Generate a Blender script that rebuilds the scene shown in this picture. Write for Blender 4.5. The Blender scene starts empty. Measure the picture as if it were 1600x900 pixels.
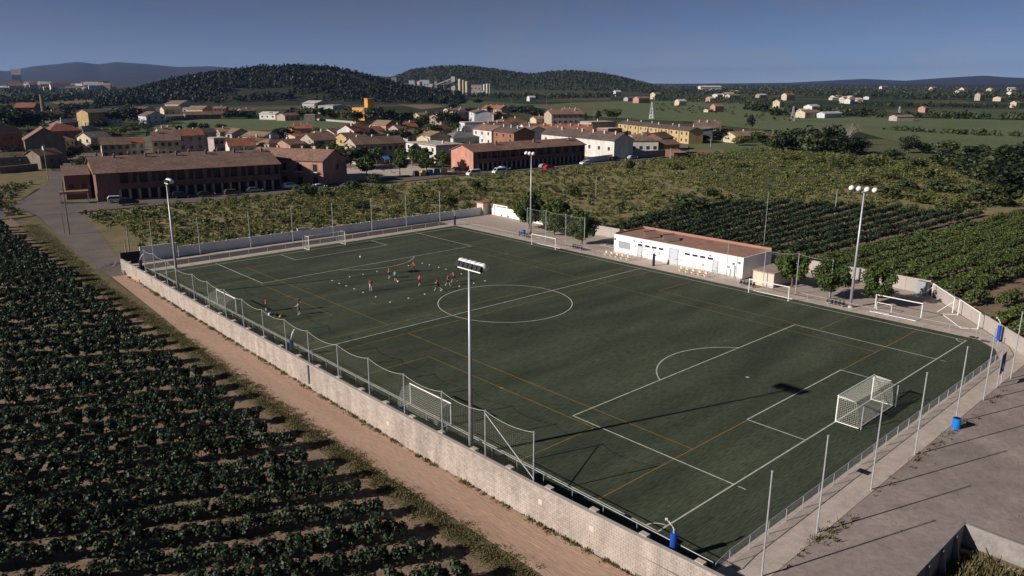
import bpy, bmesh, math, random
import numpy as np
from mathutils import Vector, Matrix, Quaternion

# ------------------------------------------------------------------ camera, sky, sun, exposure
SC = bpy.context.scene
CAMP = (-67.4956, -74.9813, 29.1363); YAW, PIT, ROLL, FPX = .7422, .2626, .0037, 1199.66
_fw = np.array([math.sin(YAW)*math.cos(PIT), math.cos(YAW)*math.cos(PIT), -math.sin(PIT)])
_r = np.array([math.cos(YAW), -math.sin(YAW), 0.0]); _u = np.cross(_r, _fw)
CR = math.cos(ROLL)*_r + math.sin(ROLL)*_u; CU = -math.sin(ROLL)*_r + math.cos(ROLL)*_u; CF = _fw
CC = np.array(CAMP)
cam_d = bpy.data.cameras.new('camera'); cam = bpy.data.objects.new('camera', cam_d)
SC.collection.objects.link(cam); SC.camera = cam
cam.matrix_world = Matrix(((CR[0], CU[0], -CF[0], CC[0]), (CR[1], CU[1], -CF[1], CC[1]), (CR[2], CU[2], -CF[2], CC[2]), (0, 0, 0, 1)))
cam_d.sensor_width = 36.0; cam_d.lens = FPX/1600*36.0; cam_d.clip_start = 0.5; cam_d.clip_end = 60000
SUN_EL = math.radians(25.0); SUN_DIR = Vector((-0.95*math.cos(SUN_EL), 0.312*math.cos(SUN_EL), math.sin(SUN_EL))).normalized()
W = bpy.data.worlds.new('World'); SC.world = W; W.use_nodes = True
nt = W.node_tree; bg = nt.nodes['Background']; sky = nt.nodes.new('ShaderNodeTexSky')
sky.sky_type = 'NISHITA'; sky.sun_disc = False; sky.sun_elevation = SUN_EL
sky.sun_rotation = math.atan2(SUN_DIR.x, SUN_DIR.y); sky.altitude = 5600; sky.air_density = 0.6; sky.dust_density = 0.2; sky.ozone_density = 3.6
# thin high cloud, the same all round the sky
tcw = nt.nodes.new('ShaderNodeTexCoord'); mpw = nt.nodes.new('ShaderNodeMapping'); mpw.inputs['Scale'].default_value = (1.2, 3.0, 9.0); nt.links.new(tcw.outputs['Generated'], mpw.inputs[0])
now = nt.nodes.new('ShaderNodeTexNoise'); now.inputs['Scale'].default_value = 1.6; now.inputs['Detail'].default_value = 7; now.inputs['Roughness'].default_value = .6; now.inputs['Distortion'].default_value = .6; nt.links.new(mpw.outputs[0], now.inputs['Vector'])
mrw = nt.nodes.new('ShaderNodeMapRange'); mrw.inputs[1].default_value = .45; mrw.inputs[2].default_value = .75; mrw.inputs[3].default_value = .25; mrw.inputs[4].default_value = .6; nt.links.new(now.outputs[0], mrw.inputs[0])
bww = nt.nodes.new('ShaderNodeRGBToBW'); nt.links.new(sky.outputs[0], bww.inputs[0]); tnt = nt.nodes.new('ShaderNodeVectorMath'); tnt.operation = 'SCALE'; tnt.inputs[0].default_value = (1.12, 1.07, 1.18); nt.links.new(bww.outputs[0], tnt.inputs['Scale'])
mxw = nt.nodes.new('ShaderNodeMix'); mxw.data_type = 'RGBA'; nt.links.new(mrw.outputs[0], mxw.inputs[0]); nt.links.new(sky.outputs[0], mxw.inputs[6]); nt.links.new(tnt.outputs[0], mxw.inputs[7])
nt.links.new(mxw.outputs[2], bg.inputs[0]); bg.inputs[1].default_value = 0.05
sd = bpy.data.lights.new('sun', 'SUN'); sd.energy = 5.0; sd.angle = math.radians(0.53); sd.color = (1.0, 0.92, 0.83)
sun = bpy.data.objects.new('sun', sd); SC.collection.objects.link(sun)
sun.rotation_mode = 'QUATERNION'; sun.rotation_quaternion = SUN_DIR.to_track_quat('Z', 'Y')
vs = SC.view_settings; vs.view_transform = 'Standard'; vs.look = 'None'; vs.gamma = 1.0; vs.use_curve_mapping = False
vs.exposure = 0.25
SC.cycles.use_denoising = True
SC.cycles.max_bounces = 6; SC.cycles.diffuse_bounces = 3; SC.cycles.glossy_bounces = 2; SC.cycles.transparent_max_bounces = 12
SC.cycles.volume_bounces = 0; SC.cycles.transmission_bounces = 3

# ------------------------------------------------------------------ helpers
RNG = random.Random(7); NR = np.random.default_rng(11)
COL = SC.collection

def ray(px, py): return CF + (px-800)/FPX*CR - (py-450)/FPX*CU
WX = ([-70, -53.5, -40, -26, 25, 57, 90, 400], [-31.5, -32.2, -32.8, -33.0, -33.0, -32.4, -32.4, -32.4])
def wallx(y): return float(np.interp(y, *WX))
def zleft(y): return float(np.interp(y, [-60, -25, 22, 57, 90, 130], [-1.65, -1.75, -1.0, -0.85, -0.4, -0.06]))
PITX, PITY = -13.4, -61.5
def terr(x, y):
    zl = zleft(y); u = x - wallx(y)
    if y < 58: t = 1.0 if u > -0.05 else 0.0
    else: t = min(1, max(0, (u+3)/12)) if y > 62 else (1.0 if u > 2 else 0.0)
    z = zl*(1-t) - 0.06*t
    if y < PITY-0.02 and x < PITX: z = -1.9
    return z
def G(px, py, z=0.0):
    d = ray(px, py); t = (z-CC[2])/d[2]; p = CC+d*t; return Vector((p[0], p[1], z))
def GT(px, py, dz=0.0):
    z = 0.0
    for _ in range(6):
        p = G(px, py, z+dz); z = terr(p.x, p.y)
    return Vector((p.x, p.y, z))
def atX(px, py, x):
    d = ray(px, py); p = CC + d*((x-CC[0])/d[0]); return Vector(p)
def atD(px, py, dist):
    d = ray(px, py); p = CC + d*(dist/math.hypot(d[0], d[1])); return Vector(p)
def zat(px, py, base):
    d = ray(px, py); b = np.array([base[0]-CC[0], base[1]-CC[1]]); t = b@d[:2]/(d[:2]@d[:2]); return float(CC[2]+d[2]*t)

def tag(o, label=None, cat=None, group=None, kind=None):
    if label: o['label'] = label
    if cat: o['category'] = cat
    if group: o['group'] = group
    if kind: o['kind'] = kind
    return o
def empty(name, loc=(0, 0, 0), rz=0.0, label=None, cat=None, group=None):
    o = bpy.data.objects.new(name, None); COL.objects.link(o); o.location = loc; o.rotation_euler = (0, 0, rz)
    o.empty_display_size = 0.3
    return tag(o, label, cat, group)
def ob(name, me, parent=None, loc=(0, 0, 0), rz=0.0, scale=None):
    o = bpy.data.objects.new(name, me); COL.objects.link(o); o.location = loc; o.rotation_euler = (0, 0, rz)
    if scale is not None: o.scale = scale if not isinstance(scale, (int, float)) else (scale,)*3
    if parent: o.parent = parent
    return o
def copy_tree(o, parent=None):
    c = o.copy(); COL.objects.link(c)
    if parent: c.parent = parent
    for ch in o.children: copy_tree(ch, c)
    return c

class MB:
    def __init__(s): s.v = []; s.f = []; s.m = []
    def quad(s, a, b, c, d, m=0):
        n = len(s.v); s.v += [tuple(a), tuple(b), tuple(c), tuple(d)]; s.f.append((n, n+1, n+2, n+3)); s.m.append(m); return s
    def poly(s, pts, m=0):
        n = len(s.v); s.v += [tuple(p) for p in pts]; s.f.append(tuple(range(n, n+len(pts)))); s.m.append(m); return s
    def box(s, c, size, rz=0.0, m=0, taper=1.0):
        hx, hy, hz = size[0]/2, size[1]/2, size[2]/2; ca, sa = math.cos(rz), math.sin(rz); n = len(s.v)
        for z, t in ((-hz, 1.0), (hz, taper)):
            for x, y in ((-hx, -hy), (hx, -hy), (hx, hy), (-hx, hy)):
                x *= t; y *= t; s.v.append((c[0]+x*ca-y*sa, c[1]+x*sa+y*ca, c[2]+z))
        for f in ((0, 3, 2, 1), (4, 5, 6, 7), (0, 1, 5, 4), (1, 2, 6, 5), (2, 3, 7, 6), (3, 0, 4, 7)):
            s.f.append(tuple(n+i for i in f)); s.m.append(m)
        return s
    def cyl(s, p0, p1, r0, r1=None, n=8, m=0, caps=True):
        r1 = r0 if r1 is None else r1; p0, p1 = Vector(p0), Vector(p1); d = (p1-p0).normalized()
        a = d.orthogonal().normalized(); b = d.cross(a); k = len(s.v)
        for p, r in ((p0, r0), (p1, r1)):
            for i in range(n):
                t = 2*math.pi*i/n; s.v.append(tuple(p+a*(r*math.cos(t))+b*(r*math.sin(t))))
        for i in range(n):
            j = (i+1) % n; s.f.append((k+i, k+j, k+n+j, k+n+i)); s.m.append(m)
        if caps:
            s.f.append(tuple(k+n-1-i for i in range(n))); s.m.append(m); s.f.append(tuple(k+n+i for i in range(n))); s.m.append(m)
        return s
    def tube(s, pts, r, n=6, m=0):
        for i in range(len(pts)-1): s.cyl(pts[i], pts[i+1], r, r, n, m, True)
        return s
    def dome(s, c, r, sx=1, sy=1, sz=1, n=10, k=5, m=0, full=False, rot=None):
        base = len(s.v); rows = []
        lo = -math.pi/2 if full else 0.0
        for i in range(k+1):
            ph = lo+(math.pi/2-lo)*i/k; row = []
            for j in range(n):
                t = 2*math.pi*j/n; p = Vector((r*sx*math.cos(ph)*math.cos(t), r*sy*math.cos(ph)*math.sin(t), r*sz*math.sin(ph)))
                if rot is not None: p = rot @ p
                row.append(len(s.v)); s.v.append((c[0]+p.x, c[1]+p.y, c[2]+p.z))
            rows.append(row)
        for i in range(k):
            for j in range(n):
                q = (j+1) % n; s.f.append((rows[i][j], rows[i][q], rows[i+1][q], rows[i+1][j])); s.m.append(m)
        if not full: s.f.append(tuple(reversed(rows[0]))); s.m.append(m)
        return s
    def prism(s, pts, y0, y1, m=0):
        """closed outline pts (x,z) extruded along y"""
        n = len(s.v); k = len(pts)
        s.v += [(p[0], y0, p[1]) for p in pts] + [(p[0], y1, p[1]) for p in pts]
        s.f.append(tuple(range(n, n+k))); s.m.append(m); s.f.append(tuple(range(n+2*k-1, n+k-1, -1))); s.m.append(m)
        for i in range(k):
            j = (i+1) % k; s.f.append((n+i, n+k+i, n+k+j, n+j)); s.m.append(m)
        return s
    def mesh(s, name, mats, smooth=False):
        me = bpy.data.meshes.new(name); me.from_pydata(s.v, [], s.f)
        for mt in (mats if isinstance(mats, (list, tuple)) else [mats]): me.materials.append(mt)
        if any(s.m): me.polygons.foreach_set('material_index', s.m)
        if smooth: me.polygons.foreach_set('use_smooth', [True]*len(me.polygons))
        me.update(); return me
    def build(s, name, mats, parent=None, loc=(0, 0, 0), rz=0.0, smooth=False):
        return ob(name, s.mesh(name, mats, smooth), parent, loc, rz)

def quadmesh(name, V, mat, mi=None):
    """V: (N,4,3) array of quads"""
    V = np.asarray(V, dtype=np.float32); n = len(V); me = bpy.data.meshes.new(name)
    me.vertices.add(n*4); me.vertices.foreach_set('co', V.reshape(-1))
    me.loops.add(n*4); me.loops.foreach_set('vertex_index', np.arange(n*4, dtype=np.int32))
    me.polygons.add(n); me.polygons.foreach_set('loop_start', np.arange(0, n*4, 4, dtype=np.int32))
    for mt in (mat if isinstance(mat, (list, tuple)) else [mat]): me.materials.append(mt)
    if mi is not None: me.polygons.foreach_set('material_index', np.asarray(mi, dtype=np.int32))
    me.update(calc_edges=True); return me
def leafquads(P, size, rng, up=0.35, out=None, jit=0.9):
    """leaf-sized four-point faces at points P with random lean"""
    n = len(P); N = rng.normal(size=(n, 3))*jit; N[:, 2] += up
    if out is not None: N += out*1.1
    N /= np.linalg.norm(N, axis=1, keepdims=True)+1e-9
    A = np.cross(N, rng.normal(size=(n, 3))); A /= np.linalg.norm(A, axis=1, keepdims=True)+1e-9
    B = np.cross(N, A); s = (size*rng.uniform(0.6, 1.3, size=n))[:, None]
    return np.stack([P-A*s*.5, P-B*s*.42+A*s*.05, P+A*s*.55, P+B*s*.42+A*s*.05], axis=1)
def crownpts(rng, n, clumps, shape, cr=0.34, fill=0.25):
    """points and outward normals on clumps spread through a unit crown; shape(dir)->radius"""
    C = rng.normal(size=(clumps, 3)); C /= np.linalg.norm(C, axis=1, keepdims=True)
    C *= (rng.uniform(fill, 1.0, size=clumps)**0.5*0.78)[:, None]; C = np.array([shape(c) for c in C])
    k = rng.integers(0, clumps, n); D = rng.normal(size=(n, 3)); D /= np.linalg.norm(D, axis=1, keepdims=True)
    R = cr*rng.uniform(0.6, 1.25, clumps)
    P = C[k] + D*(R[k]*rng.uniform(0.55, 1.08, n))[:, None]
    return P, D

# ------------------------------------------------------------------ materials
def mat(name, c1, c2=None, scale=1.0, rough=0.8, c3=None, bump=0.0, bscale=None, metal=0.0, stretch=(1, 1, 1), detail=6, coord='pos', spec=0.3, fine=0.0, lo=0.35, hi=0.65):
    m = bpy.data.materials.new(name); m.use_nodes = True; t = m.node_tree; b = t.nodes['Principled BSDF']
    b.inputs['Roughness'].default_value = rough; b.inputs['Metallic'].default_value = metal
    b.inputs['Specular IOR Level'].default_value = spec
    if c2 is None: b.inputs['Base Color'].default_value = (*c1, 1); return m
    g = t.nodes.new('ShaderNodeNewGeometry') if coord == 'pos' else t.nodes.new('ShaderNodeTexCoord')
    mp = t.nodes.new('ShaderNodeMapping'); mp.inputs['Scale'].default_value = stretch
    t.links.new(g.outputs['Position' if coord == 'pos' else 'Object'], mp.inputs[0])
    n = t.nodes.new('ShaderNodeTexNoise'); n.inputs['Scale'].default_value = scale; n.inputs['Detail'].default_value = detail; n.inputs['Roughness'].default_value = 0.62
    t.links.new(mp.outputs[0], n.inputs['Vector'])
    r = t.nodes.new('ShaderNodeValToRGB'); e = r.color_ramp.elements
    e[0].position = lo; e[0].color = (*c1, 1); e[1].position = hi; e[1].color = (*c2, 1)
    if c3 is not None: q = e.new(hi+0.1); q.color = (*c3, 1)
    t.links.new(n.outputs[0], r.inputs[0]); last = r.outputs[0]
    if fine > 0:
        n2 = t.nodes.new('ShaderNodeTexNoise'); n2.inputs['Scale'].default_value = scale*23; n2.inputs['Detail'].default_value = 4
        t.links.new(mp.outputs[0], n2.inputs['Vector'])
        mr = t.nodes.new('ShaderNodeMapRange'); mr.inputs[1].default_value = 0.3; mr.inputs[2].default_value = 0.7; mr.inputs[3].default_value = 1-fine; mr.inputs[4].default_value = 1+fine
        t.links.new(n2.outputs[0], mr.inputs[0])
        mx = t.nodes.new('ShaderNodeVectorMath'); mx.operation = 'SCALE'; t.links.new(last, mx.inputs[0]); t.links.new(mr.outputs[0], mx.inputs['Scale']); last = mx.outputs[0]
    t.links.new(last, b.inputs['Base Color'])
    if bump > 0:
        n3 = t.nodes.new('ShaderNodeTexNoise'); n3.inputs['Scale'].default_value = bscale or scale*6; n3.inputs['Detail'].default_value = 5
        t.links.new(mp.outputs[0], n3.inputs['Vector'])
        bp = t.nodes.new('ShaderNodeBump'); bp.inputs['Strength'].default_value = bump; bp.inputs['Distance'].default_value = 0.08
        t.links.new(n3.outputs[0], bp.inputs['Height']); t.links.new(bp.outputs[0], b.inputs['Normal'])
    return m
def leafmat(name, cols, trans=0.22, rough=0.55):
    m = bpy.data.materials.new(name); m.use_nodes = True; t = m.node_tree; b = t.nodes['Principled BSDF']; out = t.nodes['Material Output']
    g = t.nodes.new('ShaderNodeNewGeometry'); oi = t.nodes.new('ShaderNodeObjectInfo')
    ad = t.nodes.new('ShaderNodeMath'); ad.operation = 'MULTIPLY_ADD'; ad.inputs[1].default_value = 0.3; t.links.new(oi.outputs['Random'], ad.inputs[0])
    ml = t.nodes.new('ShaderNodeMath'); ml.operation = 'MULTIPLY'; ml.inputs[1].default_value = 0.7; t.links.new(g.outputs['Random Per Island'], ml.inputs[0]); t.links.new(ml.outputs[0], ad.inputs[2])
    r = t.nodes.new('ShaderNodeValToRGB'); e = r.color_ramp.elements
    e[0].position = 0; e[0].color = (*cols[0], 1); e[1].position = 1; e[1].color = (*cols[-1], 1)
    for i, c in enumerate(cols[1:-1]): q = e.new((i+1)/(len(cols)-1)); q.color = (*c, 1)
    t.links.new(ad.outputs[0], r.inputs[0]); t.links.new(r.outputs[0], b.inputs['Base Color'])
    b.inputs['Roughness'].default_value = rough; b.inputs['Specular IOR Level'].default_value = 0.25
    tr = t.nodes.new('ShaderNodeBsdfTranslucent'); t.links.new(r.outputs[0], tr.inputs[0])
    mx = t.nodes.new('ShaderNodeMixShader'); mx.inputs[0].default_value = trans
    t.links.new(b.outputs[0], mx.inputs[1]); t.links.new(tr.outputs[0], mx.inputs[2]); t.links.new(mx.outputs[0], out.inputs[0])
    return m
def rowmat(name, c1, c2, soil, ang, spacing):
    """far vineyard seen as rows: leaf colour and soil in stripes, broken by noise"""
    m = mat(name, c1, c2, 0.02, fine=0.3); t = m.node_tree; b = t.nodes['Principled BSDF']
    src = b.inputs['Base Color'].links[0].from_socket
    g = t.nodes.new('ShaderNodeNewGeometry'); mp = t.nodes.new('ShaderNodeMapping'); mp.inputs['Rotation'].default_value = (0, 0, ang)
    t.links.new(g.outputs['Position'], mp.inputs[0])
    w = t.nodes.new('ShaderNodeTexWave'); w.inputs['Scale'].default_value = 0.314/spacing; w.inputs['Distortion'].default_value = 2.0; w.inputs['Detail'].default_value = 3; w.inputs['Detail Scale'].default_value = 3
    t.links.new(mp.outputs[0], w.inputs['Vector'])
    mx = t.nodes.new('ShaderNodeMix'); mx.data_type = 'RGBA'
    mr = t.nodes.new('ShaderNodeMapRange'); mr.inputs[1].default_value = 0.55; mr.inputs[2].default_value = 0.95; mr.inputs[4].default_value = 0.6
    t.links.new(w.outputs['Fac'], mr.inputs[0]); t.links.new(mr.outputs[0], mx.inputs[0])
    t.links.new(src, mx.inputs[6]); mx.inputs[7].default_value = (*soil, 1); t.links.new(mx.outputs[2], b.inputs['Base Color'])
    return m
def roofmat(name, c1, c2):
    m = mat(name, tuple(x*1.12 for x in c1), tuple(x*.72 for x in c2), 1.3, rough=0.85, fine=0.3, bump=0.6, bscale=3.0, detail=2, lo=.3, hi=.7); return m
M = {}
M['grass'] = mat('dry_ground', (.115, .085, .05), (.06, .065, .03), .09, c3=(.16, .115, .075), fine=.35, bump=.4, bscale=2)
M['far_ground'] = M['grass']
M['pitch'] = mat('artificial_turf', (.036, .045, .028), (.07, .081, .055), .22, stretch=(.22, 1.6, 1), fine=.4, rough=.9, spec=.15, bump=.25, bscale=14, lo=.25, hi=.75)
M['line_white'] = mat('white_line', (.55, .56, .5), (.36, .38, .32), 1.6, rough=.9, fine=.2)
M['line_orange'] = mat('orange_line', (.26, .16, .045), (.17, .12, .045), .8, rough=.9)
M['dirt'] = mat('dirt_track', (.42, .285, .215), (.34, .225, .165), .25, stretch=(2.2, .25, 1), fine=.2, bump=.4, bscale=4, c3=(.46, .325, .25))
M['asphalt'] = mat('worn_asphalt', (.155, .125, .11), (.11, .095, .09), .15, fine=.2, bump=.2, bscale=6)
M['gravel'] = mat('gravel_yard', (.31, .255, .235), (.24, .2, .185), .1, fine=.14, bump=.25, bscale=7, c3=(.335, .285, .265))
M['concrete'] = mat('concrete_paving', (.5, .42, .37), (.42, .355, .31), .35, fine=.12, bump=.15)
M['darkstrip'] = mat('dark_ground_strip', (.085, .07, .065), (.06, .055, .055), .6, fine=.3)
M['soil'] = mat('vineyard_soil', (.26, .175, .125), (.16, .115, .075), .5, fine=.35, bump=.6, bscale=3, c3=(.3, .21, .15))
M['verge'] = mat('grassy_verge', (.16, .125, .07), (.1, .09, .04), .6, fine=.45, bump=.8, bscale=8, c3=(.22, .165, .105))
M['scrubground'] = mat('scrub_ground', (.27, .205, .11), (.15, .145, .06), .25, fine=.4, bump=.6, bscale=3, c3=(.36, .25, .17))
M['block'] = mat('concrete_block', (.5, .43, .375), (.42, .355, .31), .55, fine=.12, c3=(.55, .48, .42), rough=.9, bump=.2, bscale=20)
M['mortar'] = mat('block_mortar', (.33, .285, .25), (.28, .24, .21), 2)
M['whitewall'] = mat('white_painted_wall', (.8, .78, .76), (.7, .68, .67), .5, fine=.06)
M['render'] = mat('white_render', (.82, .82, .8), (.78, .78, .76), .6, fine=.03, rough=.85)
M['steel'] = mat('galvanised_steel', (.5, .51, .53), (.4, .41, .43), 2.0, rough=.45, metal=.35)
M['whitepaint'] = mat('white_paint', (.8, .8, .78), rough=.45)
M['net'] = mat('net_cord', (.55, .55, .5), rough=.9)
M['netgreen'] = mat('net_cord_pale_green', (.4, .42, .3), rough=.9)
M['blue'] = mat('blue_padding', (.015, .07, .42), (.012, .055, .34), 2, rough=.5)
M['darkblue'] = mat('navy_padding', (.012, .022, .1), (.01, .018, .075), 2, rough=.5)
M['bluebin'] = mat('blue_plastic', (.01, .19, .62), (.01, .16, .52), 2, rough=.4)
M['black'] = mat('black_plastic', (.018, .018, .022), rough=.5)
M['glass'] = mat('dark_glass', (.02, .023, .03), rough=.12, spec=.6)
M['cream'] = mat('cream_plastic', (.72, .56, .4), rough=.5)
M['clear'] = mat('clear_panel', (.6, .62, .64), rough=.3)
M['shutter'] = mat('grey_shutter', (.3, .32, .35), (.26, .28, .31), 2, rough=.5)
M['greydoor'] = mat('pale_grey_door', (.5, .53, .58), (.46, .49, .54), 2, rough=.5)
M['roofred'] = mat('terracotta_roof_deck', (.36, .2, .15), (.29, .165, .125), .5, fine=.15)
M['wood'] = mat('weathered_pole', (.3, .26, .23), (.22, .19, .17), 3)
M['bark'] = mat('bark', (.16, .125, .1), (.1, .08, .065), 4, bump=.5)
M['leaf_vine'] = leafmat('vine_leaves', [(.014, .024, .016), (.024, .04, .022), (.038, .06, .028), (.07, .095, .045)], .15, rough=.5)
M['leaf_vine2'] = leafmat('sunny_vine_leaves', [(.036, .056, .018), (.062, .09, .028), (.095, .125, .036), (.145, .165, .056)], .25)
M['leaf_tree'] = leafmat('plane_tree_leaves', [(.034, .06, .018), (.062, .095, .026), (.09, .13, .036), (.125, .165, .05)], .28)
M['leaf_dark'] = leafmat('dark_evergreen_leaves', [(.009, .015, .008), (.015, .024, .011), (.022, .033, .014), (.033, .047, .02)], .1)
M['leaf_olive'] = leafmat('scrub_leaves', [(.07, .09, .03), (.13, .15, .046), (.19, .2, .066), (.28, .25, .1)], .35)
M['leaf_scrub_dark'] = leafmat('dark_scrub_leaves', [(.034, .048, .02), (.06, .078, .03), (.095, .115, .042)], .22)
M['leaf_lime'] = leafmat('light_green_leaves', [(.05, .07, .015), (.09, .12, .022), (.13, .15, .03)], .25)
M['leaf_pine'] = leafmat('pine_needles', [(.016, .024, .016), (.026, .036, .022), (.042, .052, .03)], .08)
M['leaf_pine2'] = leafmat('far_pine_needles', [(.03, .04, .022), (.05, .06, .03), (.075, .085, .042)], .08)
M['straw'] = leafmat('dry_grass_blades', [(.13, .105, .05), (.17, .14, .065), (.1, .105, .04), (.21, .16, .09)], .25)
# ------------------------------------------------------------------ ground and ground sheets
def terr(x, y):
    zl = zleft(y); u = x - wallx(y)
    if y < 58: t = 1.0 if u > 0.1 else 0.0
    elif y < 62: t = 1.0 if u > 2 else 0.0
    else: t = min(1, max(0, (u+3)/12))
    z = zl*(1-t) - 0.06*t
    if y < PITY-0.02 and x < PITX: z = -1.9
    return z
def build_ground():
    us = [-14000, -7000, -3500, -1800, -900, -450, -220, -120, -70, -40, -30, -22, -15, -10, -6, -4, -2, 0.05, 0.2, 2.0, 2.3, 6, 9, 12, 15, 18.35, 18.45, 25, 35, 50, 65, 75, 85, 100, 130, 180, 260, 400, 650, 1000, 1800, 3500, 7000, 14000]
    ys = [-14000, -6000, -2500, -1000, -400, -200, -120, -90, -75, -61.62, -61.5, -57, -53.5, -46, -40, -33, -26, -18, -10, 0, 12, 25, 35, 45, 52, 57.9, 58.05, 61.95, 62.05, 68, 75, 82, 90, 100, 115, 130, 170, 230, 320, 450, 650, 1000, 1800, 3500, 7000, 14000]
    V, F = [], []
    for y in ys:
        for u in us:
            x = u + wallx(max(-80, y))
            if u == 18.35: x = PITX-0.05
            if u == 18.45: x = PITX+0.05
            V.append((x, y, terr(x, y)))
    n = len(us)
    for j in range(len(ys)-1):
        for i in range(n-1): F.append((j*n+i, j*n+i+1, (j+1)*n+i+1, (j+1)*n+i))
    me = bpy.data.meshes.new('ground'); me.from_pydata(V, [], F); me.materials.append(M['plain']); me.update()
    tag(ob('ground', me), kind='structure')
def strip(name, L, R, mt, dz=0.02, px=True, n=6, k=5, kind='structure', zz=None):
    P = [(GT(*a), GT(*b)) for a, b in zip(L, R)] if px else [(Vector((*a, 0)), Vector((*b, 0))) for a, b in zip(L, R)]
    V, F = [], []; rows = 0
    for i in range(len(P)-1):
        for s in range(n + (1 if i == len(P)-2 else 0)):
            t = s/n; a = P[i][0].lerp(P[i+1][0], t); b = P[i][1].lerp(P[i+1][1], t)
            for q in range(k+1):
                p = a.lerp(b, q/k); V.append((p.x, p.y, (terr(p.x, p.y) if zz is None else zz)+dz))
            rows += 1
    for j in range(rows-1):
        for q in range(k): a = j*(k+1)+q; F.append((a, a+1, a+k+2, a+k+1))
    me = bpy.data.meshes.new(name); me.from_pydata(V, [], F); me.materials.append(mt); me.update()
    return tag(ob(name, me), kind=kind)
def flat(name, pts, z, mt, kind='structure', parent=None):
    me = bpy.data.meshes.new(name); me.from_pydata([(p[0], p[1], z) for p in pts], [], [tuple(range(len(pts)))]); me.materials.append(mt); me.update()
    if me.polygons[0].normal.z < 0: me.flip_normals()
    o = ob(name, me, parent); 
    if kind: tag(o, kind=kind)
    return o
def pxflat(name, pts, z, mt): return flat(name, [G(*p, z)[:2] for p in pts], z, mt)

# patchwork of far fields on the plain
def plainmat():
    m = bpy.data.materials.new('plain_fields'); m.use_nodes = True; t = m.node_tree; b = t.nodes['Principled BSDF']
    g = t.nodes.new('ShaderNodeNewGeometry'); mp = t.nodes.new('ShaderNodeMapping'); mp.inputs['Scale'].default_value = (.006, .011, 1); mp.inputs['Rotation'].default_value = (0, 0, .5)
    t.links.new(g.outputs['Position'], mp.inputs[0])
    v = t.nodes.new('ShaderNodeTexVoronoi'); v.inputs['Scale'].default_value = 1.0; t.links.new(mp.outputs[0], v.inputs['Vector'])
    r = t.nodes.new('ShaderNodeValToRGB'); r.color_ramp.interpolation = 'CONSTANT'; e = r.color_ramp.elements
    e[0].color = (.03, .04, .02, 1); e[1].position = .3; e[1].color = (.05, .065, .028, 1)
    for p, c in ((.5, (.038, .05, .022)), (.68, (.085, .075, .04)), (.8, (.06, .075, .03)), (.92, (.11, .085, .055))):
        q = e.new(p); q.color = (*c, 1)
    sp = t.nodes.new('ShaderNodeSeparateColor'); t.links.new(v.outputs['Color'], sp.inputs[0]); t.links.new(sp.outputs[0], r.inputs[0])
    n = t.nodes.new('ShaderNodeTexNoise'); n.inputs['Scale'].default_value = .15; n.inputs['Detail'].default_value = 8; t.links.new(g.outputs['Position'], n.inputs['Vector'])
    mr = t.nodes.new('ShaderNodeMapRange'); mr.inputs[3].default_value = .55; mr.inputs[4].default_value = 1.4; t.links.new(n.outputs[0], mr.inputs[0])
    mx = t.nodes.new('ShaderNodeVectorMath'); mx.operation = 'SCALE'; t.links.new(r.outputs[0], mx.inputs[0]); t.links.new(mr.outputs[0], mx.inputs['Scale'])
    t.links.new(mx.outputs[0], b.inputs['Base Color']); b.inputs['Roughness'].default_value = .95; b.inputs['Specular IOR Level'].default_value = .1
    return m
M['plain'] = plainmat()
build_ground()
HW, HL = 29.45, 48.08
# left side: soil, verge, dirt track, asphalt
strip('vineyard_soil', [(-95, -75), (-95, 0), (-85, 60), (-75, 120)], [(-38, -75), (-38.4, 0), (-36.4, 60), (-36, 120)], M['soil'], .02, px=False, n=10)
strip('grass_verge', [(-38.9, -75), (-38.9, -30), (-39.4, 5), (-38.2, 35), (-37.4, 66), (-38, 90), (-36, 118)], [(-36.4, -75), (-36.6, -30), (-37.2, 5), (-36, 30), (-34.6, 64), (-33.7, 86), (-31.2, 121)], M['verge'], .04, px=False, n=8)
strip('dirt_track', [(-36.9, -75), (-36.9, -40), (-37.1, -22), (-37.9, -4), (-36.5, 21), (-35.2, 45), (-34.6, 58)], [(-31.9, -75), (-32.9, -40), (-33.05, -22), (-33.05, -4), (-33.05, 21), (-32.7, 45), (-31.6, 58)], M['dirt'], .06, px=False, n=8)
strip('asphalt_lane', [(-34.9, 54), (-34.8, 62.5), (-33.9, 84), (-31.1, 121), (-33, 150)], [(-32.5, 54), (-30.3, 66), (-26.6, 90), (-23.5, 114), (-22.5, 142)], M['asphalt'], .08, px=False, n=8)
strip('asphalt_uphill_lane', [(-33, 139), (-22, 165), (-15, 186), (-8, 215)], [(-19, 139), (-13, 160), (-9, 183), (-3, 212)], M['asphalt'], .1, px=False, n=5)
strip('asphalt_street', [(-30, 120), (-14, 119), (15, 117), (40, 115), (84, 118.5), (174, 112), (222, 117), (300, 112)], [(-24, 136), (-14, 131), (28, 123), (52, 127), (92, 127.5), (150, 121), (215, 124), (300, 118)], M['asphalt'], .12, px=False, n=6)
strip('pavement', [(-16, 131.3), (28, 123.4), (52, 127.5), (92, 128), (152, 121.6)], [(-16, 133.5), (28, 126), (52, 131), (92, 130.5), (152, 124)], M['concrete'], .2, px=False, n=4)
flat('plaza', [(54, 131), (92, 129), (93, 160), (56, 160)], .1, M['concrete'])
M['village'] = mat('village_yards', (.2, .165, .13), (.1, .1, .06), .07, fine=.25, c3=(.26, .22, .18))
pxflat('village_yards', [(0, 268), (70, 262), (98, 262), (102, 316), (150, 316), (540, 284), (560, 262), (1000, 246), (1075, 236), (1075, 214), (960, 196), (820, 196), (700, 192), (600, 200), (440, 206), (330, 207), (170, 216), (0, 222)], .05, M['village'])
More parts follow.
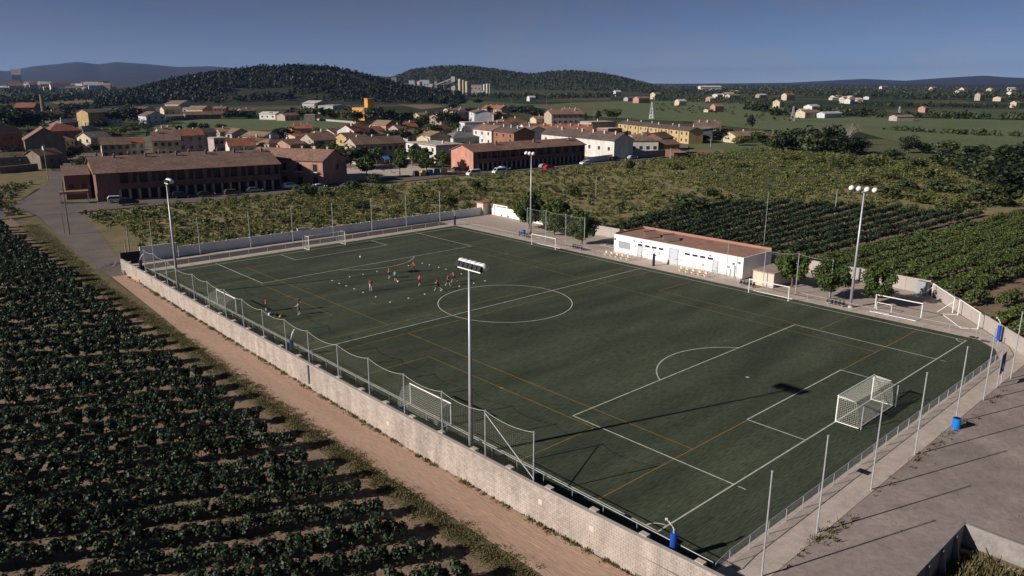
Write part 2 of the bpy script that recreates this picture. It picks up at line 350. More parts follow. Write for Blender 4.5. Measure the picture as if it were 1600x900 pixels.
M['bank'] = mat('dry_grass_bank', (.2, .15, .075), (.12, .11, .05), .3, fine=.4, bump=.6, bscale=3, c3=(.26, .19, .11))
strip('dry_bank', [(-60, 118), (-58, 150), (-48, 180)], [(-31.5, 122), (-32, 141), (-16, 184)], M['bank'], .05, px=False, n=6)
strip('dry_bank', [(-31.2, 62.4), (-29.8, 70), (-26.3, 92), (-23.2, 116)], [(-27.0, 62.4), (-23.5, 72), (-20, 92), (-18, 118)], M['bank'], .06, px=False, n=6)
pxflat('dry_bank', [(-60, 262), (78, 262), (92, 279), (72, 291), (30, 305), (-60, 312)], .03, M['bank'])
# scrub field between the far wall and the street, vineyard soil on the right
strip('scrub_ground', [(-29.8, 62.3), (-29.3, 67), (-27, 82), (-24, 100), (-22.5, 118)], [(45.3, 61), (45.3, 67), (48, 82), (50, 100), (52, 116)], M['scrubground'], .03, px=False, n=5, k=14)
flat('scrub_ground', [(45.3, 61), (47.3, 22), (110, 31), (205, 19), (250, 40), (260, 111), (174, 111), (84, 117), (52, 116)], -.025, M['scrubground'])
flat('right_vineyard_soil', [(46, 24), (48.4, -38.4), (29, -56), (14, -72), (60, -110), (150, -80), (150, -26), (124, -17), (106, 29), (60, 25)], -.025, M['soil'])
flat('meadow', [(112, 32), (205, 20), (300, 25), (420, 70), (330, 118), (225, 116), (180, 108)], .06, mat('rough_meadow', (.07, .085, .03), (.11, .105, .045), .05, fine=.35, bump=.4, bscale=2))
flat('scrub_ground', [(150, -80), (300, -60), (300, 25), (205, 19), (106, 29), (124, -17), (150, -26)], -.022, M['scrubground'])
# platform of the sports ground
flat('gravel_yard', [(-32.4, -61.48), (-13.38, -61.48), (-13.38, -150), (60, -150), (14, -66), (29.2, -53.6), (48, -37.2), (48.3, -27.0), (45.5, 24), (45.6, 59), (-32.1, 59), (-32.6, 40), (-32.7, -26), (-32.5, -40)], -.035, M['gravel'])
M['concrete'].name = 'concrete_paving'
flat('yard_paving', [(33.4, -48.7), (30.4, -52.6), (47.9, -37.3), (48.1, -27.0), (45.3, 24), (45.8, 56.4), (31.2, 56.2), (33.5, 52)], -.025, mat('pale_yard_paving', (.42, .345, .305), (.345, .285, .25), .15, fine=.14, bump=.2, c3=(.46, .385, .345)))
def slabs(name, pts, z): return flat(name, pts, z, M['concrete'])
slabs('concrete_apron', [(-32.6, -26), (-32.5, -40), (-32, -53), (-31.8, -56.2), (-29.6, -55.7), (-29.1, -53.1), (-30.95, -53.0), (-30.95, 50), (-32.5, 50)], -.016)
slabs('concrete_apron', [(-29.6, -55.7), (-29.0, -52.95), (25.8, -52.6), (28.8, -51.3), (31, -49), (33.6, -48.8), (30.6, -53.0), (27.5, -55.0)], -.012)
slabs('concrete_apron', [(31, -49), (33.6, -48.8), (33.4, -16), (35.4, -16), (35.4, 14), (33.6, 14), (33.6, 53), (31, 53)], -.014)
slabs('concrete_apron', [(-31, 50), (31, 50), (31, 52.1), (-31, 52.1)], -.010)
slabs('concrete_apron', [(-31, 55.6), (31, 55.6), (31, 57.4), (-31, 57.4)], -.010)
flat('dark_ground_strip', [(-31, 52.1), (31, 52.1), (31, 55.6), (-31, 55.6)], -.02, M['darkstrip'])  # darker ground strip between the two far aprons
flat('football_pitch', [(-30.95, -52.9), (25.6, -52.55), (28.7, -51.2), (30.95, -48.8), (30.95, 50), (-30.95, 50)], 0.0, M['pitch'])

# painted markings, one object for each line
def pline(name, a, b, w, mt, z):
    a, b = Vector((*a, 0)), Vector((*b, 0)); d = (b-a).normalized(); n = Vector((-d.y, d.x, 0))*w/2
    return flat(name, [(a-n)[:2], (b-n)[:2], (b+n)[:2], (a+n)[:2]], z, mt)
def parc(name, c, r, a0, a1, w, mt, z, n=64):
    V, F = [], []
    for i in range(n+1):
        t = a0+(a1-a0)*i/n
        for q in (r-w/2, r+w/2): V.append((c[0]+q*math.cos(t), c[1]+q*math.sin(t), z))
    for i in range(n): F.append((2*i, 2*i+1, 2*i+3, 2*i+2))
    me = bpy.data.meshes.new(name); me.from_pydata(V, [], F); me.materials.append(mt); me.update()
    tag(ob(name, me), kind='structure')
LW = .13; ZW, ZO = .012, .006
pline('touch_line', (-HW, -HL), (-HW, HL), LW, M['line_white'], ZW); pline('touch_line', (HW, -HL), (HW, HL), LW, M['line_white'], ZW)
pline('goal_line', (-HW, -HL), (HW, -HL), LW, M['line_white'], ZW+.001); pline('goal_line', (-HW, HL), (HW, HL), LW, M['line_white'], ZW+.001)
pline('halfway_line', (-HW, 0), (HW, 0), LW, M['line_white'], ZW+.002)
parc('centre_circle', (0, 0), 9.15, 0, 2*math.pi, LW, M['line_white'], ZW+.003, 96)
parc('centre_spot', (0, 0), .08, 0, 2*math.pi, .16, M['line_white'], ZW+.004, 16)
for s in (-1, 1):
    for hx, dy in ((20.16, 16.5), (9.16, 5.5)):
        for q in (-1, 1): pline('area_side_line', (q*hx, s*HL), (q*hx, s*(HL-dy)), LW, M['line_white'], ZW+.003)
        pline('area_front_line', (-hx, s*(HL-dy)), (hx, s*(HL-dy)), LW, M['line_white'], ZW+.005)
    th = math.acos(5.5/9.15); c = -s*math.pi/2
    parc('penalty_arc', (0, s*(HL-11)), 9.15, c-th, c+th, LW, M['line_white'], ZW+.002, 40)
    parc('penalty_spot', (0, s*(HL-11)), .1, 0, 2*math.pi, .2, M['line_white'], ZW, 16)
    for q in (-1, 1):
        a = {(1, 1): math.pi, (-1, 1): -math.pi/2, (-1, -1): 0, (1, -1): math.pi/2}[(q, s)]
        parc('corner_arc', (q*HW, s*HL), 1.0, a, a+math.pi/2, LW, M['line_white'], ZW+.004, 16)
        pline('corner_distance_mark', (q*20.16, s*(HL+.35)), (q*20.16, s*(HL+1.0)), LW*.8, M['line_white'], ZW)
        # seven-a-side markings
        pline('orange_offside_line', (q*17.6, s*2.2), (q*17.6, s*42.6), .1, M['line_orange'], ZO)
        pline('orange_area_line', (q*20.6, s*10.35), (q*20.6, s*34.5), .1, M['line_orange'], ZO)
        for yy in (10.35, 34.5): pline('orange_area_side', (q*20.6, s*yy), (q*HW, s*yy), .1, M['line_orange'], ZO+.002)
        pline('orange_side_line', (q*9.3, s*42.65), (q*29.3, s*42.65), .1, M['line_orange'], ZO+.002)
        parc('orange_spot', (q*20.6, s*22.4), .12, 0, 2*math.pi, .22, M['line_orange'], ZO+.004, 12)
    pline('orange_side_line', (-29.3, s*2.2), (29.3, s*2.2), .1, M['line_orange'], ZO+.002)

# far field sheets
green = rowmat('far_vineyard_green', (.08, .115, .045), (.11, .145, .058), (.13, .115, .065), .3, 3.0)
green2 = rowmat('far_vineyard_dark', (.05, .075, .03), (.072, .1, .04), (.09, .085, .05), -.6, 3.0)
tan = mat('ploughed_field', (.2, .135, .09), (.15, .1, .065), .03, fine=.2)
straw_f = mat('stubble_field', (.15, .12, .055), (.1, .1, .04), .03, fine=.25)
for nm, pts, z, mt in (
    ('green_field', [(235, 200), (262, 192), (330, 184.5), (470, 186), (562, 191), (556, 201), (420, 204), (330, 206)], .12, green),
    ('garden_field', [(168, 203), (230, 200), (228, 213), (168, 214)], .14, green2),
    ('ploughed_field', [(75, 158), (165, 152), (172, 158), (90, 163)], .2, tan),
    ('ploughed_field', [(585, 155), (628, 153.5), (705, 166), (660, 171), (615, 162)], .2, tan),
    ('green_field', [(632, 153.5), (740, 157), (830, 163), (800, 172), (700, 168)], .22, green2),
    ('green_field', [(825, 166), (900, 160), (1010, 157), (1190, 163), (1330, 186), (1340, 205), (1250, 208), (1140, 198), (1085, 190), (965, 186), (900, 178)], .22, green),
    ('green_field', [(1195, 164), (1330, 186), (1345, 207), (1440, 232), (1700, 245), (1700, 190), (1420, 184)], .18, green),
    ('stubble_field', [(820, 163), (930, 163), (960, 170), (900, 172)], .3, straw_f),
    ('green_field', [(1370, 173), (1700, 170), (1700, 188), (1440, 183)], .3, green2),
    ('green_field', [(1050, 208), (1140, 206), (1270, 222), (1260, 238), (1090, 238)], .1, green),
    ('ploughed_field', [(1073, 233), (1120, 233), (1150, 238), (1090, 245)], .14, tan),
):
    pxflat(nm, pts, z, mt)

# ------------------------------------------------------------------ hills and far mountains
def noise1(x, seed): 
    return sum(math.sin(x*f+seed*(i+1)*1.7)*a for i, (f, a) in enumerate(((1, .5), (2.3, .28), (5.1, .14), (11.7, .07))))
def hill(name, sil, d0, dc, d1, mt, seed, nd=26, nx=90, low=0.0, rough=1.0):
    """real terrain swelling between distances d0 and d1 whose crest (near dc) follows the skyline sil [(px, py)]"""
    xs = [p[0] for p in sil]; ys = [p[1] for p in sil]; V, F = [], []; rows = []
    for i in range(nx+1):
        px = xs[0]+(xs[-1]-xs[0])*i/nx; py = float(np.interp(px, xs, ys))
        zc = max(0.5, zat(px, py, atD(px, py, dc)))
        for j in range(nd+1):
            d = d0+(d1-d0)*j/nd; t = (d-d0)/(dc-d0) if d < dc else (d1-d)/(d1-dc); t = max(0, min(1, t))
            s = t*t*(3-2*t); s = .55*s+.45*t**.8
            z = zc*s*(1+.06*rough*noise1(px*.02+d*.004, seed)*(1-t)) + low
            p = atD(px, 300, d); V.append((p.x, p.y, z-.5 if j not in (0, nd) else -3))
    k = nd+1
    for i in range(nx):
        for j in range(nd): F.append((i*k+j, (i+1)*k+j, (i+1)*k+j+1, i*k+j+1))
    me = bpy.data.meshes.new(name); me.from_pydata(V, [], F); me.materials.append(mt); me.update()
    me.polygons.foreach_set('use_smooth', [True]*len(me.polygons))
    o = tag(ob(name, me), kind='structure'); return np.array(V).reshape(nx+1, nd+1, 3), o
hillmat = mat('wooded_hill_soil', (.02, .026, .014), (.034, .036, .02), .02, fine=.3)
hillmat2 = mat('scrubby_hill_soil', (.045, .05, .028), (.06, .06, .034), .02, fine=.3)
mountmat = mat('mountain_woods', (.016, .02, .016), (.03, .032, .024), .003, fine=.4)
H1, _ = hill('near_wooded_hill', [(170, 156), (215, 149), (250, 138), (290, 127), (330, 121), (380, 114), (420, 109), (470, 106.5), (520, 108), (560, 115), (600, 127), (630, 136), (680, 144), (720, 150)], 1000, 1350, 1900, hillmat, 1.0)
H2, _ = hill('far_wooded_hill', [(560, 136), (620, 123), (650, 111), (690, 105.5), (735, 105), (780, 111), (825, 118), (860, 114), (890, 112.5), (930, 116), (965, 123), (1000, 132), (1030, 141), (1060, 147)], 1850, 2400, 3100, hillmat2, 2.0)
hill('mountain_range', [(-160, 118), (-60, 110), (0, 107), (40, 111.5), (80, 104), (120, 100), (150, 96.5), (180, 101), (205, 97), (250, 100), (300, 105), (345, 103.5), (400, 107), (440, 106), (520, 112), (600, 119), (700, 126)], 6000, 9500, 13000, mountmat, 3.0, rough=2)
hill('distant_ridge', [(500, 112), (545, 114), (580, 117), (620, 121), (680, 125), (800, 128)], 4200, 5200, 6500, mountmat, 4.0)
hill('distant_ridge', [(1000, 131), (1150, 130), (1220, 129), (1290, 125), (1330, 123), (1390, 126), (1450, 121.5), (1490, 119), (1510, 118), (1550, 121), (1600, 122), (1700, 119), (1800, 124)], 9000, 12500, 13800, mountmat, 5.0, rough=2)
hill('low_rise', [(1060, 134), (1150, 132.5), (1300, 131.5), (1450, 132), (1600, 131), (1720, 131)], 4200, 5200, 6500, mountmat, 6.0)

# ------------------------------------------------------------------ haze
hz = MB().box((0, 0, 148.5), (28600, 28600, 303)).build('haze', [])
hz.data.materials.clear(); hm = bpy.data.materials.new('thin_air_haze'); hm.use_nodes = True; ht = hm.node_tree
for n_ in list(ht.nodes):
    if n_.type == 'BSDF_PRINCIPLED': ht.nodes.remove(n_)
pv = ht.nodes.new('ShaderNodeVolumePrincipled'); pv.inputs['Color'].default_value = (.3, .47, 1.0, 1); pv.inputs['Density'].default_value = 4.4e-5; pv.inputs['Anisotropy'].default_value = .3
ht.links.new(pv.outputs[0], ht.nodes['Material Output'].inputs['Volume']); hz.data.materials.append(hm)
tag(hz, kind='stuff', label='thin blue haze over the far plain and hills', cat='haze')
# ------------------------------------------------------------------ block wall beside the dirt track
def weather(m, lo=.72, hi=1.12, sc=(.5, .5, .14)):
    t = m.node_tree; b = t.nodes['Principled BSDF']; src = b.inputs['Base Color'].links[0].from_socket; g = t.nodes.new('ShaderNodeNewGeometry'); mp = t.nodes.new('ShaderNodeMapping'); mp.inputs['Scale'].default_value = sc
    t.links.new(g.outputs['Position'], mp.inputs[0]); n = t.nodes.new('ShaderNodeTexNoise'); n.inputs['Scale'].default_value = 2.2; n.inputs['Detail'].default_value = 6; t.links.new(mp.outputs[0], n.inputs['Vector'])
    mr = t.nodes.new('ShaderNodeMapRange'); mr.inputs[1].default_value = .3; mr.inputs[2].default_value = .7; mr.inputs[3].default_value = lo; mr.inputs[4].default_value = hi; t.links.new(n.outputs[0], mr.inputs[0])
    mx = t.nodes.new('ShaderNodeVectorMath'); mx.operation = 'SCALE'; t.links.new(src, mx.inputs[0]); t.links.new(mr.outputs[0], mx.inputs['Scale']); t.links.new(mx.outputs[0], b.inputs['Base Color'])
def rollseams(m):
    t = m.node_tree; b = t.nodes['Principled BSDF']; src = b.inputs['Base Color'].links[0].from_socket; g = t.nodes.new('ShaderNodeNewGeometry'); sp = t.nodes.new('ShaderNodeSeparateXYZ'); t.links.new(g.outputs['Position'], sp.inputs[0])
    d = t.nodes.new('ShaderNodeMath'); d.operation = 'MULTIPLY'; d.inputs[1].default_value = 1/3.7; t.links.new(sp.outputs[1], d.inputs[0]); f = t.nodes.new('ShaderNodeMath'); f.operation = 'FLOOR'; t.links.new(d.outputs[0], f.inputs[0])
    w = t.nodes.new('ShaderNodeTexWhiteNoise'); w.noise_dimensions = '1D'; t.links.new(f.outputs[0], w.inputs['W']); mr = t.nodes.new('ShaderNodeMapRange'); mr.inputs[3].default_value = .9; mr.inputs[4].default_value = 1.1; t.links.new(w.outputs[0], mr.inputs[0])
    mx = t.nodes.new('ShaderNodeVectorMath'); mx.operation = 'SCALE'; t.links.new(src, mx.inputs[0]); t.links.new(mr.outputs[0], mx.inputs['Scale']); t.links.new(mx.outputs[0], b.inputs['Base Color'])
rollseams(M['pitch'])
weather(M['gravel'], .8, 1.12, (.16, .16, 1)); weather(M['concrete'], .85, 1.1, (.6, .6, 1)); weather(M['pitch'], .78, 1.2, (.035, .09, 1)); weather(M['roofred'], .75, 1.15, (.5, .5, 1)); weather(M['render'], .9, 1.03, (.5, .5, .15))
blockmat = leafmat('concrete_blocks', [(.33, .275, .24), (.385, .325, .285), (.43, .37, .325), (.36, .305, .265)], 0.0, rough=.92)
weather(blockmat)
ztop = 1.22
def wall_frame(y):
    x = wallx(y); dx = (wallx(y+.5)-wallx(y-.5)); return x, math.atan2(1.0, dx)
wroot = empty('block_wall', (wallx(0), 0, 0), label='long pale concrete block wall beside the dirt track', cat='wall')
core = MB(); ysamp = [-62]+list(np.arange(-60, 57.1, 3.0))+[57]
for a, b in zip(ysamp[:-1], ysamp[1:]):
    xa, xb = wallx(a), wallx(b); za, zb = zleft(a)-.6, zleft(b)-.6
    o0, o1 = .012, .28
    core.quad((xa+o0, b*0+a, za), (xb+o0, b, zb), (xb+o0, b, ztop-.06), (xa+o0, a, ztop-.06))
    core.quad((xa+o1, a, ztop-.06), (xb+o1, b, ztop-.06), (xb+o1, b, zb), (xa+o1, a, za))
    core.quad((xa+o0, a, ztop-.06), (xb+o0, b, ztop-.06), (xb+o1, b, ztop-.06), (xa+o1, a, ztop-.06))
core.quad((wallx(57)+.012, 57, -2), (wallx(57)+.28, 57, -2), (wallx(57)+.28, 57, ztop-.06), (wallx(57)+.012, 57, ztop-.06))
c = core.build('mortar_core', M['mortar'], wroot, loc=(-wallx(0), 0, 0))
bm_ = MB().box((0, 0, 0), (.385, .05, .185)).mesh('block', blockmat)
blocks = []
for r in range(17):
    z = ztop-.16-.2*r
    for i in range(300):
        y = -61.8+.4*i+(.2 if r % 2 else 0)
        if y > 56.8 or z+.09 < zleft(y)-.05: continue
        blocks.append((y, z, RNG.uniform(-.006, .004), RNG.uniform(-.008, .008)))
def seen(b):
    p = np.array([wallx(b[0]), b[0], b[1]])-CC; d = p@CF; return (450-FPX*(p@CU)/d < 898, -d)
blocks.sort(key=lambda b: seen(b), reverse=True)
wl = -wallx(0)
for y, z, pr, ry in blocks[:300]:
    x, a = wall_frame(y); ob('block', bm_, wroot, loc=(x-.012+pr+.02+wl, y, z), rz=a+ry)
Q = []
for y, z, pr, ry in blocks[300:]:
    x, a = wall_frame(y); Q.append((x-.012+pr+.02, y, z, a+ry))
base = np.array([v.co[:] for v in bm_.vertices]); fidx = [tuple(p.vertices) for p in bm_.polygons]
q_ = MB()
for x, y, z, a in Q: q_.box((x, y, z), (.385, .05, .185), a)
tag(q_.build('more_blocks', blockmat, wroot, loc=(wl, 0, 0)), kind='stuff')
cop = MB(); 
for a, b in zip(ysamp[:-1], ysamp[1:]):
    xa, xb = wallx(a), wallx(b)
    for (o0, o1, z0, z1) in ((-.03, .31, ztop-.055, ztop),):
        cop.quad((xa+o0, a, z1), (xa+o1, a, z1), (xb+o1, b, z1), (xb+o0, b, z1)); cop.quad((xa+o0, a, z0), (xa+o0, a, z1), (xb+o0, b, z1), (xb+o0, b, z0))
        cop.quad((xa+o1, a, z1), (xa+o1, a, z0), (xb+o1, b, z0), (xb+o1, b, z1))
cop.build('coping', mat('wall_coping', (.42, .375, .34), (.36, .32, .29), 1.0, fine=.1), wroot, loc=(wl, 0, 0))
pil = MB().box((0, 0, 0), (.4, .6, 1.1)).mesh('pilaster', M['block'])
for y in np.arange(-57, 56, 4.1): ob('pilaster', pil, wroot, loc=(wallx(y)+.5+wl, y, ztop-.5))
ob('drain_pipe', MB().cyl((0, 0, -1.0), (0, 0, 1.0), .09, n=8).mesh('drain_pipe', M['shutter']), wroot, loc=(wallx(-6.7)-.14+wl, -6.7, .12))
pale = MB().box((0, 0, 0), (.385, .05, .385)).mesh('pale_block', mat('fresh_block', (.54, .48, .43), rough=.9))
for px, py in ((607, 661), (842, 785), (919, 829)):
    p = atX(px, py, -32.95); x, a = wall_frame(p.y); ob('pale_block', pale, wroot, loc=(x-.016+wl, p.y, p.z), rz=a)

# tufts of dry grass at the wall foot and on the verge
def tufts(name, pts, h, n, mt, label):
    P = []; rng = np.random.default_rng(5)
    for x, y, z, s in pts:
        k = max(3, int(n*s)); b = np.stack([x+rng.normal(0, .16*s, k), y+rng.normal(0, .16*s, k), np.full(k, z)], 1)
        lean = rng.normal(0, .28, (k, 2))*h*s; hh = h*s*rng.uniform(.5, 1.2, k); wdt = rng.uniform(.03, .06, k)*(.6+.4*s); an = rng.uniform(0, math.pi, k)
        dx = np.stack([np.cos(an)*wdt, np.sin(an)*wdt, np.zeros(k)], 1); tip = b+np.stack([lean[:, 0], lean[:, 1], hh], 1)
        P.append(np.stack([b-dx, b+dx, tip+dx*.3, tip-dx*.3], 1))
    return tag(ob(name, quadmesh(name, np.concatenate(P), mt)), label, 'grass', kind='stuff')
pts = [(wallx(y)-abs(RNG.gauss(.12, .12)), y, zleft(y)+.05, RNG.uniform(.5, 1.2)) for y in (RNG.uniform(-56, 52) for _ in range(420))]
tufts('weeds', pts, .22, 16, M['straw'], 'dry weeds growing along the foot of the block wall')
pts = []
for _ in range(7500):
    y = RNG.uniform(-56, 110); x = RNG.gauss(-37.7, .55) if y < 60 else RNG.gauss(-37.2+(y-60)*.05, 1.1)
    if -41 < x < -36.3+max(0, (y-50)*.06): pts.append((x, y, zleft(y)+.02, RNG.uniform(.5, 1.4)))
tufts('verge_grass', pts, .11, 12, M['straw'], 'dry and green grass on the verge between track and vines')

# ------------------------------------------------------------------ left fence with sagging net
tops = [(223.5, 390), (239, 396), (258, 406), (300, 428.5), (323.5, 440), (350, 453), (377.7, 467.5), (409, 484), (444.2, 499.3), (480.2, 517.3), (526.3, 538.8), (575, 559.8), (630.3, 584.8), (690, 611.8), (758, 641.8), (834.5, 675.5)]
froot = empty('ball_stop_fence', (-32.7, 0, 1.1), label='tall steel fence with sagging ball net on top of the block wall', cat='fence')
fp = []
for px, py in tops:
    y = 0.0
    for _ in range(5): p = atX(px, py, wallx(y)+.42); y = p.y
    fp.append(p)
def rel(p, o): return (p[0]-o.location.x, p[1]-o.location.y, p[2]-o.location.z)
for p in fp:
    MB().cyl((0, 0, 0), (0, 0, p.z-.15), .055, n=8).cyl((0, 0, p.z-.15), (0, 0, p.z-.1), .07, n=8).build('post', M['steel'], froot, loc=rel((p.x, p.y, .15), froot))
net = MB(); topc = MB(); th = .011
def ribbon(mb, a, b, w):
    a, b = Vector(a), Vector(b); d = (b-a)
    if d.length < 1e-6: return
    s = d.normalized().cross(Vector((.67, .74, 0))); 
    if s.length < .1: s = d.normalized().cross(Vector((0, 0, 1)))
    s = s.normalized()*w; t = d.normalized().cross(s).normalized()*w
    mb.quad(a-s, a+s, b+s, b-s); mb.quad(a-t, a+t, b+t, b-t)
for i in range(len(fp)-1):
    a, b = fp[i], fp[i+1]; L = (b-a).length; n = max(6, int(L/.2)); sag = min(.6, .06*L)
    def topat(t): q = a.lerp(b, t); q.z -= sag*4*t*(1-t); return q
    for k in range(n):
        q = topat(k/n); ribbon(net, (q.x, q.y, 1.25), q, th*.2)
    for h in range(18):
        f = h/18
        pr = None
        for k in range(9):
            q = topat(k/8); q.z = 1.25+(q.z-1.25)*f
            if pr is not None: ribbon(net, pr, q, th*.2)
            pr = q
    topc.tube([topat(k/8) for k in range(9)], .014, 5)
net.build('net', M['netgreen'], froot, loc=rel((0, 0, 0), froot)); topc.build('top_rope', M['net'], froot, loc=rel((0, 0, 0), froot))
e0, e1 = fp[-2], fp[-1]
MB().cyl((e0.x, e0.y, e0.z-.2), (e1.x, e1.y-.05, 1.3), .04).build('brace', M['steel'], froot, loc=rel((0, 0, 0), froot))
# bench-like rail behind the wall
# ------------------------------------------------------------------ railings round the pitch
def railing(label, pts, step, zt=1.0, double=False, net_=False):
    r = empty('railing', (*pts[0], 0), label=label, cat='railing'); o = Vector((*pts[0], 0))
    post = MB().cyl((0, 0, 0), (0, 0, zt), .03, n=6).mesh('post', M['steel'])
    rail = MB()
    for a, b in zip(pts[:-1], pts[1:]):
        A, B = Vector((*a, 0)), Vector((*b, 0)); n = max(1, round((B-A).length/step))
        for i in range(n+1 if b == pts[-1] else n): ob('post', post, r, loc=A.lerp(B, i/n)-o)
        rail.cyl(A-o+Vector((0, 0, zt)), B-o+Vector((0, 0, zt)), .03, n=6)
    rail.build('rail', M['steel'], r)
    if net_:
        nb = MB()
        for a, b in zip(pts[:-1], pts[1:]):
            A, B = Vector((*a, 0))-o, Vector((*b, 0))-o; L = (B-A).length; n = int(L/.16)
            for i in range(n): q = A.lerp(B, i/n); ribbon(nb, (q.x, q.y, .05), (q.x, q.y, zt), .004)
            for k in range(1, 6): ribbon(nb, A+Vector((0, 0, zt*k/6)), B+Vector((0, 0, zt*k/6)), .004)
        nb.build('mesh_panel', M['steel'], r)
    return r
railing('steel railing along the left touchline below the block wall', [(-30.95, 49), (-30.95, -53.3)], 2.9)
railing('steel railing behind the near goal along the concrete path', [(-30.9, -53.45), (-29, -53.25), (25.9, -52.75), (28.9, -51.4), (31.1, -49.0)], 2.35, net_=True)
railing('steel railing along the right touchline in front of the building', [(31.4, -48.5), (31.4, -12.4)], 3.0)
railing('steel railing along the right touchline beyond the dugouts', [(31.4, 12), (31.4, 50.4)], 3.0)
railing('low steel railing behind the far goal', [(31, 51.2), (-30.5, 51.2)], 3.4)

# ------------------------------------------------------------------ far white panel wall
def panel_wall(label, a, b, h, step, mt, post_mt, name='panel_wall', z0=-.05):
    A, B = Vector((*a, z0)), Vector((*b, z0)); d = B-A; L = d.length; n = round(L/step); ang = math.atan2(d.y, d.x)
    r = empty(name, A, ang, label=label, cat='wall'); s = L/n
    pm = MB().box((0, 0, h/2), (s-.1, .12, h)).mesh('panel', mt); po = MB().box((0, 0, (h+.06)/2), (.16, .2, h+.06)).mesh('post', post_mt)
    for i in range(n):
        ob('panel', pm, r, loc=((i+.5)*s, 0, 0)); ob('post', po, r, loc=(i*s, 0, 0))
    ob('post', po, r, loc=(L, 0, 0)); return r
panel_wall('long white panel wall behind the far goal', (-22.6, 58.6), (44.2, 56.8), 1.75, 2.1, M['whitewall'], M['whitewall'])
panel_wall('taller white wall stub at the far left corner', (-28.7, 58.8), (-23.0, 58.62), 2.45, 2.8, M['whitewall'], M['whitewall'])
g_ = empty('dark_gate', (-30.4, 58.3, -.8), math.radians(-8), label='dark screened vehicle gate at the far end of the track', cat='gate')
MB().box((0, 0, 1.55), (2.9, .06, 2.3)).build('gate_leaf', M['black'], g_); 
for x in (-1.55, 1.55): MB().box((x, 0, 1.5), (.14, .14, 3.0)).build('post', M['steel'], g_)
n_ = empty('notice_frame', (G(468, 372).x, 58.3, -.03), label='upright grey framed panel leaning on the far wall', cat='panel')
MB().box((0, 0, 1.1), (1.5, .1, 1.7)).build('panel', M['shutter'], n_)
fr = MB(); [fr.box(c_, s_) for c_, s_ in (((-.8, -.03, 1.1), (.12, .16, 2.2)), ((.8, -.03, 1.1), (.12, .16, 2.2)), ((0, -.03, 2.14), (1.8, .16, .12)))]
fr.build('frame', M['whitewall'], n_)
# yard walls on the right
yardwall = mat('yard_wall_render', (.4, .35, .325), (.34, .3, .28), .4, fine=.1)
panel_wall('rendered grey yard wall behind the building and trees', (45.4, 24.0), (48.25, -27.0), 2.0, 4.0, yardwall, yardwall)
panel_wall('rendered grey yard wall beyond the right trees', (48.25, -27.15), (48.1, -37.2), 2.0, 3.4, yardwall, yardwall)
panel_wall('angled grey wall at the right corner behind stored goals', (48.0, -37.5), (29.2, -53.9), 1.8, 4.0, yardwall, yardwall)
panel_wall('grey wall leaving the frame beyond the blue banner', (29.1, -54.0), (14, -67), 1.55, 4.0, yardwall, yardwall)
panel_wall('white wall behind the far right trees', (46.0, 55.6), (45.4, 24.4), 2.0, 3.4, M['render'], M['render'])
cab = empty('metal_cabinet', (47.2, -36.6, 0), math.radians(75), label='blue grey metal cabinet in the yard wall corner', cat='cabinet')
MB().box((0, 0, .95), (1.6, .7, 1.9)).build('body', M['shutter'], cab); MB().box((0, -.37, .95), (.7, .03, 1.7)).build('door', M['greydoor'], cab)
dp = empty('wall_downpipe', (48.0, -27.1, 0), label='dark upright pipe on the right yard wall', cat='pipe'); MB().cyl((-.12, 0, .1), (-.12, 0, 2.0), .12, n=8).build('pipe', M['shutter'], dp); MB().box((-.06, 0, 1.5), (.2, .34, .08)).build('bracket', M['steel'], dp)
# sunken plot walls, bottom right
sw = empty('retaining_wall', (-14, -61.6, -1.9), label='concrete retaining wall with buttresses round the sunken plot', cat='wall')
gm = mat('stained_concrete', (.3, .27, .26), (.2, .185, .18), 1.3, fine=.25, c3=(.36, .33, .32), bump=.3)
o = sw.location
MB().box((-22.6, -61.62, -.85), (18.6, .22, 2.1)).build('long_face', gm, sw, loc=-o)
MB().box((-13.3, -75.4, -.85), (.24, 27.6, 2.1)).build('end_face', gm, sw, loc=-o)
MB().box((-13.62, -75.4, -1.78), (.36, 27.4, .3)).build('footing', M['concrete'], sw, loc=-o)
bt = MB().prism([(-.5, 0), (0, 0), (0, 1.95), (-.12, 1.95)], -.1, .1).mesh('buttress', gm)
for x in (-15.2, -17.6, -20.0, -22.4, -24.8):
    ob('buttress', bt, sw, loc=Vector((x, -61.75, -1.9))-o, rz=math.pi/2)
rub = []
for _ in range(260):
    x, y = RNG.uniform(-21, -13.9), RNG.uniform(-69, -62.2); rub.append((x, y, -1.88, RNG.uniform(.6, 2.2)))
tufts('weeds', rub, .4, 16, M['straw'], 'tangled dry weeds filling the sunken plot')
dm = [M['concrete'], M['wood'], M['roofred']]
rm = MB()
for _ in range(70): rm.box((RNG.uniform(-20, -14), RNG.uniform(-67, -62), -1.8), (RNG.uniform(.1, .7), RNG.uniform(.1, .3), RNG.uniform(.05, .3)), RNG.uniform(0, 3), m=RNG.randrange(3))
tag(rm.build('rubble', dm), 'broken rubble on the floor of the sunken plot', 'rubble', kind='stuff')
pts = [(RNG.uniform(-28, 22), -55.6-abs(RNG.gauss(.1, .35)), -.04, RNG.uniform(.5, 1.3)) for _ in range(46)]
pts += [(-21+RNG.gauss(0, 1.2), -56.0+RNG.gauss(0, .25), -.04, RNG.uniform(.6, 1.4)) for _ in range(16)]
tufts('weeds', pts, .22, 10, M['straw'], 'sparse weeds along the path edge in the gravel yard')

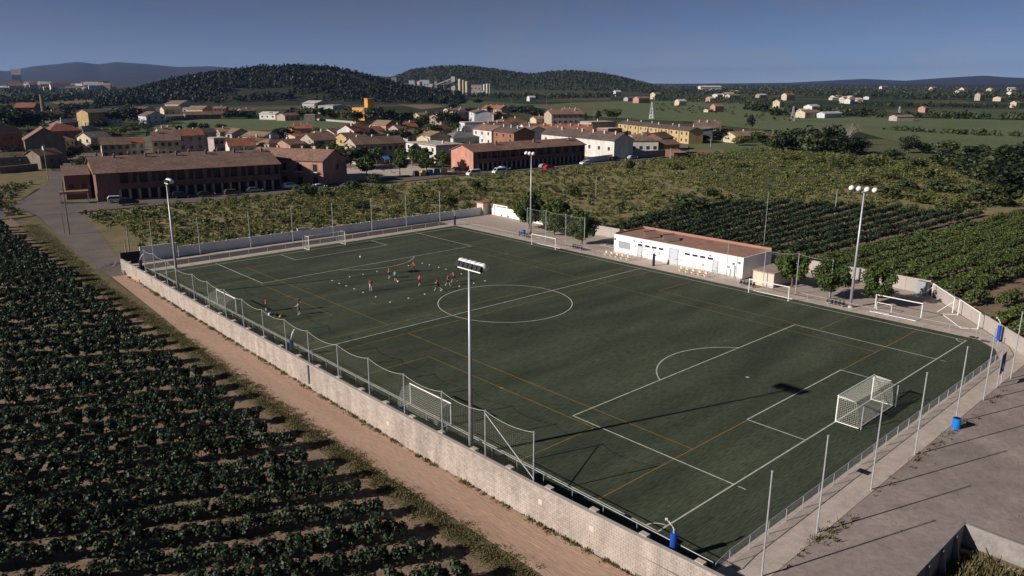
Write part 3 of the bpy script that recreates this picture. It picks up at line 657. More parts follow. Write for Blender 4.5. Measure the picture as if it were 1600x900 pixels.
# ------------------------------------------------------------------ poles and floodlights
def netpole(base, h, label, group, r=.06):
    o = empty('net_pole', base, label=label, cat='pole', group=group)
    MB().cyl((0, 0, 0), (0, 0, h), r, r*.85, 8).build('shaft', M['steel'], o)
    MB().cyl((0, 0, h), (0, 0, h+.06), r*1.3, n=8).build('cap', M['steel'], o); return o
xs = [-28.64, -21.63, -13.21, -4.98, 4.16, 11.6, 19.85]
ordn = ['first', 'second', 'third', 'fourth', 'fifth', 'sixth', 'seventh', 'eighth', 'ninth', 'tenth', 'eleventh', 'twelfth']
for i, x in enumerate(xs): netpole((x, -55.3, -.04), 7.1, f'slim grey net pole in the gravel yard, {ordn[i]} from the block wall', 'net poles behind the near goal')
for i, (x, y) in enumerate([(-27.2, 57.2), (-19.5, 57.2), (-10.4, 57.2), (-2.9, 55.6), (5.5, 55.6), (14.2, 55.6), (22.3, 55.3), (31, 55.3)]):
    netpole((x, y, -.02), 6.55, f'slim grey net pole behind the far goal, {ordn[i]} from the left', 'net poles behind the far goal', .07)
def netline(label, tops_, x, zt, fill=True):
    P = [atX(px, py, x) for px, py in tops_]; r = empty('ball_net', (P[0].x, P[0].y, 0), label=label, cat='net'); o = r.location
    for p in P: MB().cyl((p.x, p.y, 0), (p.x, p.y, p.z), .06, n=8).build('post', M['steel'], r, loc=-o)
    c_ = MB(); nb = MB()
    for a, b in zip(P[:-1], P[1:]):
        tp = [a.lerp(b, k/6)-Vector((0, 0, .25*4*(k/6)*(1-k/6))) for k in range(7)]; c_.tube(tp, .02, 5)
        if fill:
            n = int((b-a).length/.3)
            for k in range(n): q = a.lerp(b, k/n); ribbon(nb, (q.x, q.y, 1.8), (q.x, q.y, q.z-.2), .0016)
            for k in range(14): f = k/14; ribbon(nb, (a.x, a.y, 1.8+(a.z-1.9)*f), (b.x, b.y, 1.8+(b.z-1.9)*f), .0016)
    c_.build('top_cable', M['steel'], r, loc=-o)
    if fill: nb.build('net', M['net'], r, loc=-o)
    return r
netline('ball net on four posts in front of the far right trees', [(824, 324.5), (853.5, 329), (884.5, 335), (914, 340)], 33.9, 5)
netline('ball net on three posts in front of the right yard trees', [(1197, 391), (1249, 396.5), (1302.5, 406)], 33.7, 5, fill=False)
netpole((33.6, -13.2, 0), zat(1151, 380, (33.6, -13.2)), 'dark slim pole before the right end of the white building', None, .05)

def floodlight(base, h, heads, label, flip=1, rz=0.0):
    o = empty('floodlight', base, rz, label=label, cat='floodlight', group='four floodlights round the pitch')
    MB().cyl((0, 0, 0), (0, 0, .25), .36, .3, 12).build('base_plate', M['concrete'], o)
    MB().cyl((0, 0, .2), (0, 0, h), .2, .085, 12).build('mast', M['steel'], o, smooth=True)
    w = (len(heads)-1)*.42+.6
    MB().box((0, 0, h+.05), (.09, w, .09)).box((flip*.3, 0, h+.0), (.7, .08, .08)).build('cross_arm', M['whitepaint'], o)
    for i, y in enumerate(heads):
        lampo = empty('lamp_head', (flip*.1, y, h+.28)); lampo.parent = o
        rt = Matrix.Rotation(flip*math.radians(28), 3, 'Y')
        hb = MB().box((-flip*.05, 0, 0), (.3, .4, .46), taper=.8)
        hb.v = [tuple(rt @ Vector(v)) for v in hb.v]; hb.build('housing', M['black'], lampo)
        MB().dome(rt @ Vector((flip*.28, 0, .26)), .42, 1.0, .8, .72, 14, 6, full=True, rot=rt).build('reflector', M['whitepaint'], lampo, smooth=True)
    return o
floodlight((-31.75, -31.2, -.02), 15.35, [-1.2, -.72, -.16, .32, .86, 1.34], 'near floodlight mast with six white lamp heads beside the left fence')
floodlight((-31.65, 33.5, -.02), 15.6, [-.5, 0, .5], 'left floodlight mast near the dark gate at the far end of the track')
floodlight((36.2, 32.7, -.02), 15.5, [-1.0, 0, .95], 'far floodlight mast standing among the far right trees', -1)
floodlight((33, -32.7, -.02), 15.6, [-1.5, -.5, .55, 1.5], 'right floodlight mast beside the right yard trees', -1)

# ------------------------------------------------------------------ goals
def frame_goal(label, w, h, loc, rz, depth_top=.8, depth=1.8, post_r=.06, net_=True, group=None, back_posts=False, base=True, mesh=.2):
    o = empty('football_goal', loc, rz, label=label, cat='goal', group=group)   # local: opening faces -y, width along x
    for s in (-1, 1): MB().cyl((s*w/2, 0, 0), (s*w/2, 0, h), post_r, n=10).build('post', M['whitepaint'], o, smooth=False)
    MB().cyl((-w/2-post_r, 0, h), (w/2+post_r, 0, h), post_r, n=10).build('crossbar', M['whitepaint'], o)
    if base:
        b = MB(); b.tube([(-w/2, 0, .05), (-w/2, depth, .05), (w/2, depth, .05), (w/2, 0, .05)], .04, 6); b.build('ground_frame', M['whitepaint'], o)
    for s in (-1, 1):
        MB().cyl((s*w/2, 0, h), (s*w/2, depth_top, h-.12), .025, n=5).build('net_support', M['steel'], o)
        if back_posts: MB().cyl((s*w/2, depth+.25, 0), (s*w/2, depth+.25, h*.86), .05, n=6).build('back_post', M['steel'], o)
    if net_:
        nb = MB(); dt = depth_top; th_ = .0085
        nx = int(w/mesh); prof = [(0, h), (dt, h-.18), (depth*.94, h*.45), (depth, 0.03)]
        acc = [0]
        for a, b in zip(prof[:-1], prof[1:]): acc.append(acc[-1]+math.dist(a, b))
        def at(t): t *= acc[-1]; i = max(0, min(2, int(np.searchsorted(acc, t, side='right')-1))); f = (t-acc[i])/(acc[i+1]-acc[i]); return (prof[i][0]+(prof[i+1][0]-prof[i][0])*f, prof[i][1]+(prof[i+1][1]-prof[i][1])*f)
        nt_ = int(acc[-1]/mesh)
        for k in range(nx+1):
            x = -w/2+w*k/nx; pr = None
            for j in range(9):
                q = at(j/8); sg = -.12*math.sin(math.pi*k/nx)*math.sin(math.pi*min(1, j/6)); p = (x, q[0], q[1]+sg)
                if pr: ribbon(nb, pr, p, th_)
                pr = p
        for j in range(nt_+1):
            q = at(j/nt_); pr = None
            for k in range(9):
                sg = -.12*math.sin(math.pi*k/8)*math.sin(math.pi*min(1, j/nt_*8/6)); p = (-w/2+w*k/8, q[0], q[1]+sg)
                if pr: ribbon(nb, pr, p, th_)
                pr = p
        for s in (-1, 1):
            for j in range(1, nt_):
                q = at(j/nt_)
                ribbon(nb, (s*w/2, 0, q[1]), (s*w/2, q[0], q[1]), th_)
            n2 = int(depth/mesh)
            for k in range(1, n2):
                y = depth*k/n2; zt_ = h-.18*min(1, y/dt) if y < dt else (h-.18)*(1-((y-dt)/(depth-dt))**1.5)
                ribbon(nb, (s*w/2, y, 0), (s*w/2, y, zt_), th_)
        nb.build('net', M['net'], o)
    return o
frame_goal('full size white goal with net on the near goal line', 7.32, 2.5, (0, -HL, 0), math.pi, 1.6, 2.0, .065, back_posts=True, mesh=.17)
frame_goal('full size white goal on the far goal line', 7.32, 2.5, (0, HL, 0), 0, 1.6, 2.0, .065, back_posts=True, mesh=.24)
frame_goal('small white goal with net on the left touchline nearest the camera', 6.1, 2.0, (-HW, -22.6, 0), math.pi/2, .9, 1.5, back_posts=False, mesh=.17)
frame_goal('small white goal with net on the left touchline farther from the camera', 6.1, 2.0, (-HW, 22.3, 0), math.pi/2, .9, 1.5, mesh=.2)
frame_goal('small white goal on the right touchline before the right yard trees', 6.1, 2.0, (HW, -22.6, 0), -math.pi/2, .9, 1.3, mesh=.3, net_=False)
frame_goal('small white goal on the right touchline before the far right trees', 6.1, 2.0, (HW, 22.3, 0), -math.pi/2, .9, 1.3, mesh=.3, net_=False)
frame_goal('spare white goal frame stored behind the right touchline', 5.8, 2.0, (34.6, -38.2, 0), math.pi/2, .5, 1.6, net_=False)
frame_goal('tiny training goal inside the spare goal frame', 1.9, 1.1, (34.2, -36.6, 0), math.pi/2, .4, .8, .04, net_=False)
d_ = Vector((40.5-46.5, -43.3+38.4)); a_ = math.atan2(d_.y, d_.x)
frame_goal('large stored goal frame leaning by the angled wall, farther one', 7.32, 2.1, (43.2, -40.6, 0), a_+math.pi, .4, 0.3, net_=False, base=False)
frame_goal('large stored goal frame with base bars by the angled wall, nearer one', 6.0, 2.1, (37.6, -45.6, 0), a_+math.pi, .4, 1.9, net_=False)
gg = [o for o in SC.objects if o.name.startswith('football_goal')]
for s in (-3.66, 3.66): MB().cyl((s, 0, 1.6), (s, 1.9, .05), .04, n=6).build('strut', M['whitepaint'], gg[-2])

# ------------------------------------------------------------------ changing room building
BX = 35.4; yA = atX(960, 364, BX); yB = atX(1162, 405, BX)
H_B = (yA.z+yB.z)/2; YA, YB = yA.y, yB.y; BD = 8.3
bl = empty('changing_room_building', (BX, (YA+YB)/2, -.02), label='long low white changing room building with terracotta flat roof', cat='building')
o = bl.location
LB = YA-YB; 
MB().box((BX+BD/2, (YA+YB)/2, H_B/2), (BD, LB, H_B)).build('wall', M['render'], bl, loc=-o)
MB().box((BX+BD/2+.05, (YA+YB)/2, H_B-.03), (BD-.5, LB-.4, .12)).build('roof_deck', M['roofred'], bl, loc=-o)
MB().box((BX+BD-.1, (YA+YB)/2, H_B+.2), (.22, LB+.02, .4)).box((BX+BD/2, YA-.1, H_B+.12), (BD-.3, .2, .24)).build('parapet', mat('terracotta_parapet', (.36, .19, .14), (.3, .16, .12), 1.0), bl, loc=-o)
MB().box((BX-.03, (YA+YB)/2, .14), (.05, LB, .28)).build('skirting', M['concrete'], bl, loc=-o)
def onwall(x0, y0, x1, y1, name, mt, d=.05, frame=None):
    a = atX(x0, y0, BX); b = atX(x1, y1, BX); 
    w = abs(a.y-b.y); h = abs(a.z-b.z); z = (a.z+b.z)/2; y = (a.y+b.y)/2
    p = MB().box((BX-d/2-.003, y, z), (d, w, h)).build(name, mt, bl, loc=-o)
    return p, y, z, w, h
def wallbox(y, z, w, h, name, mt, d=.05): return MB().box((BX-d/2-.003, y, z), (d, w, h)).build(name, mt, bl, loc=-o)
def wy(px, py): p = atX(px, py, BX); return p.y, p.z
y1, z1 = wy(967, 378); y2, z2 = wy(984, 391); wallbox((y1+y2)/2, 1.75, abs(y1-y2), 1.15, 'roller_shutter', M['shutter'])
for k in range(6): wallbox((y1+y2)/2, 1.28+.19*k, abs(y1-y2)-.05, .02, 'shutter_slat', M['greydoor'], .07)
for px, py in ((1000.5, 382.7), (1011.5, 384.6), (1022.3, 386.5), (1033, 388.5), (1074, 396.7), (1086, 399), (1098, 401.3), (1110, 403.7)):
    y, z = wy(px, py); w_ = wallbox(y, 2.32, .95, .34, 'window', M['glass'], .03)
    for zz, hh in ((2.32+.2, .05), (2.32-.2, .06)): MB().box((BX-.045, y, zz), (.09, 1.05, hh)).build('frame', M['whitepaint'], w_)
for px, py, w, h in ((1000, 393.5, .95, 2.1), (1052.5, 402, 1.75, 2.75), (1117.5, 419, .95, 2.15)):
    y, z = wy(px, py); dd = wallbox(y, h/2+.02, w, h, 'door', M['greydoor'])
    MB().box((BX-.08, y-.35*w, 1.05), (.05, .05, .16)).build('handle', M['black'], dd)
    MB().box((BX-.07, y+w/2-.02, h/2+.02), (.05, .05, h)).box((BX-.07, y-w/2+.02, h/2+.02), (.05, .05, h)).box((BX-.07, y, h+.02), (.05, w, .05)).build('frame', M['shutter'], dd)
for px, py, w, h in ((1000.5, 390, .25, .25), (992.5, 384, .22, .35), (1008, 389.8, .6, .1), (1030.8, 396, .25, .45), (1042, 401, .12, .3), (1063.7, 406, .6, .12), (1075, 403, .3, .15), (1098.5, 413.5, .25, .4), (1138.5, 417, .5, .35), (1054.5, 401.5, .25, .2)):
    y, z = wy(px, py); wallbox(y, z, w, h, 'notice_plate', M['shutter'], .03)
for px, py in ((991, 376), (1002, 378), (1110, 399)):
    y, z = wy(px, py); MB().box((BX-.12, y, z), (.22, .3, .16)).build('wall_lamp', M['shutter'], bl, loc=-o)
for px, py in ((962.5, 372.5), (1157, 410), (1148, 411.5)):
    y, z = wy(px, py); MB().cyl((BX, y, z), (BX-.3, y+.25, z-.08), .09, .14, 8).build('loudspeaker', M['shutter'], bl, loc=-o)
for px, py in ((1012.5, 397.5), (1018, 398), (1022, 398.5), (1025, 399)):
    y, z = wy(px, py); wallbox(y, z, .12, .16, 'tap', M['black'], .08)
MB().box((BX-.08, YB+1.35, 1.0), (.12, .12, 1.9)).box((BX-.08, YB+2.1, .7), (.12, .08, 1.2)).build('downpipe', M['shutter'], bl, loc=-o)
# solar thermal panels on the roof
for k, yy in enumerate((YA-6.2, YA-10.2)):
    s_ = empty('solar_water_panel', (BX+2.6, yy, H_B+.03), math.radians(-20), label=['tilted solar panel on the roof, nearer the roof end', 'tilted solar panel on the roof, nearer the roof middle'][k], cat='solar panel', group='roof solar panels')
    pm_ = MB(); pm_.quad((-1.2, -1.0, .1), (1.2, -1.0, .1), (1.2, .9, .9), (-1.2, .9, .9)); pm_.quad((-1.2, .9, .86), (1.2, .9, .86), (1.2, -1.0, .06), (-1.2, -1.0, .06)); pm_.build('collector', mat('dull_collector', (.25, .17, .15), rough=.5), s_)
    MB().cyl((-1.2, .9, .95), (1.2, .9, .95), .1, n=8).build('tank', M['roofred'], s_)
    MB().cyl((-1, .9, 0), (-1, .9, .9), .03, n=5).cyl((1, .9, 0), (1, .9, .9), .03, n=5).build('stand', M['steel'], s_)
# annex
ax = empty('annex_shed', (37.2, -18.9, -.02), label='small cream lean-to shed at the right end of the white building', cat='shed')
creamw = mat('cream_render', (.6, .52, .44), (.55, .47, .4), .7, fine=.05)
MB().box((0, 0, 1.05), (5.6, 3.4, 2.1)).build('wall', creamw, ax); MB().box((0, 0, 2.16), (5.9, 3.6, .12)).build('roof', mat('shed_roof', (.36, .27, .22), (.3, .23, .19), 1), ax)
MB().box((-2.82, .4, .95), (.04, 1.0, 1.9)).build('door', M['cream'], ax)

# dugouts
def dugout(y0, y1, label):
    L = abs(y1-y0); r = empty('dugout', (31.9, (y0+y1)/2, 0), label=label, cat='dugout', group='two dugouts on the right touchline'); n = 6
    hoop = [(-.55, 0, 0), (-.55, 0, 1.2)]
    hp = MB(); pts = [(1.05, 0, 0), (1.1, 0, .8), (1.02, 0, 1.4), (.7, 0, 1.85), (.2, 0, 2.02), (-.35, 0, 1.95)]; hp.tube(pts, .028, 5); hm_ = hp.mesh('hoop', M['steel'])
    for i in range(n+1): ob('hoop', hm_, r, loc=(0, -L/2+L*i/n, 0))
    MB().cyl((-.35, -L/2, 1.95), (-.35, L/2, 1.95), .025, n=5).cyl((1.1, -L/2, .8), (1.1, L/2, .8), .02, n=5).cyl((.7, -L/2, 1.85), (.7, L/2, 1.85), .02, n=5).build('rail', M['steel'], r)
    st = MB().dome((0, 0, .34), .3, 1.1, .95, .5, 10, 3).box((.24, 0, .62), (.1, .44, .5), taper=.8).cyl((0, 0, .02), (0, 0, .36), .08, n=6)
    sm = st.mesh('seat', M['cream']); cush = MB().dome((-.03, 0, .5), .17, 1, 1, .3, 8, 2).mesh('cushion', M['black'])
    for i in range(5): s_ = ob('seat', sm, r, loc=(.35, -L/2+L*(i+.6)/5.2, 0)); ob('cushion', cush, s_)
    return r
dugout(10.6, 4.4, 'dugout with cream seats nearer the far right trees'); dugout(-5.0, -11.0, 'dugout with cream seats before the white building')
def seatrow(x, y, label, n=5):
    r = empty('seat_row', (x, y, 0), label=label, cat='bench', group='black seat rows')
    st = MB().box((0, 0, .42), (.36, .38, .06)).box((.17, 0, .66), (.05, .38, .42)).box((0, 0, .36), (.3, .3, .06)).mesh('seat', M['black'])
    for i in range(n): ob('seat', st, r, loc=(0, (i-(n-1)/2)*.52, 0))
    b = MB().box((0, 0, .3), (.08, n*.52, .06)); [b.box((0, s*n*.2, .15), (.3, .06, .3)) for s in (-1, 1)]; b.build('beam', M['steel'], r)
seatrow(32.2, -17.6, 'row of black seats at the right end of the white building'); seatrow(32.2, -31.0, 'row of black seats beside the right floodlight')
seatrow(33.2, 31.8, 'row of black seats beside the far floodlight'); seatrow(32.4, 16.7, 'row of black seats beyond the farther dugout')

# sprinkler posts, banner, bins
def sprinkler(x, y, rz, label, mt, h=1.9):
    r = empty('sprinkler_post', (x, y, 0), rz, label=label, cat='sprinkler', group='padded sprinkler posts round the pitch')
    MB().cyl((0, 0, .02), (0, 0, h), .22, .22, 12).build('padding', mt, r, smooth=False); MB().cyl((0, 0, h), (0, 0, h+.25), .07, n=8).build('riser', M['steel'], r)
    a = MB().tube([(0, 0, h+.22), (.12, 0, h+.5), (.5, 0, h+.95)], .045, 6); a.box((.53, 0, h+.98), (.14, .1, .12)); a.cyl((.1, .07, h+.45), (.36, .07, h+.85), .025, n=5); a.build('cannon', M['whitepaint'], r)
sprinkler(-31.3, -50.6, math.radians(140), 'blue padded sprinkler post at the near left corner', M['blue'])
sprinkler(-31.6, -.3, math.radians(20), 'navy padded sprinkler post at the left end of the halfway line', M['darkblue'])
sprinkler(-31.2, 50.8, math.radians(-30), 'navy padded sprinkler post by the dark gate corner', M['darkblue'])
sprinkler(31.3, 50.6, math.radians(-140), 'blue padded sprinkler post at the far right corner', M['darkblue'])
sprinkler(32.6, -.2, math.radians(180), 'navy padded sprinkler post between the two dugouts', M['darkblue'], 2.0)
sprinkler(32.0, -50.6, math.radians(140), 'blue padded sprinkler post at the right corner by the path', M['blue'])
bn = empty('banner_board', (16.8, -55.1, 0), math.radians(4), label='dark blue advertising banner on two posts behind the path', cat='banner')
for s in (-.8, .8): MB().cyl((s, 0, 0), (s, 0, 3.4), .05, n=6).build('post', M['steel'], bn)
MB().box((0, -.04, 2.35), (1.75, .05, 2.0)).build('board', mat('navy_print', (.02, .028, .085), (.03, .04, .12), 2), bn)
pr = MB()
for a, b in (((-.35, 1.85), (.15, 2.3)), ((.1, 1.6), (.5, 1.95)), ((-.6, 1.5), (-.05, 1.6))): pr.quad((a[0], -.075, a[1]), (b[0], -.075, a[1]), (b[0]+.1, -.075, b[1]), (a[0]+.1, -.075, b[1]))
pr.build('print', mat('pale_print', (.55, .6, .7)), bn)
def barrel(x, y, label, mt):
    r = empty('litter_barrel', (x, y, -.03), label=label, cat='barrel')
    MB().cyl((0, 0, 0), (0, 0, .95), .33, .33, 16).build('drum', mt, r); rg = MB()
    for z in (.32, .64, .95): rg.cyl((0, 0, z-.02), (0, 0, z+.02), .35, n=16)
    rg.build('hoop', mt, r); MB().cyl((0, 0, .95), (0, 0, .975), .29, n=16).build('opening', M['black'], r)
barrel(2.9, -55.75, 'blue litter barrel standing in the gravel yard', M['bluebin']); barrel(34.8, 33.2, 'blue litter barrel below the far right trees', M['bluebin'])
hut = empty('entrance_hut', (45.0, 57.3, -.05), math.radians(5), label='small entrance hut with red roof at the far wall corner', cat='hut')
MB().box((0, 0, 1.35), (2.4, 2.0, 2.7)).build('wall', creamw, hut); MB().box((0, 0, 2.8), (2.9, 2.5, .22)).build('roof', mat('hut_red_roof', (.36, .13, .08), (.3, .11, .07), 2), hut)
MB().box((.4, -1.02, 1.0), (.9, .04, 2.0)).build('door', M['shutter'], hut)
gp = empty('gate_frame', (45.9, 52.5, 0), label='white gate frame beside the entrance hut', cat='gate')
MB().box((0, -2.2, 1.1), (.3, .3, 2.2)).build('post', M['render'], gp); MB().box((0, 2.2, 1.1), (.3, .3, 2.2)).build('post', M['render'], gp); MB().box((0, 0, 2.3), (.3, 4.8, .25)).build('lintel', M['render'], gp)
tr = empty('trestle', (34.7, -49.4, 0), math.radians(40), label='brown folded trestle by the right corner wall', cat='trestle')
brown = mat('brown_foam', (.3, .19, .06), (.24, .15, .05), 2)
MB().box((0, 0, .75), (.5, .35, 1.6), taper=.8).build('upright', brown, tr); b = MB(); b.cyl((-.1, 0, 1.4), (-1.2, 0, .05), .16, n=8); b.build('leg', brown, tr)
gb = empty('green_bin', (32.6, -51.6, 0), label='low dark teal crate beside the right corner sprinkler', cat='crate'); MB().box((0, 0, .25), (1.1, .7, .5)).build('body', mat('teal_plastic', (.02, .1, .12)), gb); MB().box((0, 0, .52), (1.16, .76, .06)).build('rim', M['black'], gb)
hatch = MB().box((0, 0, 0), (.7, .9, .02)).mesh('drain_cover', M['black'])
for i, (px, py) in enumerate(((1350, 737), (1522, 527), (1540, 533))):
    tag(ob('drain_cover', hatch, loc=G(px, py, 0)), ['dark drain cover on the concrete path behind the near goal', 'dark drain cover at the right corner, nearer the stored goals', 'dark drain cover at the right corner, nearer the sprinkler'][i], 'drain cover')
lb = empty('round_sign', (G(391, 509, .9).x-.15, G(391, 509, .9).y, .55), label='small red round sign on the left railing', cat='sign'); MB().cyl((0, -.02, .35), (0, .02, .35), .22, n=14).build('disc', mat('red_plastic', (.6, .08, .06)), lb); MB().cyl((0, -.03, .35), (0, .03, .35), .09, n=10).build('centre', M['whitepaint'], lb)
lbench = empty('grandstand_step', (-32.0, 0, 0), label='low concrete step behind the left railing', cat='step'); MB().box((.0, 0, .2), (.34, 92, .4)).build('tread', M['concrete'], lbench)

st_ = MB()
for _ in range(150):
    x, y = RNG.uniform(-26, 24), -56-abs(RNG.gauss(0, 4.5)); q = RNG.uniform(.03, .12)
    if y < -61 and x < -12.5: continue
    st_.box((x, y, -.03), (q*RNG.uniform(.8, 2), q, q*.7), RNG.uniform(0, 3), taper=.6)
tag(st_.build('loose_stones', mat('stone', (.2, .17, .16), (.14, .12, .11), 3)), 'loose stones and clods scattered over the gravel yard', 'stones', kind='stuff')
# ------------------------------------------------------------------ vineyards: every row a thing, its foliage in chunks
def vine_chunk(seed, mt, L=4.0, H=1.45, Wd=.42, n=620, leaf=.2, base=.25):
    rng = np.random.default_rng(seed); ks = int(L/.55)
    cx = (np.arange(ks)+.5)*L/ks+rng.normal(0, .08, ks); cz = base+(H-base)*rng.uniform(.35, .78, ks); cy = rng.normal(0, .1, ks); cr = rng.uniform(.32, .52, ks)
    k = rng.integers(0, ks, n); D = rng.normal(size=(n, 3)); D /= np.linalg.norm(D, axis=1, keepdims=True)
    P = np.stack([cx[k], cy[k], cz[k]], 1)+D*np.stack([cr[k]*1.0, np.full(n, Wd)*rng.uniform(.7, 1.2, n), cr[k]*1.05], 1)*rng.uniform(.55, 1.1, n)[:, None]
    ns = 26; sh = np.stack([rng.uniform(0, L, ns), rng.normal(0, .15, ns), H*rng.uniform(.85, 1.18, ns)], 1)
    P = np.concatenate([P, sh]); D = np.concatenate([D, np.tile([0, 0, 1.], (ns, 1))]); P[:, 2] = np.clip(P[:, 2], .12, None)
    Q = leafquads(P, leaf, rng, out=D); mi = [0]*len(Q); T = []
    for x in np.arange(.5, L, 1.1):
        for dx, dy in ((.035, 0), (0, .035)): T.append([(x-dx, -dy, 0), (x+dx, dy, 0), (x+dx*.7, dy*.7, .8), (x-dx*.7, -dy*.7, .8)])
    return quadmesh('foliage', np.concatenate([Q, np.array(T)]), [mt, M['bark']], mi+[1]*len(T))
def ordinal(n): return f"{n}{'th' if 10 <= n % 100 <= 20 else {1: 'st', 2: 'nd', 3: 'rd'}.get(n % 10, 'th')}"
VC = [vine_chunk(100+i, M['leaf_vine'], 4.0, 1.75, .74, 1500, .22, .1) for i in range(7)]
ang = math.atan2(.465, -.885)
nrow = 0
for i in range(48):
    ye = -52.5+3.45*i; xe = -40.7+RNG.uniform(-.7, .5)+(0.9 if ye > 40 else 0)
    # how far the row runs until it has left the frame
    L = 8
    while L < 44:
        x, y = xe+L*math.cos(ang), ye+L*math.sin(ang); p = np.array([x, y, -1])-CC; dd = p@CF
        if dd > 1 and 800+FPX*(p@CR)/dd < -90: break
        if dd <= 1: break
        L += 4
    if ye > 112: continue
    nrow += 1
    r = empty('vine_row', (xe, ye, zleft(ye)), ang, label=f'leafy vine row in the left foreground vineyard, {ordinal(nrow)} from the picture bottom', cat='vine row', group='vine rows of the left vineyard')
    for k in range(int(L/4)+1):
        sc = RNG.uniform(.85, 1.15); yk = ye+4*k*math.sin(ang)
        c_ = ob('foliage', RNG.choice(VC), r, loc=(4*k+(4 if RNG.random() < .5 else 0), RNG.gauss(0, .08), zleft(yk)-zleft(ye)), scale=(1, RNG.uniform(.9, 1.2), sc))
        if c_.location.x > 4*k+1: c_.rotation_euler.z = math.pi
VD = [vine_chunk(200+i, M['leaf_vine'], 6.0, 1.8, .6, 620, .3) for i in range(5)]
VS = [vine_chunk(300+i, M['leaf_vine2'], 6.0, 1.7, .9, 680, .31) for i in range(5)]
a1 = math.atan2(-6, 80.5)
for i in range(15):
    y0 = -14.4+2.75*i; x0 = 50.5
    xend = float(np.interp(y0, [-15, -8, 0, 10, 16, 26], [128, 120, 114, 110, 104, 84]))
    r = empty('vine_row', (x0, y0, -.03), float(np.interp(y0, [-16, 25], [a1, .14])), label=f'dark vine row in the dense vineyard behind the building, {ordinal(i+1)} from the dirt gap', cat='vine row', group='vine rows behind the building')
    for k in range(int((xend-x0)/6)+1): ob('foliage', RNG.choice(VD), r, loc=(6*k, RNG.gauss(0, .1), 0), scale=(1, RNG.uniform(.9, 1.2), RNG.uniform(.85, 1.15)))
a2 = math.atan2(-6.6, 64.6)
for i in range(19):
    y0 = -17.6-2.8*i; x0 = 51.0 if y0 > -35 else 51.0+(y0+35)*1.16+2.5
    L = 96 if i < 12 else 70
    r = empty('vine_row', (x0, y0, -.03), a2, label=f'sunny vine row in the right vineyard, {ordinal(i+1)} from the dirt gap', cat='vine row', group='vine rows of the right vineyard')
    for k in range(int(L/6)+1):
        if i in (9, 10) and k < 4 and RNG.random() < .8: continue
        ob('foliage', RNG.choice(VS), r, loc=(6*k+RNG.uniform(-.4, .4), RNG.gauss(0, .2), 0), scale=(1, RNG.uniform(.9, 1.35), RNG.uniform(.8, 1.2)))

# ------------------------------------------------------------------ scrub
def bush_proto(seed, n, leaf):
    rng = np.random.default_rng(seed); P, D = crownpts(rng, n, 7, lambda c: c*np.array([1, 1, .7]), .42)
    P[:, 2] = np.clip(P[:, 2]*.8+.55, .05, None); return leafquads(P, leaf, rng, out=D)
BP = [bush_proto(400+i, 64, .36) for i in range(10)]
BPL = [bush_proto(450+i, 26, .5) for i in range(10)]
def scatter(name, items, protos, mt, label, cat='scrub', rng=np.random.default_rng(3)):
    A, MI = [], []
    for x, y, z, s, h, m_ in items:
        q = protos[rng.integers(len(protos))]
        if protos is BP and x > 105: q = BPL[rng.integers(10)]
        t = rng.uniform(0, 6.28); R = np.array([[math.cos(t), -math.sin(t), 0], [math.sin(t), math.cos(t), 0], [0, 0, 1]])
        A.append((q @ R.T)*np.array([s, s, h])+np.array([x, y, z])); MI += [m_]*len(q)
    return tag(ob(name, quadmesh(name, np.concatenate(A), mt, MI)), label, cat, kind='stuff')
it = []; EXP = GT(1436, 262)
def pnoise(x, y): return math.sin(x*.13+1.3*math.sin(y*.11))+math.sin(y*.19+x*.05)+.6*math.sin(x*.41-y*.33)
for i in range(84):
    for j in range(43):
        x = -27+1.45*i+RNG.gauss(0, .5); y = 63+1.45*j+RNG.gauss(0, .5)
        if y > 116.5 or x < -27.5+(y-62)*.05+(4 if 72 < y < 92 else 1.5): continue
        if x > 46+(y-60)*.1: continue
        if RNG.random() < .2+.16*(pnoise(x, y) < -.6): continue
        s = RNG.choice([.4, .5, .6, .75, .9, 1.1]); it.append((x, y, -.05, s, s*RNG.uniform(.8, 1.3), 0 if RNG.random() < .6 else 1))
for _ in range(10500):
    x = RNG.uniform(46, 260); y = RNG.uniform(20, 112)
    if y < 30+max(0, (x-110))*.0 and x < 112: 
        if y < 26.5-max(0, (x-60))*.02 or RNG.random() < .4: continue
    if y > 112-(x-174)*.02 and x > 174: continue
    if RNG.random() < .32+.3*(pnoise(x*.8, y*.8) < -.2): continue
    s = RNG.choice([.4, .5, .6, .7, .85, 1.1])*(1 if x < 150 else 1.2); it.append((x, y, -.05, s, s*RNG.uniform(.7, 1.1), 0 if RNG.random() < .75 else 1))
for _ in range(2600):   # scrub on the right beyond the vines
    x = RNG.uniform(106, 280); y = RNG.uniform(-60, 30)
    if x < 150 and y < -17: continue
    if x < 126-(y+17)*.4: continue
    if (x-EXP.x)**2+(y-EXP.y)**2 < 60: continue
    s = RNG.uniform(.5, 1.3); it.append((x, y, -.05, s, s*RNG.uniform(.7, 1.0), 1 if RNG.random() < .35 else 0))
scatter('scrub', it, BP, [M['leaf_olive'], M['leaf_scrub_dark']], 'low yellow green scrub and neglected vines covering the field')
it = []
for _ in range(260):
    x = RNG.uniform(-34, -8); y = RNG.uniform(134, 182)
    if x > -33+(y-134)*.3: continue
    s = RNG.uniform(.6, 1.3); it.append((x-1.5, y, -.05, s, s, 1 if RNG.random() < .6 else 0))
for _ in range(120):
    x = RNG.uniform(-52, -33); y = RNG.uniform(122, 170); s = RNG.uniform(.6, 1.5); it.append((x, y, -.05, s, s, 1))
scatter('scrub', it, BP, [M['leaf_olive'], M['leaf_scrub_dark']], 'dark scrub on the bank left of the uphill lane')

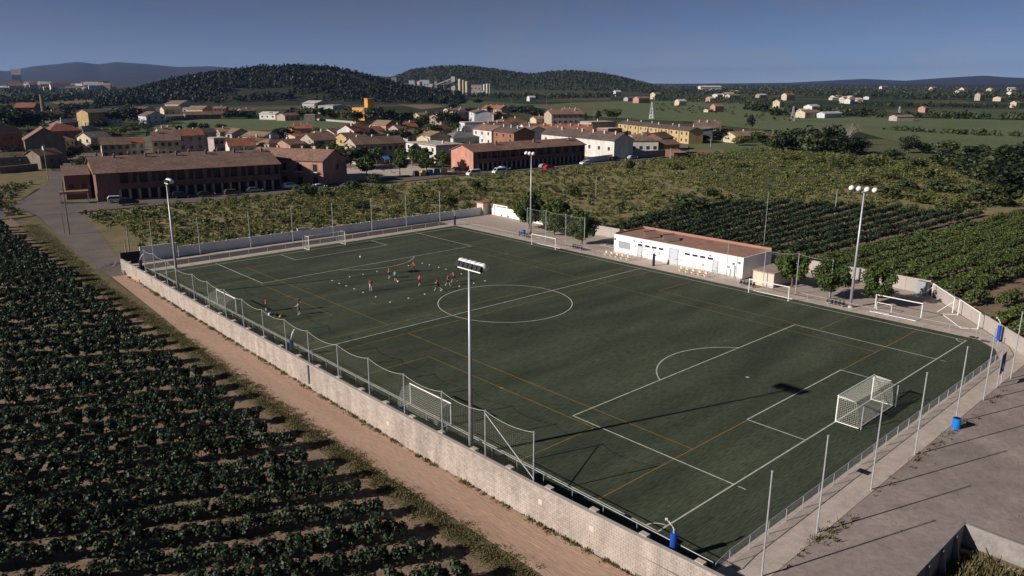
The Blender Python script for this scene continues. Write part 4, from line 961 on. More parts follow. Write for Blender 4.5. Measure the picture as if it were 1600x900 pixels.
# ------------------------------------------------------------------ trees
def crown_mesh(kind, seed, n, leaf, mt):
    rng = np.random.default_rng(seed)
    if kind == 'round': P, D = crownpts(rng, n, 26, lambda c: c*np.array([1, 1, .95]), .33, .3)
    elif kind == 'pine': P, D = crownpts(rng, n, 20, lambda c: c*np.array([1, 1, .55])+np.array([0, 0, .25]), .3, .2)
    elif kind == 'cypress':
        P, D = crownpts(rng, n, 26, lambda c: c*np.array([.55, .55, 1])*(1 if c[2] < 0 else 1-.75*c[2]), .3, .2); P[:, :2] *= .8
    elif kind == 'conifer':
        P, D = crownpts(rng, n, 30, lambda c: np.array([c[0]*(.55-.5*c[2]), c[1]*(.55-.5*c[2]), c[2]*1.15]), .3, .2)
    else: P, D = crownpts(rng, n, 22, lambda c: c*np.array([1.1, 1, .85])+np.array([0, 0, .12*math.sin(c[0]*5)]), .4, .15)
    return quadmesh('crown', leafquads(P, leaf, rng, out=D), mt)
CM = {}
for nm, kind, n, leaf, mt, cnt in (('near', 'round', 5200, .125, 'leaf_tree', 4), ('street', 'round', 1100, .21, 'leaf_tree', 4), ('dark', 'bush', 900, .2, 'leaf_dark', 5), ('oak', 'bush', 850, .2, 'leaf_scrub_dark', 5),
    ('pine', 'pine', 800, .19, 'leaf_dark', 3), ('conifer', 'conifer', 800, .17, 'leaf_dark', 3), ('cypress', 'cypress', 500, .17, 'leaf_dark', 2), ('lime', 'bush', 800, .2, 'leaf_lime', 2), ('bush', 'bush', 700, .22, 'leaf_olive', 3)):
    CM[nm] = [crown_mesh(kind, 500+7*i+len(nm)*31, n, leaf, M[mt]) for i in range(cnt)]
trunks = {}
def trunk_mesh(h):
    k = round(h*2)/2
    if k not in trunks:
        m_ = MB(); r = .1+.03*k; m_.cyl((0, 0, -.15), (.05, .02, k*.55), r, r*.75, 7); m_.cyl((.05, .02, k*.55), (.1, -.05, k), r*.75, r*.5, 7)
        for q in range(4):
            t = q*1.57+.4; m_.cyl((.06, 0, k*.7), (.06+math.cos(t)*k*.45, math.sin(t)*k*.45, k*1.25), r*.4, r*.12, 5)
        trunks[k] = m_.mesh('trunk', M['bark'])
    return trunks[k]
def tree(p, h, rad, kind, label, group=None, bare=.28, name=None):
    names = {'near': 'plane_tree', 'street': 'street_tree', 'dark': 'evergreen_tree', 'oak': 'oak_tree', 'pine': 'pine_tree', 'conifer': 'conifer_tree', 'cypress': 'cypress_tree', 'lime': 'light_green_tree', 'bush': 'bush'}
    cat = 'bush' if kind == 'bush' or name == 'bush' else 'tree'
    r = empty(name or names[kind], p, RNG.uniform(0, 6.28), label=label, cat=cat, group=group)
    tb = h*bare; ch = (h-tb)/2
    if tb > .25: ob('trunk', trunk_mesh(max(.5, tb+ch*.5)), r)
    ob('crown', RNG.choice(CM[kind]), r, loc=(0, 0, tb+ch), scale=(rad*RNG.uniform(.92, 1.08), rad*RNG.uniform(.92, 1.08), ch*1.02)); return r
def T(px, py, h, rad, kind, label, group=None, bare=.28, name=None): return tree(GT(px, py), h, rad, kind, label, group, bare, name)
# yard trees
T(1237, 449, 6.1, 2.75, 'near', 'round plane tree beside the cream shed, leftmost right yard tree', 'yard trees', .12)
T(1296, 468, 6.0, 2.7, 'near', 'round plane tree in front of the right yard wall, middle of three', 'yard trees', .16)
T(1370, 478, 5.8, 2.6, 'near', 'round plane tree beside the right floodlight, rightmost of three', 'yard trees', .17)
T(827, 358, 7.2, 3.3, 'near', 'large tree by the far floodlight, leftmost of the far right trees', 'far right yard trees', .14)
T(866, 368, 5.8, 2.9, 'near', 'tree behind the ball net, middle of the far right trees', 'far right yard trees', .1)
T(909, 382, 6.3, 2.9, 'near', 'tree behind the ball net nearest the white building', 'far right yard trees', .1)
tree((41.5, 38.5, 0), 7.6, 3.8, 'near', 'tree against the white wall behind the far floodlight', 'far right yard trees', .12); tree((41.5, 31.0, 0), 6.8, 3.5, 'near', 'dark tree against the white wall right of the far floodlight', 'far right yard trees', .12)
# bushes in the scrub field
for px, py, h, r, lb in ((480, 307, 3.6, 3.0, 'round dark bush at the street end of the scrub field'), (746, 299, 3.6, 2.6, 'dark bush in the scrub field below the white vans'), (1068, 331, 4.4, 4.6, 'wide dark bush in the field behind the white building'),
    (1111, 312, 3.6, 2.6, 'round dark bush right of the wide dark bush'), (896, 308, 3.6, 2.2, 'dark bush near the wooden post in the scrub field'), (548, 297, 3.0, 2.2, 'dark bush at the scrub edge below the pink gable house'), (585, 287, 3.2, 2.6, 'dark bush beside the plaza entrance'),
    (590, 300, 2.6, 2.0, 'low bush left of the plaza in the scrub'), (655, 310, 3.0, 2.4, 'olive bush in the scrub field behind the far net poles'), (563, 330, 2.8, 2.4, 'dark thicket in the scrub behind the far goal'), (981, 266, 4.2, 2.6, 'loose bush at the street edge below the white terrace'), (1050, 265, 3.2, 3.0, 'spreading bush right of the loose roadside bush'), (1092, 345, 2.6, 2.4, 'dark bush touching the dense vineyard corner'),
    (1155, 262, 2.6, 2.2, 'small bush in the meadow below the low tan roofed house'), (700, 325, 3, 2.6, 'dark thicket left of the far wall corner')):
    T(px, py, h, r, 'oak' if 'dark' in lb else 'bush', lb, 'bushes in the scrub field', .02, name='bush')
# plaza street trees
for px, py, h, r, lb in ((573, 279, 7.5, 3.6, 'plaza tree nearest the pink gable house'), (625, 275, 6.6, 3.0, 'plaza tree in front of the playground'), (667, 274, 7.2, 3.4, 'plaza tree above the recycling containers'), (692, 268, 7.0, 3.4, 'plaza tree beside the salmon gable end'), (645, 262, 6.8, 3.2, 'plaza tree before the modern white house'), (665, 258, 6.4, 3.0, 'plaza tree touching the modern white house'), (627, 256, 6.6, 3.2, 'plaza tree before the right end of the school'), (589, 258, 6.6, 3.2, 'plaza tree before the middle of the school')):
    T(px, py, h, r, 'street', lb, 'plaza street trees', .25)
for px, py, h, r, k, lb in (
    (548, 265, 8.5, 6.0, 'dark', 'large dark tree left of the school'), (565, 262, 8, 5, 'dark', 'dark tree touching the school front'), (530, 252, 6, 4, 'street', 'green tree behind the pink gable house'), (493, 240, 6, 4.5, 'street', 'bright green tree behind the pink terrace roof'), (519, 243, 5.5, 4, 'street', 'green tree left of the yellow gable'),
    (445, 225, 8, 5, 'dark', 'dark tree before the red roofed villa'), (494, 213, 5, 3.5, 'oak', 'dark bush right of the red roofed villa'), (135, 236, 6, 4, 'dark', 'dark tree between the cream houses on the left'), (148, 240, 5, 3, 'dark', 'dark tree beside the thin yellow gable'), (122, 232, 5, 3.5, 'street', 'tree before the stepped cream houses'),
    (625, 232, 9, 7, 'pine', 'broad pine behind the school roof'), (640, 222, 8, 6, 'dark', 'dark tree behind the long school roof end'), (628, 215, 15, 3.4, 'cypress', 'tall cypress behind the school'), (610, 208, 8, 6, 'oak', 'oak behind the tan hip roof'), (655, 225, 8, 5, 'oak', 'oak before the cream corner house'),
    (676, 218, 9, 5, 'oak', 'oak behind the modern white house'), (690, 222, 6, 5, 'lime', 'light green tree left of the grey hip roof'), (708, 207, 6, 5, 'lime', 'light green tree behind the grey hip roof'), (755, 222, 5, 4, 'oak', 'shrubby tree right of the grey hip roof house'),
    (705, 199, 12, 7, 'dark', 'large dark tree among the upper houses'), (690, 196, 10, 6, 'dark', 'dark tree left of the large upper tree'), (765, 189, 12, 5, 'conifer', 'dark conifer before the yellow upper house'), (780, 193, 9, 5, 'conifer', 'low dark conifer right of the yellow upper house'),
    (805, 188, 12, 9, 'pine', 'umbrella pine left of the pine group'), (825, 190, 12, 9, 'pine', 'umbrella pine in the middle of the pine group'), (838, 194, 11, 8, 'pine', 'umbrella pine right of the pine group'), (842, 199, 10, 6, 'conifer', 'dark conifer behind the white gable house'), (855, 196, 9, 6, 'dark', 'dark tree left of the beige apartments'), (874, 195, 10, 7, 'dark', 'dark tree before the beige apartments'), (868, 190, 9, 6, 'oak', 'green tree before the beige apartments'),
    (900, 195, 12, 2.4, 'cypress', 'slim cypress before the beige apartments'), (915, 196, 10, 2.6, 'cypress', 'slim cypress at the right of the beige apartments'), (935, 188, 8, 4, 'conifer', 'conifer right of the beige apartments'), (950, 186, 9, 6, 'lime', 'light yellow green tree above the yellow terrace'), (963, 186, 9, 5, 'lime', 'light green tree at the left end of the yellow terrace'),
    (988, 207, 6, 5, 'oak', 'dark bush in front of the yellow terrace'), (998, 210, 5, 4, 'oak', 'dark garden tree below the yellow terrace'), (1010, 240, 5.5, 5, 'oak', 'round tree before the brown roofed villa'),
    (1128, 222, 8, 6, 'dark', 'dark round tree before the warehouse'), (1100, 222, 4, 5, 'oak', 'dark hedge before the warehouse'), (1172, 205, 10, 5, 'conifer', 'dark conifer left of the low tan roofed house'), (1155, 228, 5, 5, 'bush', 'pale green shrub below the low tan roofed house'), (1190, 226, 7, 6, 'oak', 'oak right below the low tan roofed house'),
    (540, 190, 10, 7, 'bush', 'sunlit tree left of the orange tower house'), (560, 193, 10, 8, 'dark', 'dark tree below the orange tower house'), (585, 190, 12, 8, 'oak', 'oak right of the orange tower house'), (600, 194, 12, 9, 'dark', 'dark tree on the slope right of the orange tower'), (580, 178, 9, 7, 'lime', 'lime green tree beside the orange tower house'), (523, 188, 9, 7, 'dark', 'dark tree on the slope left of the orange tower'),
    (720, 170, 11, 8, 'pine', 'pine in the green field above the village'), (707, 172, 9, 7, 'oak', 'oak in the green field above the village'), (748, 168, 10, 8, 'pine', 'pine behind the red roofed upper house'),
    (115, 182, 10, 9, 'dark', 'big dark tree above the stone gable barn'), (180, 196, 10, 9, 'dark', 'dark tree right of the yellow end house'), (195, 193, 12, 9, 'dark', 'tall dark tree left of the blue white house'), (212, 192, 11, 9, 'dark', 'dark tree before the blue white house'), (45, 205, 13, 10, 'dark', 'big dark tree on the left edge slope'), (20, 206, 13, 11, 'dark', 'big dark tree at the left picture edge'), (5, 204, 12, 10, 'oak', 'dark tree cut by the left picture edge'), (206, 177, 9, 7, 'lime', 'light green tree above the left houses'), (370, 186, 8, 6, 'dark', 'dark tree beside the green village field'), (385, 186, 8, 6, 'oak', 'oak beside the green village field')):
    T(px, py, h, r, k, lb, bare=.15 if k in ('dark', 'oak', 'lime', 'bush') else .25)
vg = 'garden trees between the village houses'; vgo = []
for px, py, h, r, k in ((12, 256, 6, 5, 'dark'), (30, 262, 5, 4, 'oak'), (110, 250, 4, 3, 'dark'), (118, 246, 5, 3, 'dark'), (128, 262, 4, 3, 'oak'), (170, 214, 6, 6, 'bush'), (188, 211, 5, 6, 'bush'), (205, 208, 5, 6, 'oak'), (182, 219, 4, 3, 'dark'), (228, 205, 5, 5, 'oak'), (275, 205, 4, 4, 'dark'), (300, 203, 5, 4, 'dark'), (322, 204, 5, 4, 'dark'), (345, 203, 4, 4, 'oak'), (392, 224, 4, 3, 'dark'), (405, 222, 5, 4, 'oak'), (425, 228, 4, 4, 'dark'), (438, 216, 6, 5, 'dark'), (455, 230, 4, 4, 'oak'), (468, 233, 4, 4, 'dark'), (505, 228, 5, 4, 'oak'), (520, 222, 4, 3, 'dark'), (582, 214, 5, 5, 'dark'), (598, 216, 5, 5, 'oak'), (612, 222, 6, 5, 'dark'), (650, 206, 8, 6, 'dark'), (660, 200, 9, 6, 'oak'), (668, 208, 6, 5, 'dark'), (718, 198, 7, 6, 'dark'), (728, 205, 4, 5, 'oak'), (745, 196, 6, 5, 'dark'), (760, 205, 4, 3, 'oak'), (795, 199, 5, 4, 'dark'), (830, 206, 5, 4, 'oak'), (862, 201, 6, 5, 'dark'), (885, 198, 6, 5, 'oak'), (930, 202, 5, 4, 'dark'), (945, 206, 4, 4, 'oak'), (975, 214, 4, 4, 'dark'), (1000, 228, 4, 4, 'oak'), (1040, 236, 3, 4, 'dark'), (1082, 222, 4, 4, 'oak'), (640, 190, 8, 7, 'dark'), (620, 192, 8, 7, 'dark'), (672, 192, 8, 6, 'oak'), (735, 182, 8, 6, 'dark'), (712, 187, 7, 6, 'oak'), (60, 196, 9, 8, 'dark'), (80, 192, 9, 8, 'oak'), (98, 188, 8, 8, 'dark'), (128, 186, 8, 7, 'oak'), (155, 202, 6, 6, 'dark'), (240, 190, 6, 5, 'dark'), (262, 192, 5, 5, 'oak'), (355, 186, 6, 5, 'dark'), (412, 186, 5, 5, 'oak'), (452, 184, 6, 6, 'dark'), (470, 184, 6, 6, 'oak'), (508, 182, 8, 7, 'dark'), (500, 172, 8, 7, 'oak'), (270, 176, 6, 5, 'dark'), (312, 178, 5, 5, 'oak'), (340, 180, 5, 5, 'dark')):
    vgo.append((T(px, py, h, r, k, 'small garden tree', vg, .1), px, py, k))
# wood on the right
g1 = 'dark trees along the stream bank'
ci = 0
for px, py, h, r, k in ((1215, 235, 9, 7, 'oak'), (1232, 236, 10, 7, 'dark'), (1250, 236, 11, 8, 'dark'), (1270, 240, 10, 7, 'oak'), (1296, 240, 13, 7, 'dark'), (1312, 240, 8, 7, 'oak'), (1325, 243, 9, 7, 'dark'), (1341, 241, 7, 5, 'dark'), (1292, 240, 6, 5, 'bush'), (1222, 228, 8, 6, 'bush')):
    ci += 1; T(px, py, h, r, k, ('tree' if k != 'bush' else 'bush') + ' in the dark stream clump, ' + ['leftmost one', 'second from the left', 'third from the left', 'in the middle', 'tallest, just left of the bare tree', 'right under the bare tree', 'just right of the bare tree', 'rightmost one', 'pale one in front', 'pale one behind the leftmost'][ci-1], g1, .08)
g2 = 'wood at the right edge'
rw = [(1478, 262, 6.5, 6), (1500, 268, 7, 6), (1520, 280, 8, 6.5), (1545, 290, 9, 7), (1572, 302, 10, 7.5), (1598, 314, 10, 8), (1562, 268, 9, 8), (1592, 272, 10, 8), (1530, 258, 8, 7), (1538, 322, 6, 5), (1605, 258, 9, 8), (1630, 300, 11, 9), (1480, 243, 7, 6), (1440, 240, 5.5, 5), (1418, 240, 8, 4)]
wl_ = ['leftmost tree of the wood at the right edge', 'tree beside the leftmost one in the right edge wood', 'mid height tree in the lower left of the right edge wood', 'tall tree in the lower middle of the right edge wood', 'large tree near the right picture edge above the vines', 'largest tree touching the right picture edge above the vines', 'tree in the upper middle of the right edge wood', 'tree at the upper right of the right edge wood', 'tree at the top left of the right edge wood', 'low tree at the bottom tip of the right edge wood', 'dark tree at the top right picture edge', 'tree cut by the right picture edge', 'small dark tree above the wood beside the green field', 'round dark tree left of the small white shed', 'upright dark tree standing at the green field edge']
for (px, py, h, r), lb in zip(rw, wl_): T(px, py, h, r, RNG.choice(['dark', 'oak', 'oak']), lb, g2, .06)
g3 = 'loose bushes of the right scrub'
bi = 0
for px, py, h, r in sorted(((1370, 258, 6, 6), (1395, 250, 6, 6), (1355, 262, 5, 4), (1430, 262, 5, 6), (1410, 270, 5, 4), (1320, 258, 6, 5), (1305, 265, 5, 4), (1280, 256, 4, 4), (1385, 280, 4, 5), (1450, 280, 6, 7), (1470, 300, 6, 7), (1420, 300, 5, 6), (1390, 310, 5, 6), (1440, 318, 5, 7), (1350, 290, 4, 4), (1218, 250, 4, 4), (1240, 252, 4, 4), (1480, 325, 5, 6))):
    bi += 1; T(px, py, h*.75, r*.7, RNG.choice(['oak', 'bush', 'oak']), f'grey green bush in the scrub below the stream trees, {ordinal(bi)} from the left', g3, .03, name='bush')
# bare grey tree
bt_ = empty('bare_tree', GT(1324, 228), label='leafless grey tree standing among the dark stream trees', cat='tree'); bb = MB(); grey = mat('grey_bark', (.33, .28, .25), (.25, .21, .19), 3)
bb.cyl((0, 0, 0), (.2, 0, 5), .35, .22, 7); bb.build('trunk', grey, bt_); br = MB(); rr = random.Random(4)
for k in range(34):
    t = rr.uniform(0, 6.28); e_ = Vector((math.cos(t)*rr.uniform(1.5, 4.2), math.sin(t)*rr.uniform(1.5, 4.2), rr.uniform(6.5, 11))); s_ = Vector((.2, 0, rr.uniform(2.5, 5))); m_ = s_.lerp(e_, .5)+Vector((0, 0, .6)); br.cyl(s_, m_, .12, .07, 5); br.cyl(m_, e_, .07, .02, 4)
    for _ in range(3): br.cyl(m_.lerp(e_, rr.random()), e_+Vector((rr.gauss(0, 1), rr.gauss(0, 1), rr.gauss(.5, .8))), .035, .012, 3)
tag(br.build('branches', grey, bt_), kind='stuff')

# ------------------------------------------------------------------ woods on the hills and far tree lines (uncountable masses)
def farproto(seed, n, leaf, kind):
    rng = np.random.default_rng(seed)
    P, D = crownpts(rng, n, 6, (lambda c: c*np.array([.8, .8, 1])) if kind else (lambda c: c*np.array([1, 1, .75])), .42, .2); P[:, 2] = P[:, 2]*.9+.85; return leafquads(P, leaf, rng, out=D)
FP = [farproto(800+i, 26, .62, i % 2) for i in range(8)]
def wood_on(Hm, n, s0, s1, mts, label, jmin, jmax, frac):
    it = []; ni, nj = Hm.shape[:2]
    for _ in range(n):
        a = RNG.uniform(0, ni-1.001); b = RNG.uniform(jmin, jmax); i, j = int(a), int(b); fa, fb = a-i, b-j
        p = (Hm[i, j]*(1-fa)+Hm[i+1, j]*fa)*(1-fb)+(Hm[i, j+1]*(1-fa)+Hm[i+1, j+1]*fa)*fb
        if frac(a/ni, b): continue
        s = RNG.uniform(s0, s1); it.append((p[0], p[1], p[2]-.3, s*.8, s, 0 if RNG.random() < .7 else 1))
    scatter('hill_wood', it, FP, mts, label, 'wood')
wood_on(H1, 5200, 3.2, 6.0, [M['leaf_dark'], M['leaf_pine']], 'dark pine wood covering the near hill', 1, 15, lambda u, b: (b < 6 and RNG.random() < .35) or pnoise(u*60, b*6) < -1.3)
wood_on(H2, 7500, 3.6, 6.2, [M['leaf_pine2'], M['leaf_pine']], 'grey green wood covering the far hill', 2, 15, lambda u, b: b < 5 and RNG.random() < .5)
def treeline(pxpts, d, w, n, s0, s1, mts, label, name='tree_line'):
    it = []; xs_ = [p[0] for p in pxpts]; ys_ = [p[1] for p in pxpts]
    for _ in range(n):
        px = RNG.uniform(xs_[0], xs_[-1]); py = float(np.interp(px, xs_, ys_))+RNG.uniform(-.5, .5)*w
        p = G(px, max(py, 131.5), 0); s = RNG.uniform(s0, s1); it.append((p.x, p.y, -.2, s, s*RNG.uniform(.7, 1.2), 0 if RNG.random() < .7 else 1))
    scatter(name, it, FP, mts, label, 'trees')
dk = [M['leaf_dark'], M['leaf_scrub_dark']]; md = [M['leaf_scrub_dark'], M['leaf_pine2']]
treeline([(560, 152), (640, 150), (720, 151), (830, 153), (960, 151)], 0, 4, 420, 3.5, 6, dk, 'dark tree belt below the cement plant')
treeline([(150, 163), (260, 160), (380, 156), (520, 154), (600, 152)], 0, 7, 520, 3.2, 5.5, dk, 'dark wood at the foot of the near hill')
treeline([(-40, 160), (60, 156), (200, 151)], 0, 8, 420, 3.5, 6, dk, 'dark trees left of the near hill')
treeline([(0, 178), (100, 176), (160, 170)], 0, 14, 90, 3, 5, dk, 'dark trees above the left houses')
treeline([(1205, 181), (1245, 180)], 0, 4, 26, 3.0, 5, dk, 'dark grove around the far white farm')
treeline([(1268, 178), (1380, 182)], 0, 5, 120, 2.6, 4.6, dk, 'dark tree belt across the right plain')
treeline([(1400, 183), (1480, 184), (1545, 185)], 0, 4, 70, 2.4, 4.0, dk, 'dark hedge beside the pink farmhouse')
treeline([(1562, 186), (1680, 188)], 0, 4, 50, 2.4, 4.2, dk, 'dark hedge at the right picture edge')
treeline([(1020, 152), (1120, 158), (1210, 163)], 0, 10, 160, 2.5, 5, md, 'scattered trees round the far farms')
treeline([(1160, 168), (1200, 172)], 0, 10, 40, 3, 5, dk, 'trees left of the far white farm')
treeline([(1000, 140), (1150, 143), (1300, 146), (1450, 147), (1700, 147)], 0, 11, 1500, 4, 8, md, 'woods and hedges spread over the far right plain')
treeline([(1300, 152), (1450, 154), (1560, 154), (1700, 156)], 0, 4, 260, 3, 6, dk, 'dark wood belt on the right plain')
treeline([(1340, 165), (1500, 168), (1600, 168), (1700, 168)], 0, 2, 120, 2.5, 4, dk, 'hedge line along the far right fields')
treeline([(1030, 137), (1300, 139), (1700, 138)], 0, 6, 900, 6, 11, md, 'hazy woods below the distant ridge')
treeline([(-60, 143), (100, 144), (250, 146)], 0, 8, 380, 4, 8, md, 'trees round the far town')
treeline([(1020, 168), (1120, 172), (1250, 190)], 0, 14, 60, 1.5, 2.6, md, 'small trees dotted over the green fields')
treeline([(455, 180), (530, 176), (560, 176)], 0, 8, 60, 2.5, 4.5, dk, 'dark trees behind the left upper houses')
treeline([(1380, 203), (1500, 210), (1600, 214)], 0, 2, 70, 1.5, 2.4, md, 'row of small trees across the right green field')
# ------------------------------------------------------------------ village houses
WALLC = {}
def wmat(k):
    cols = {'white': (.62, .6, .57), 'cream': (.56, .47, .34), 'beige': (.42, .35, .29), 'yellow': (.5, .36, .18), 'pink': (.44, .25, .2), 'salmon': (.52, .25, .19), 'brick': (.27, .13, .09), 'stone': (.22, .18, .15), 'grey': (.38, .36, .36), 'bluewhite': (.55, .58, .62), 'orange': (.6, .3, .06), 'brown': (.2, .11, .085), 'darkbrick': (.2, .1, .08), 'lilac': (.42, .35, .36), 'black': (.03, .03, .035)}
    if k not in WALLC:
        c = cols[k]; WALLC[k] = mat('wall_'+k, c, tuple(x*.86 for x in c), .5, fine=.08, rough=.9); weather(WALLC[k], .78, 1.1, (.3, .3, .12))
    return WALLC[k]
ROOFC = {}
def rmat(k):
    cols = {'brown': ((.2, .125, .095), (.14, .095, .075)), 'red': ((.34, .13, .075), (.27, .1, .06)), 'tan': ((.3, .2, .13), (.23, .16, .11)), 'dark': ((.12, .085, .075), (.09, .07, .065)), 'grey': ((.2, .185, .18), (.16, .15, .145)), 'pinkbrown': ((.26, .15, .115), (.2, .12, .095)), 'white': ((.6, .58, .55), (.5, .48, .46))}
    if k not in ROOFC: ROOFC[k] = roofmat('roof_tiles_'+k, *cols[k]); weather(ROOFC[k], .75, 1.2, (.1, .1, .1))
    return ROOFC[k]
shutmat = mat('window_shutter', (.16, .13, .12), (.12, .1, .09), 2)
WIN = {}
def window_mesh(w, h):
    k = (w, h)
    if k not in WIN:
        m_ = MB(); m_.box((0, -.02, 0), (w, .04, h), m=0)
        for x in (-w/2, w/2): m_.box((x, -.05, 0), (.1, .1, h+.1), m=1)
        for z in (-h/2, h/2): m_.box((0, -.053, z), (w+.1, .1, .09), m=1)
        m_.box((0, -.045, 0), (.06, .06, h), m=1); WIN[k] = m_.mesh('window', [M['glass'], shutmat])
    return WIN[k]
def gable_roof(m_, w, d, h, rh, ov=.45, th=.16, along='x'):
    """two sloping slabs; ridge along x (front eave) or along y"""
    W_, D_ = (w, d) if along == 'x' else (d, w)
    def P(x, y, z): return (x, y, z) if along == 'x' else (y, x, z)
    sl = rh/(D_/2); ez = h-ov*sl
    for s in (-1, 1):
        a = [(-W_/2-ov, s*(D_/2+ov), ez), (W_/2+ov, s*(D_/2+ov), ez), (W_/2+ov, 0, h+rh), (-W_/2-ov, 0, h+rh)]
        top = [P(x, y, z+th) for x, y, z in a]; bot = [P(x, y, z+.01) for x, y, z in a]; n = len(m_.v); m_.v += top+bot
        for f in ((0, 1, 2, 3), (7, 6, 5, 4), (0, 4, 5, 1), (1, 5, 6, 2), (3, 2, 6, 7), (0, 3, 7, 4)): m_.f.append(tuple(n+i for i in f)); m_.m.append(0)
def house(label, xl, yl, xr, yr, h, d, roof, rh, wall, roofc, fw=None, lw=None, chim=0, name='house', cat='house', h0=0.0, winsz=(1.1, 1.25), rw=None, group=None, chimc='white', lift=0.0):
    p1, p2 = G(xl, yl, h+lift), G(xr, yr, h+lift); dv = p2-p1; w = dv.length; ang = math.atan2(dv.y, dv.x); mid = (p1+p2)/2
    nrm = Vector((-math.sin(ang), math.cos(ang), 0)); c = mid+nrm*(d/2); c.z = lift-.06
    r = empty(name, c, ang, label=label, cat=cat, group=group)
    m_ = MB().box((0, 0, h/2-.5), (w, d, h+1))
    if roof == 'gable':
        for s in (-1, 1): m_.poly([(s*w/2, -d/2*s, h), (s*w/2, d/2*s, h), (s*w/2, 0, h+rh)][::1])
    elif roof == 'gabley':
        for s in (-1, 1): m_.poly([(w/2*s, s*d/2, h), (-w/2*s, s*d/2, h), (0, s*d/2, h+rh)])
    elif roof == 'flat': pass
    m_.build('wall', wmat(wall), r)
    rf = MB()
    if roof == 'gable': gable_roof(rf, w, d, h, rh)
    elif roof == 'gabley': gable_roof(rf, w, d, h, rh, along='y')
    elif roof == 'hip':
        ov = .4; a = w/2+ov; b = d/2+ov; q = max(.2, a-b) if a > b else .2; qy = 0 if a > b else b-a
        z0 = h-.05; base = [(-a, -b, z0), (a, -b, z0), (a, b, z0), (-a, b, z0)]; t1, t2 = (-q, -qy, h+rh), (q, qy, h+rh)
        rf.poly([base[0], base[1], t2, t1]); rf.poly([base[1], base[2], t2]); rf.poly([base[2], base[3], t1, t2]); rf.poly([base[3], base[0], t1]); rf.poly(base[::-1])
    elif roof == 'shed':
        rf.prism([(0, 0)], 0, 0) if False else None
        a = w/2+.3; b = d/2+.3; rf.poly([(-a, -b, h), (a, -b, h), (a, b, h+rh), (-a, b, h+rh)]); rf.poly([(-a, b, h+rh-.02), (a, b, h+rh-.02), (a, -b, h-.02), (-a, -b, h-.02)])
        m2 = MB().poly([(-w/2, -d/2, h), (-w/2, d/2, h+rh), (-w/2, d/2, h-.1)]).poly([(w/2, d/2, h+rh), (w/2, -d/2, h), (w/2, d/2, h-.1)]).poly([(-w/2, d/2, h-.1), (-w/2, d/2, h+rh), (w/2, d/2, h+rh), (w/2, d/2, h-.1)]); m2.build('upper_wall', wmat(wall), r)
    else:
        rf.box((0, 0, h+.1), (w+.3, d+.3, .25)); rf.box((0, 0, h+.3), (w-.5, d-.5, .2), m=1)
    ro = rf.build('roof', [rmat(roofc), M['concrete']], r)
    for k in range(chim):
        x = -w/2+w*(k+.5)/chim+RNG.uniform(-.4, .4); y = RNG.choice([-.12, .15])*d if roof == 'gable' else 0
        zz = h+rh*(1-abs(y)/(d/2)) if roof in ('gable', 'hip') else h+.2
        MB().box((0, 0, .35), (.6, .6, 1.5)).box((0, 0, 1.2), (.8, .8, .15)).box((0, 0, 1.45), (.45, .45, .35)).build('chimney', wmat(chimc), ro, loc=(x, y, zz-.2))
    def wins(n, rows, L, place, sz=winsz):
        wm = window_mesh(*sz); fh = h/rows
        for q in range(rows):
            for i in range(n): place(-L/2+L*(i+.5)/n, fh*q+fh*.55, wm)
    if fw: wins(fw[0], fw[1], w, lambda t, z, wm: ob('window', wm, r, loc=(t, -d/2-.002, z)))
    if lw: wins(lw[0], lw[1], d, lambda t, z, wm: ob('window', wm, r, loc=(-w/2-.002, -t, z), rz=-math.pi/2))
    if rw: wins(rw[0], rw[1], d, lambda t, z, wm: ob('window', wm, r, loc=(w/2+.002, t, z), rz=math.pi/2))
    return r, w, d, h
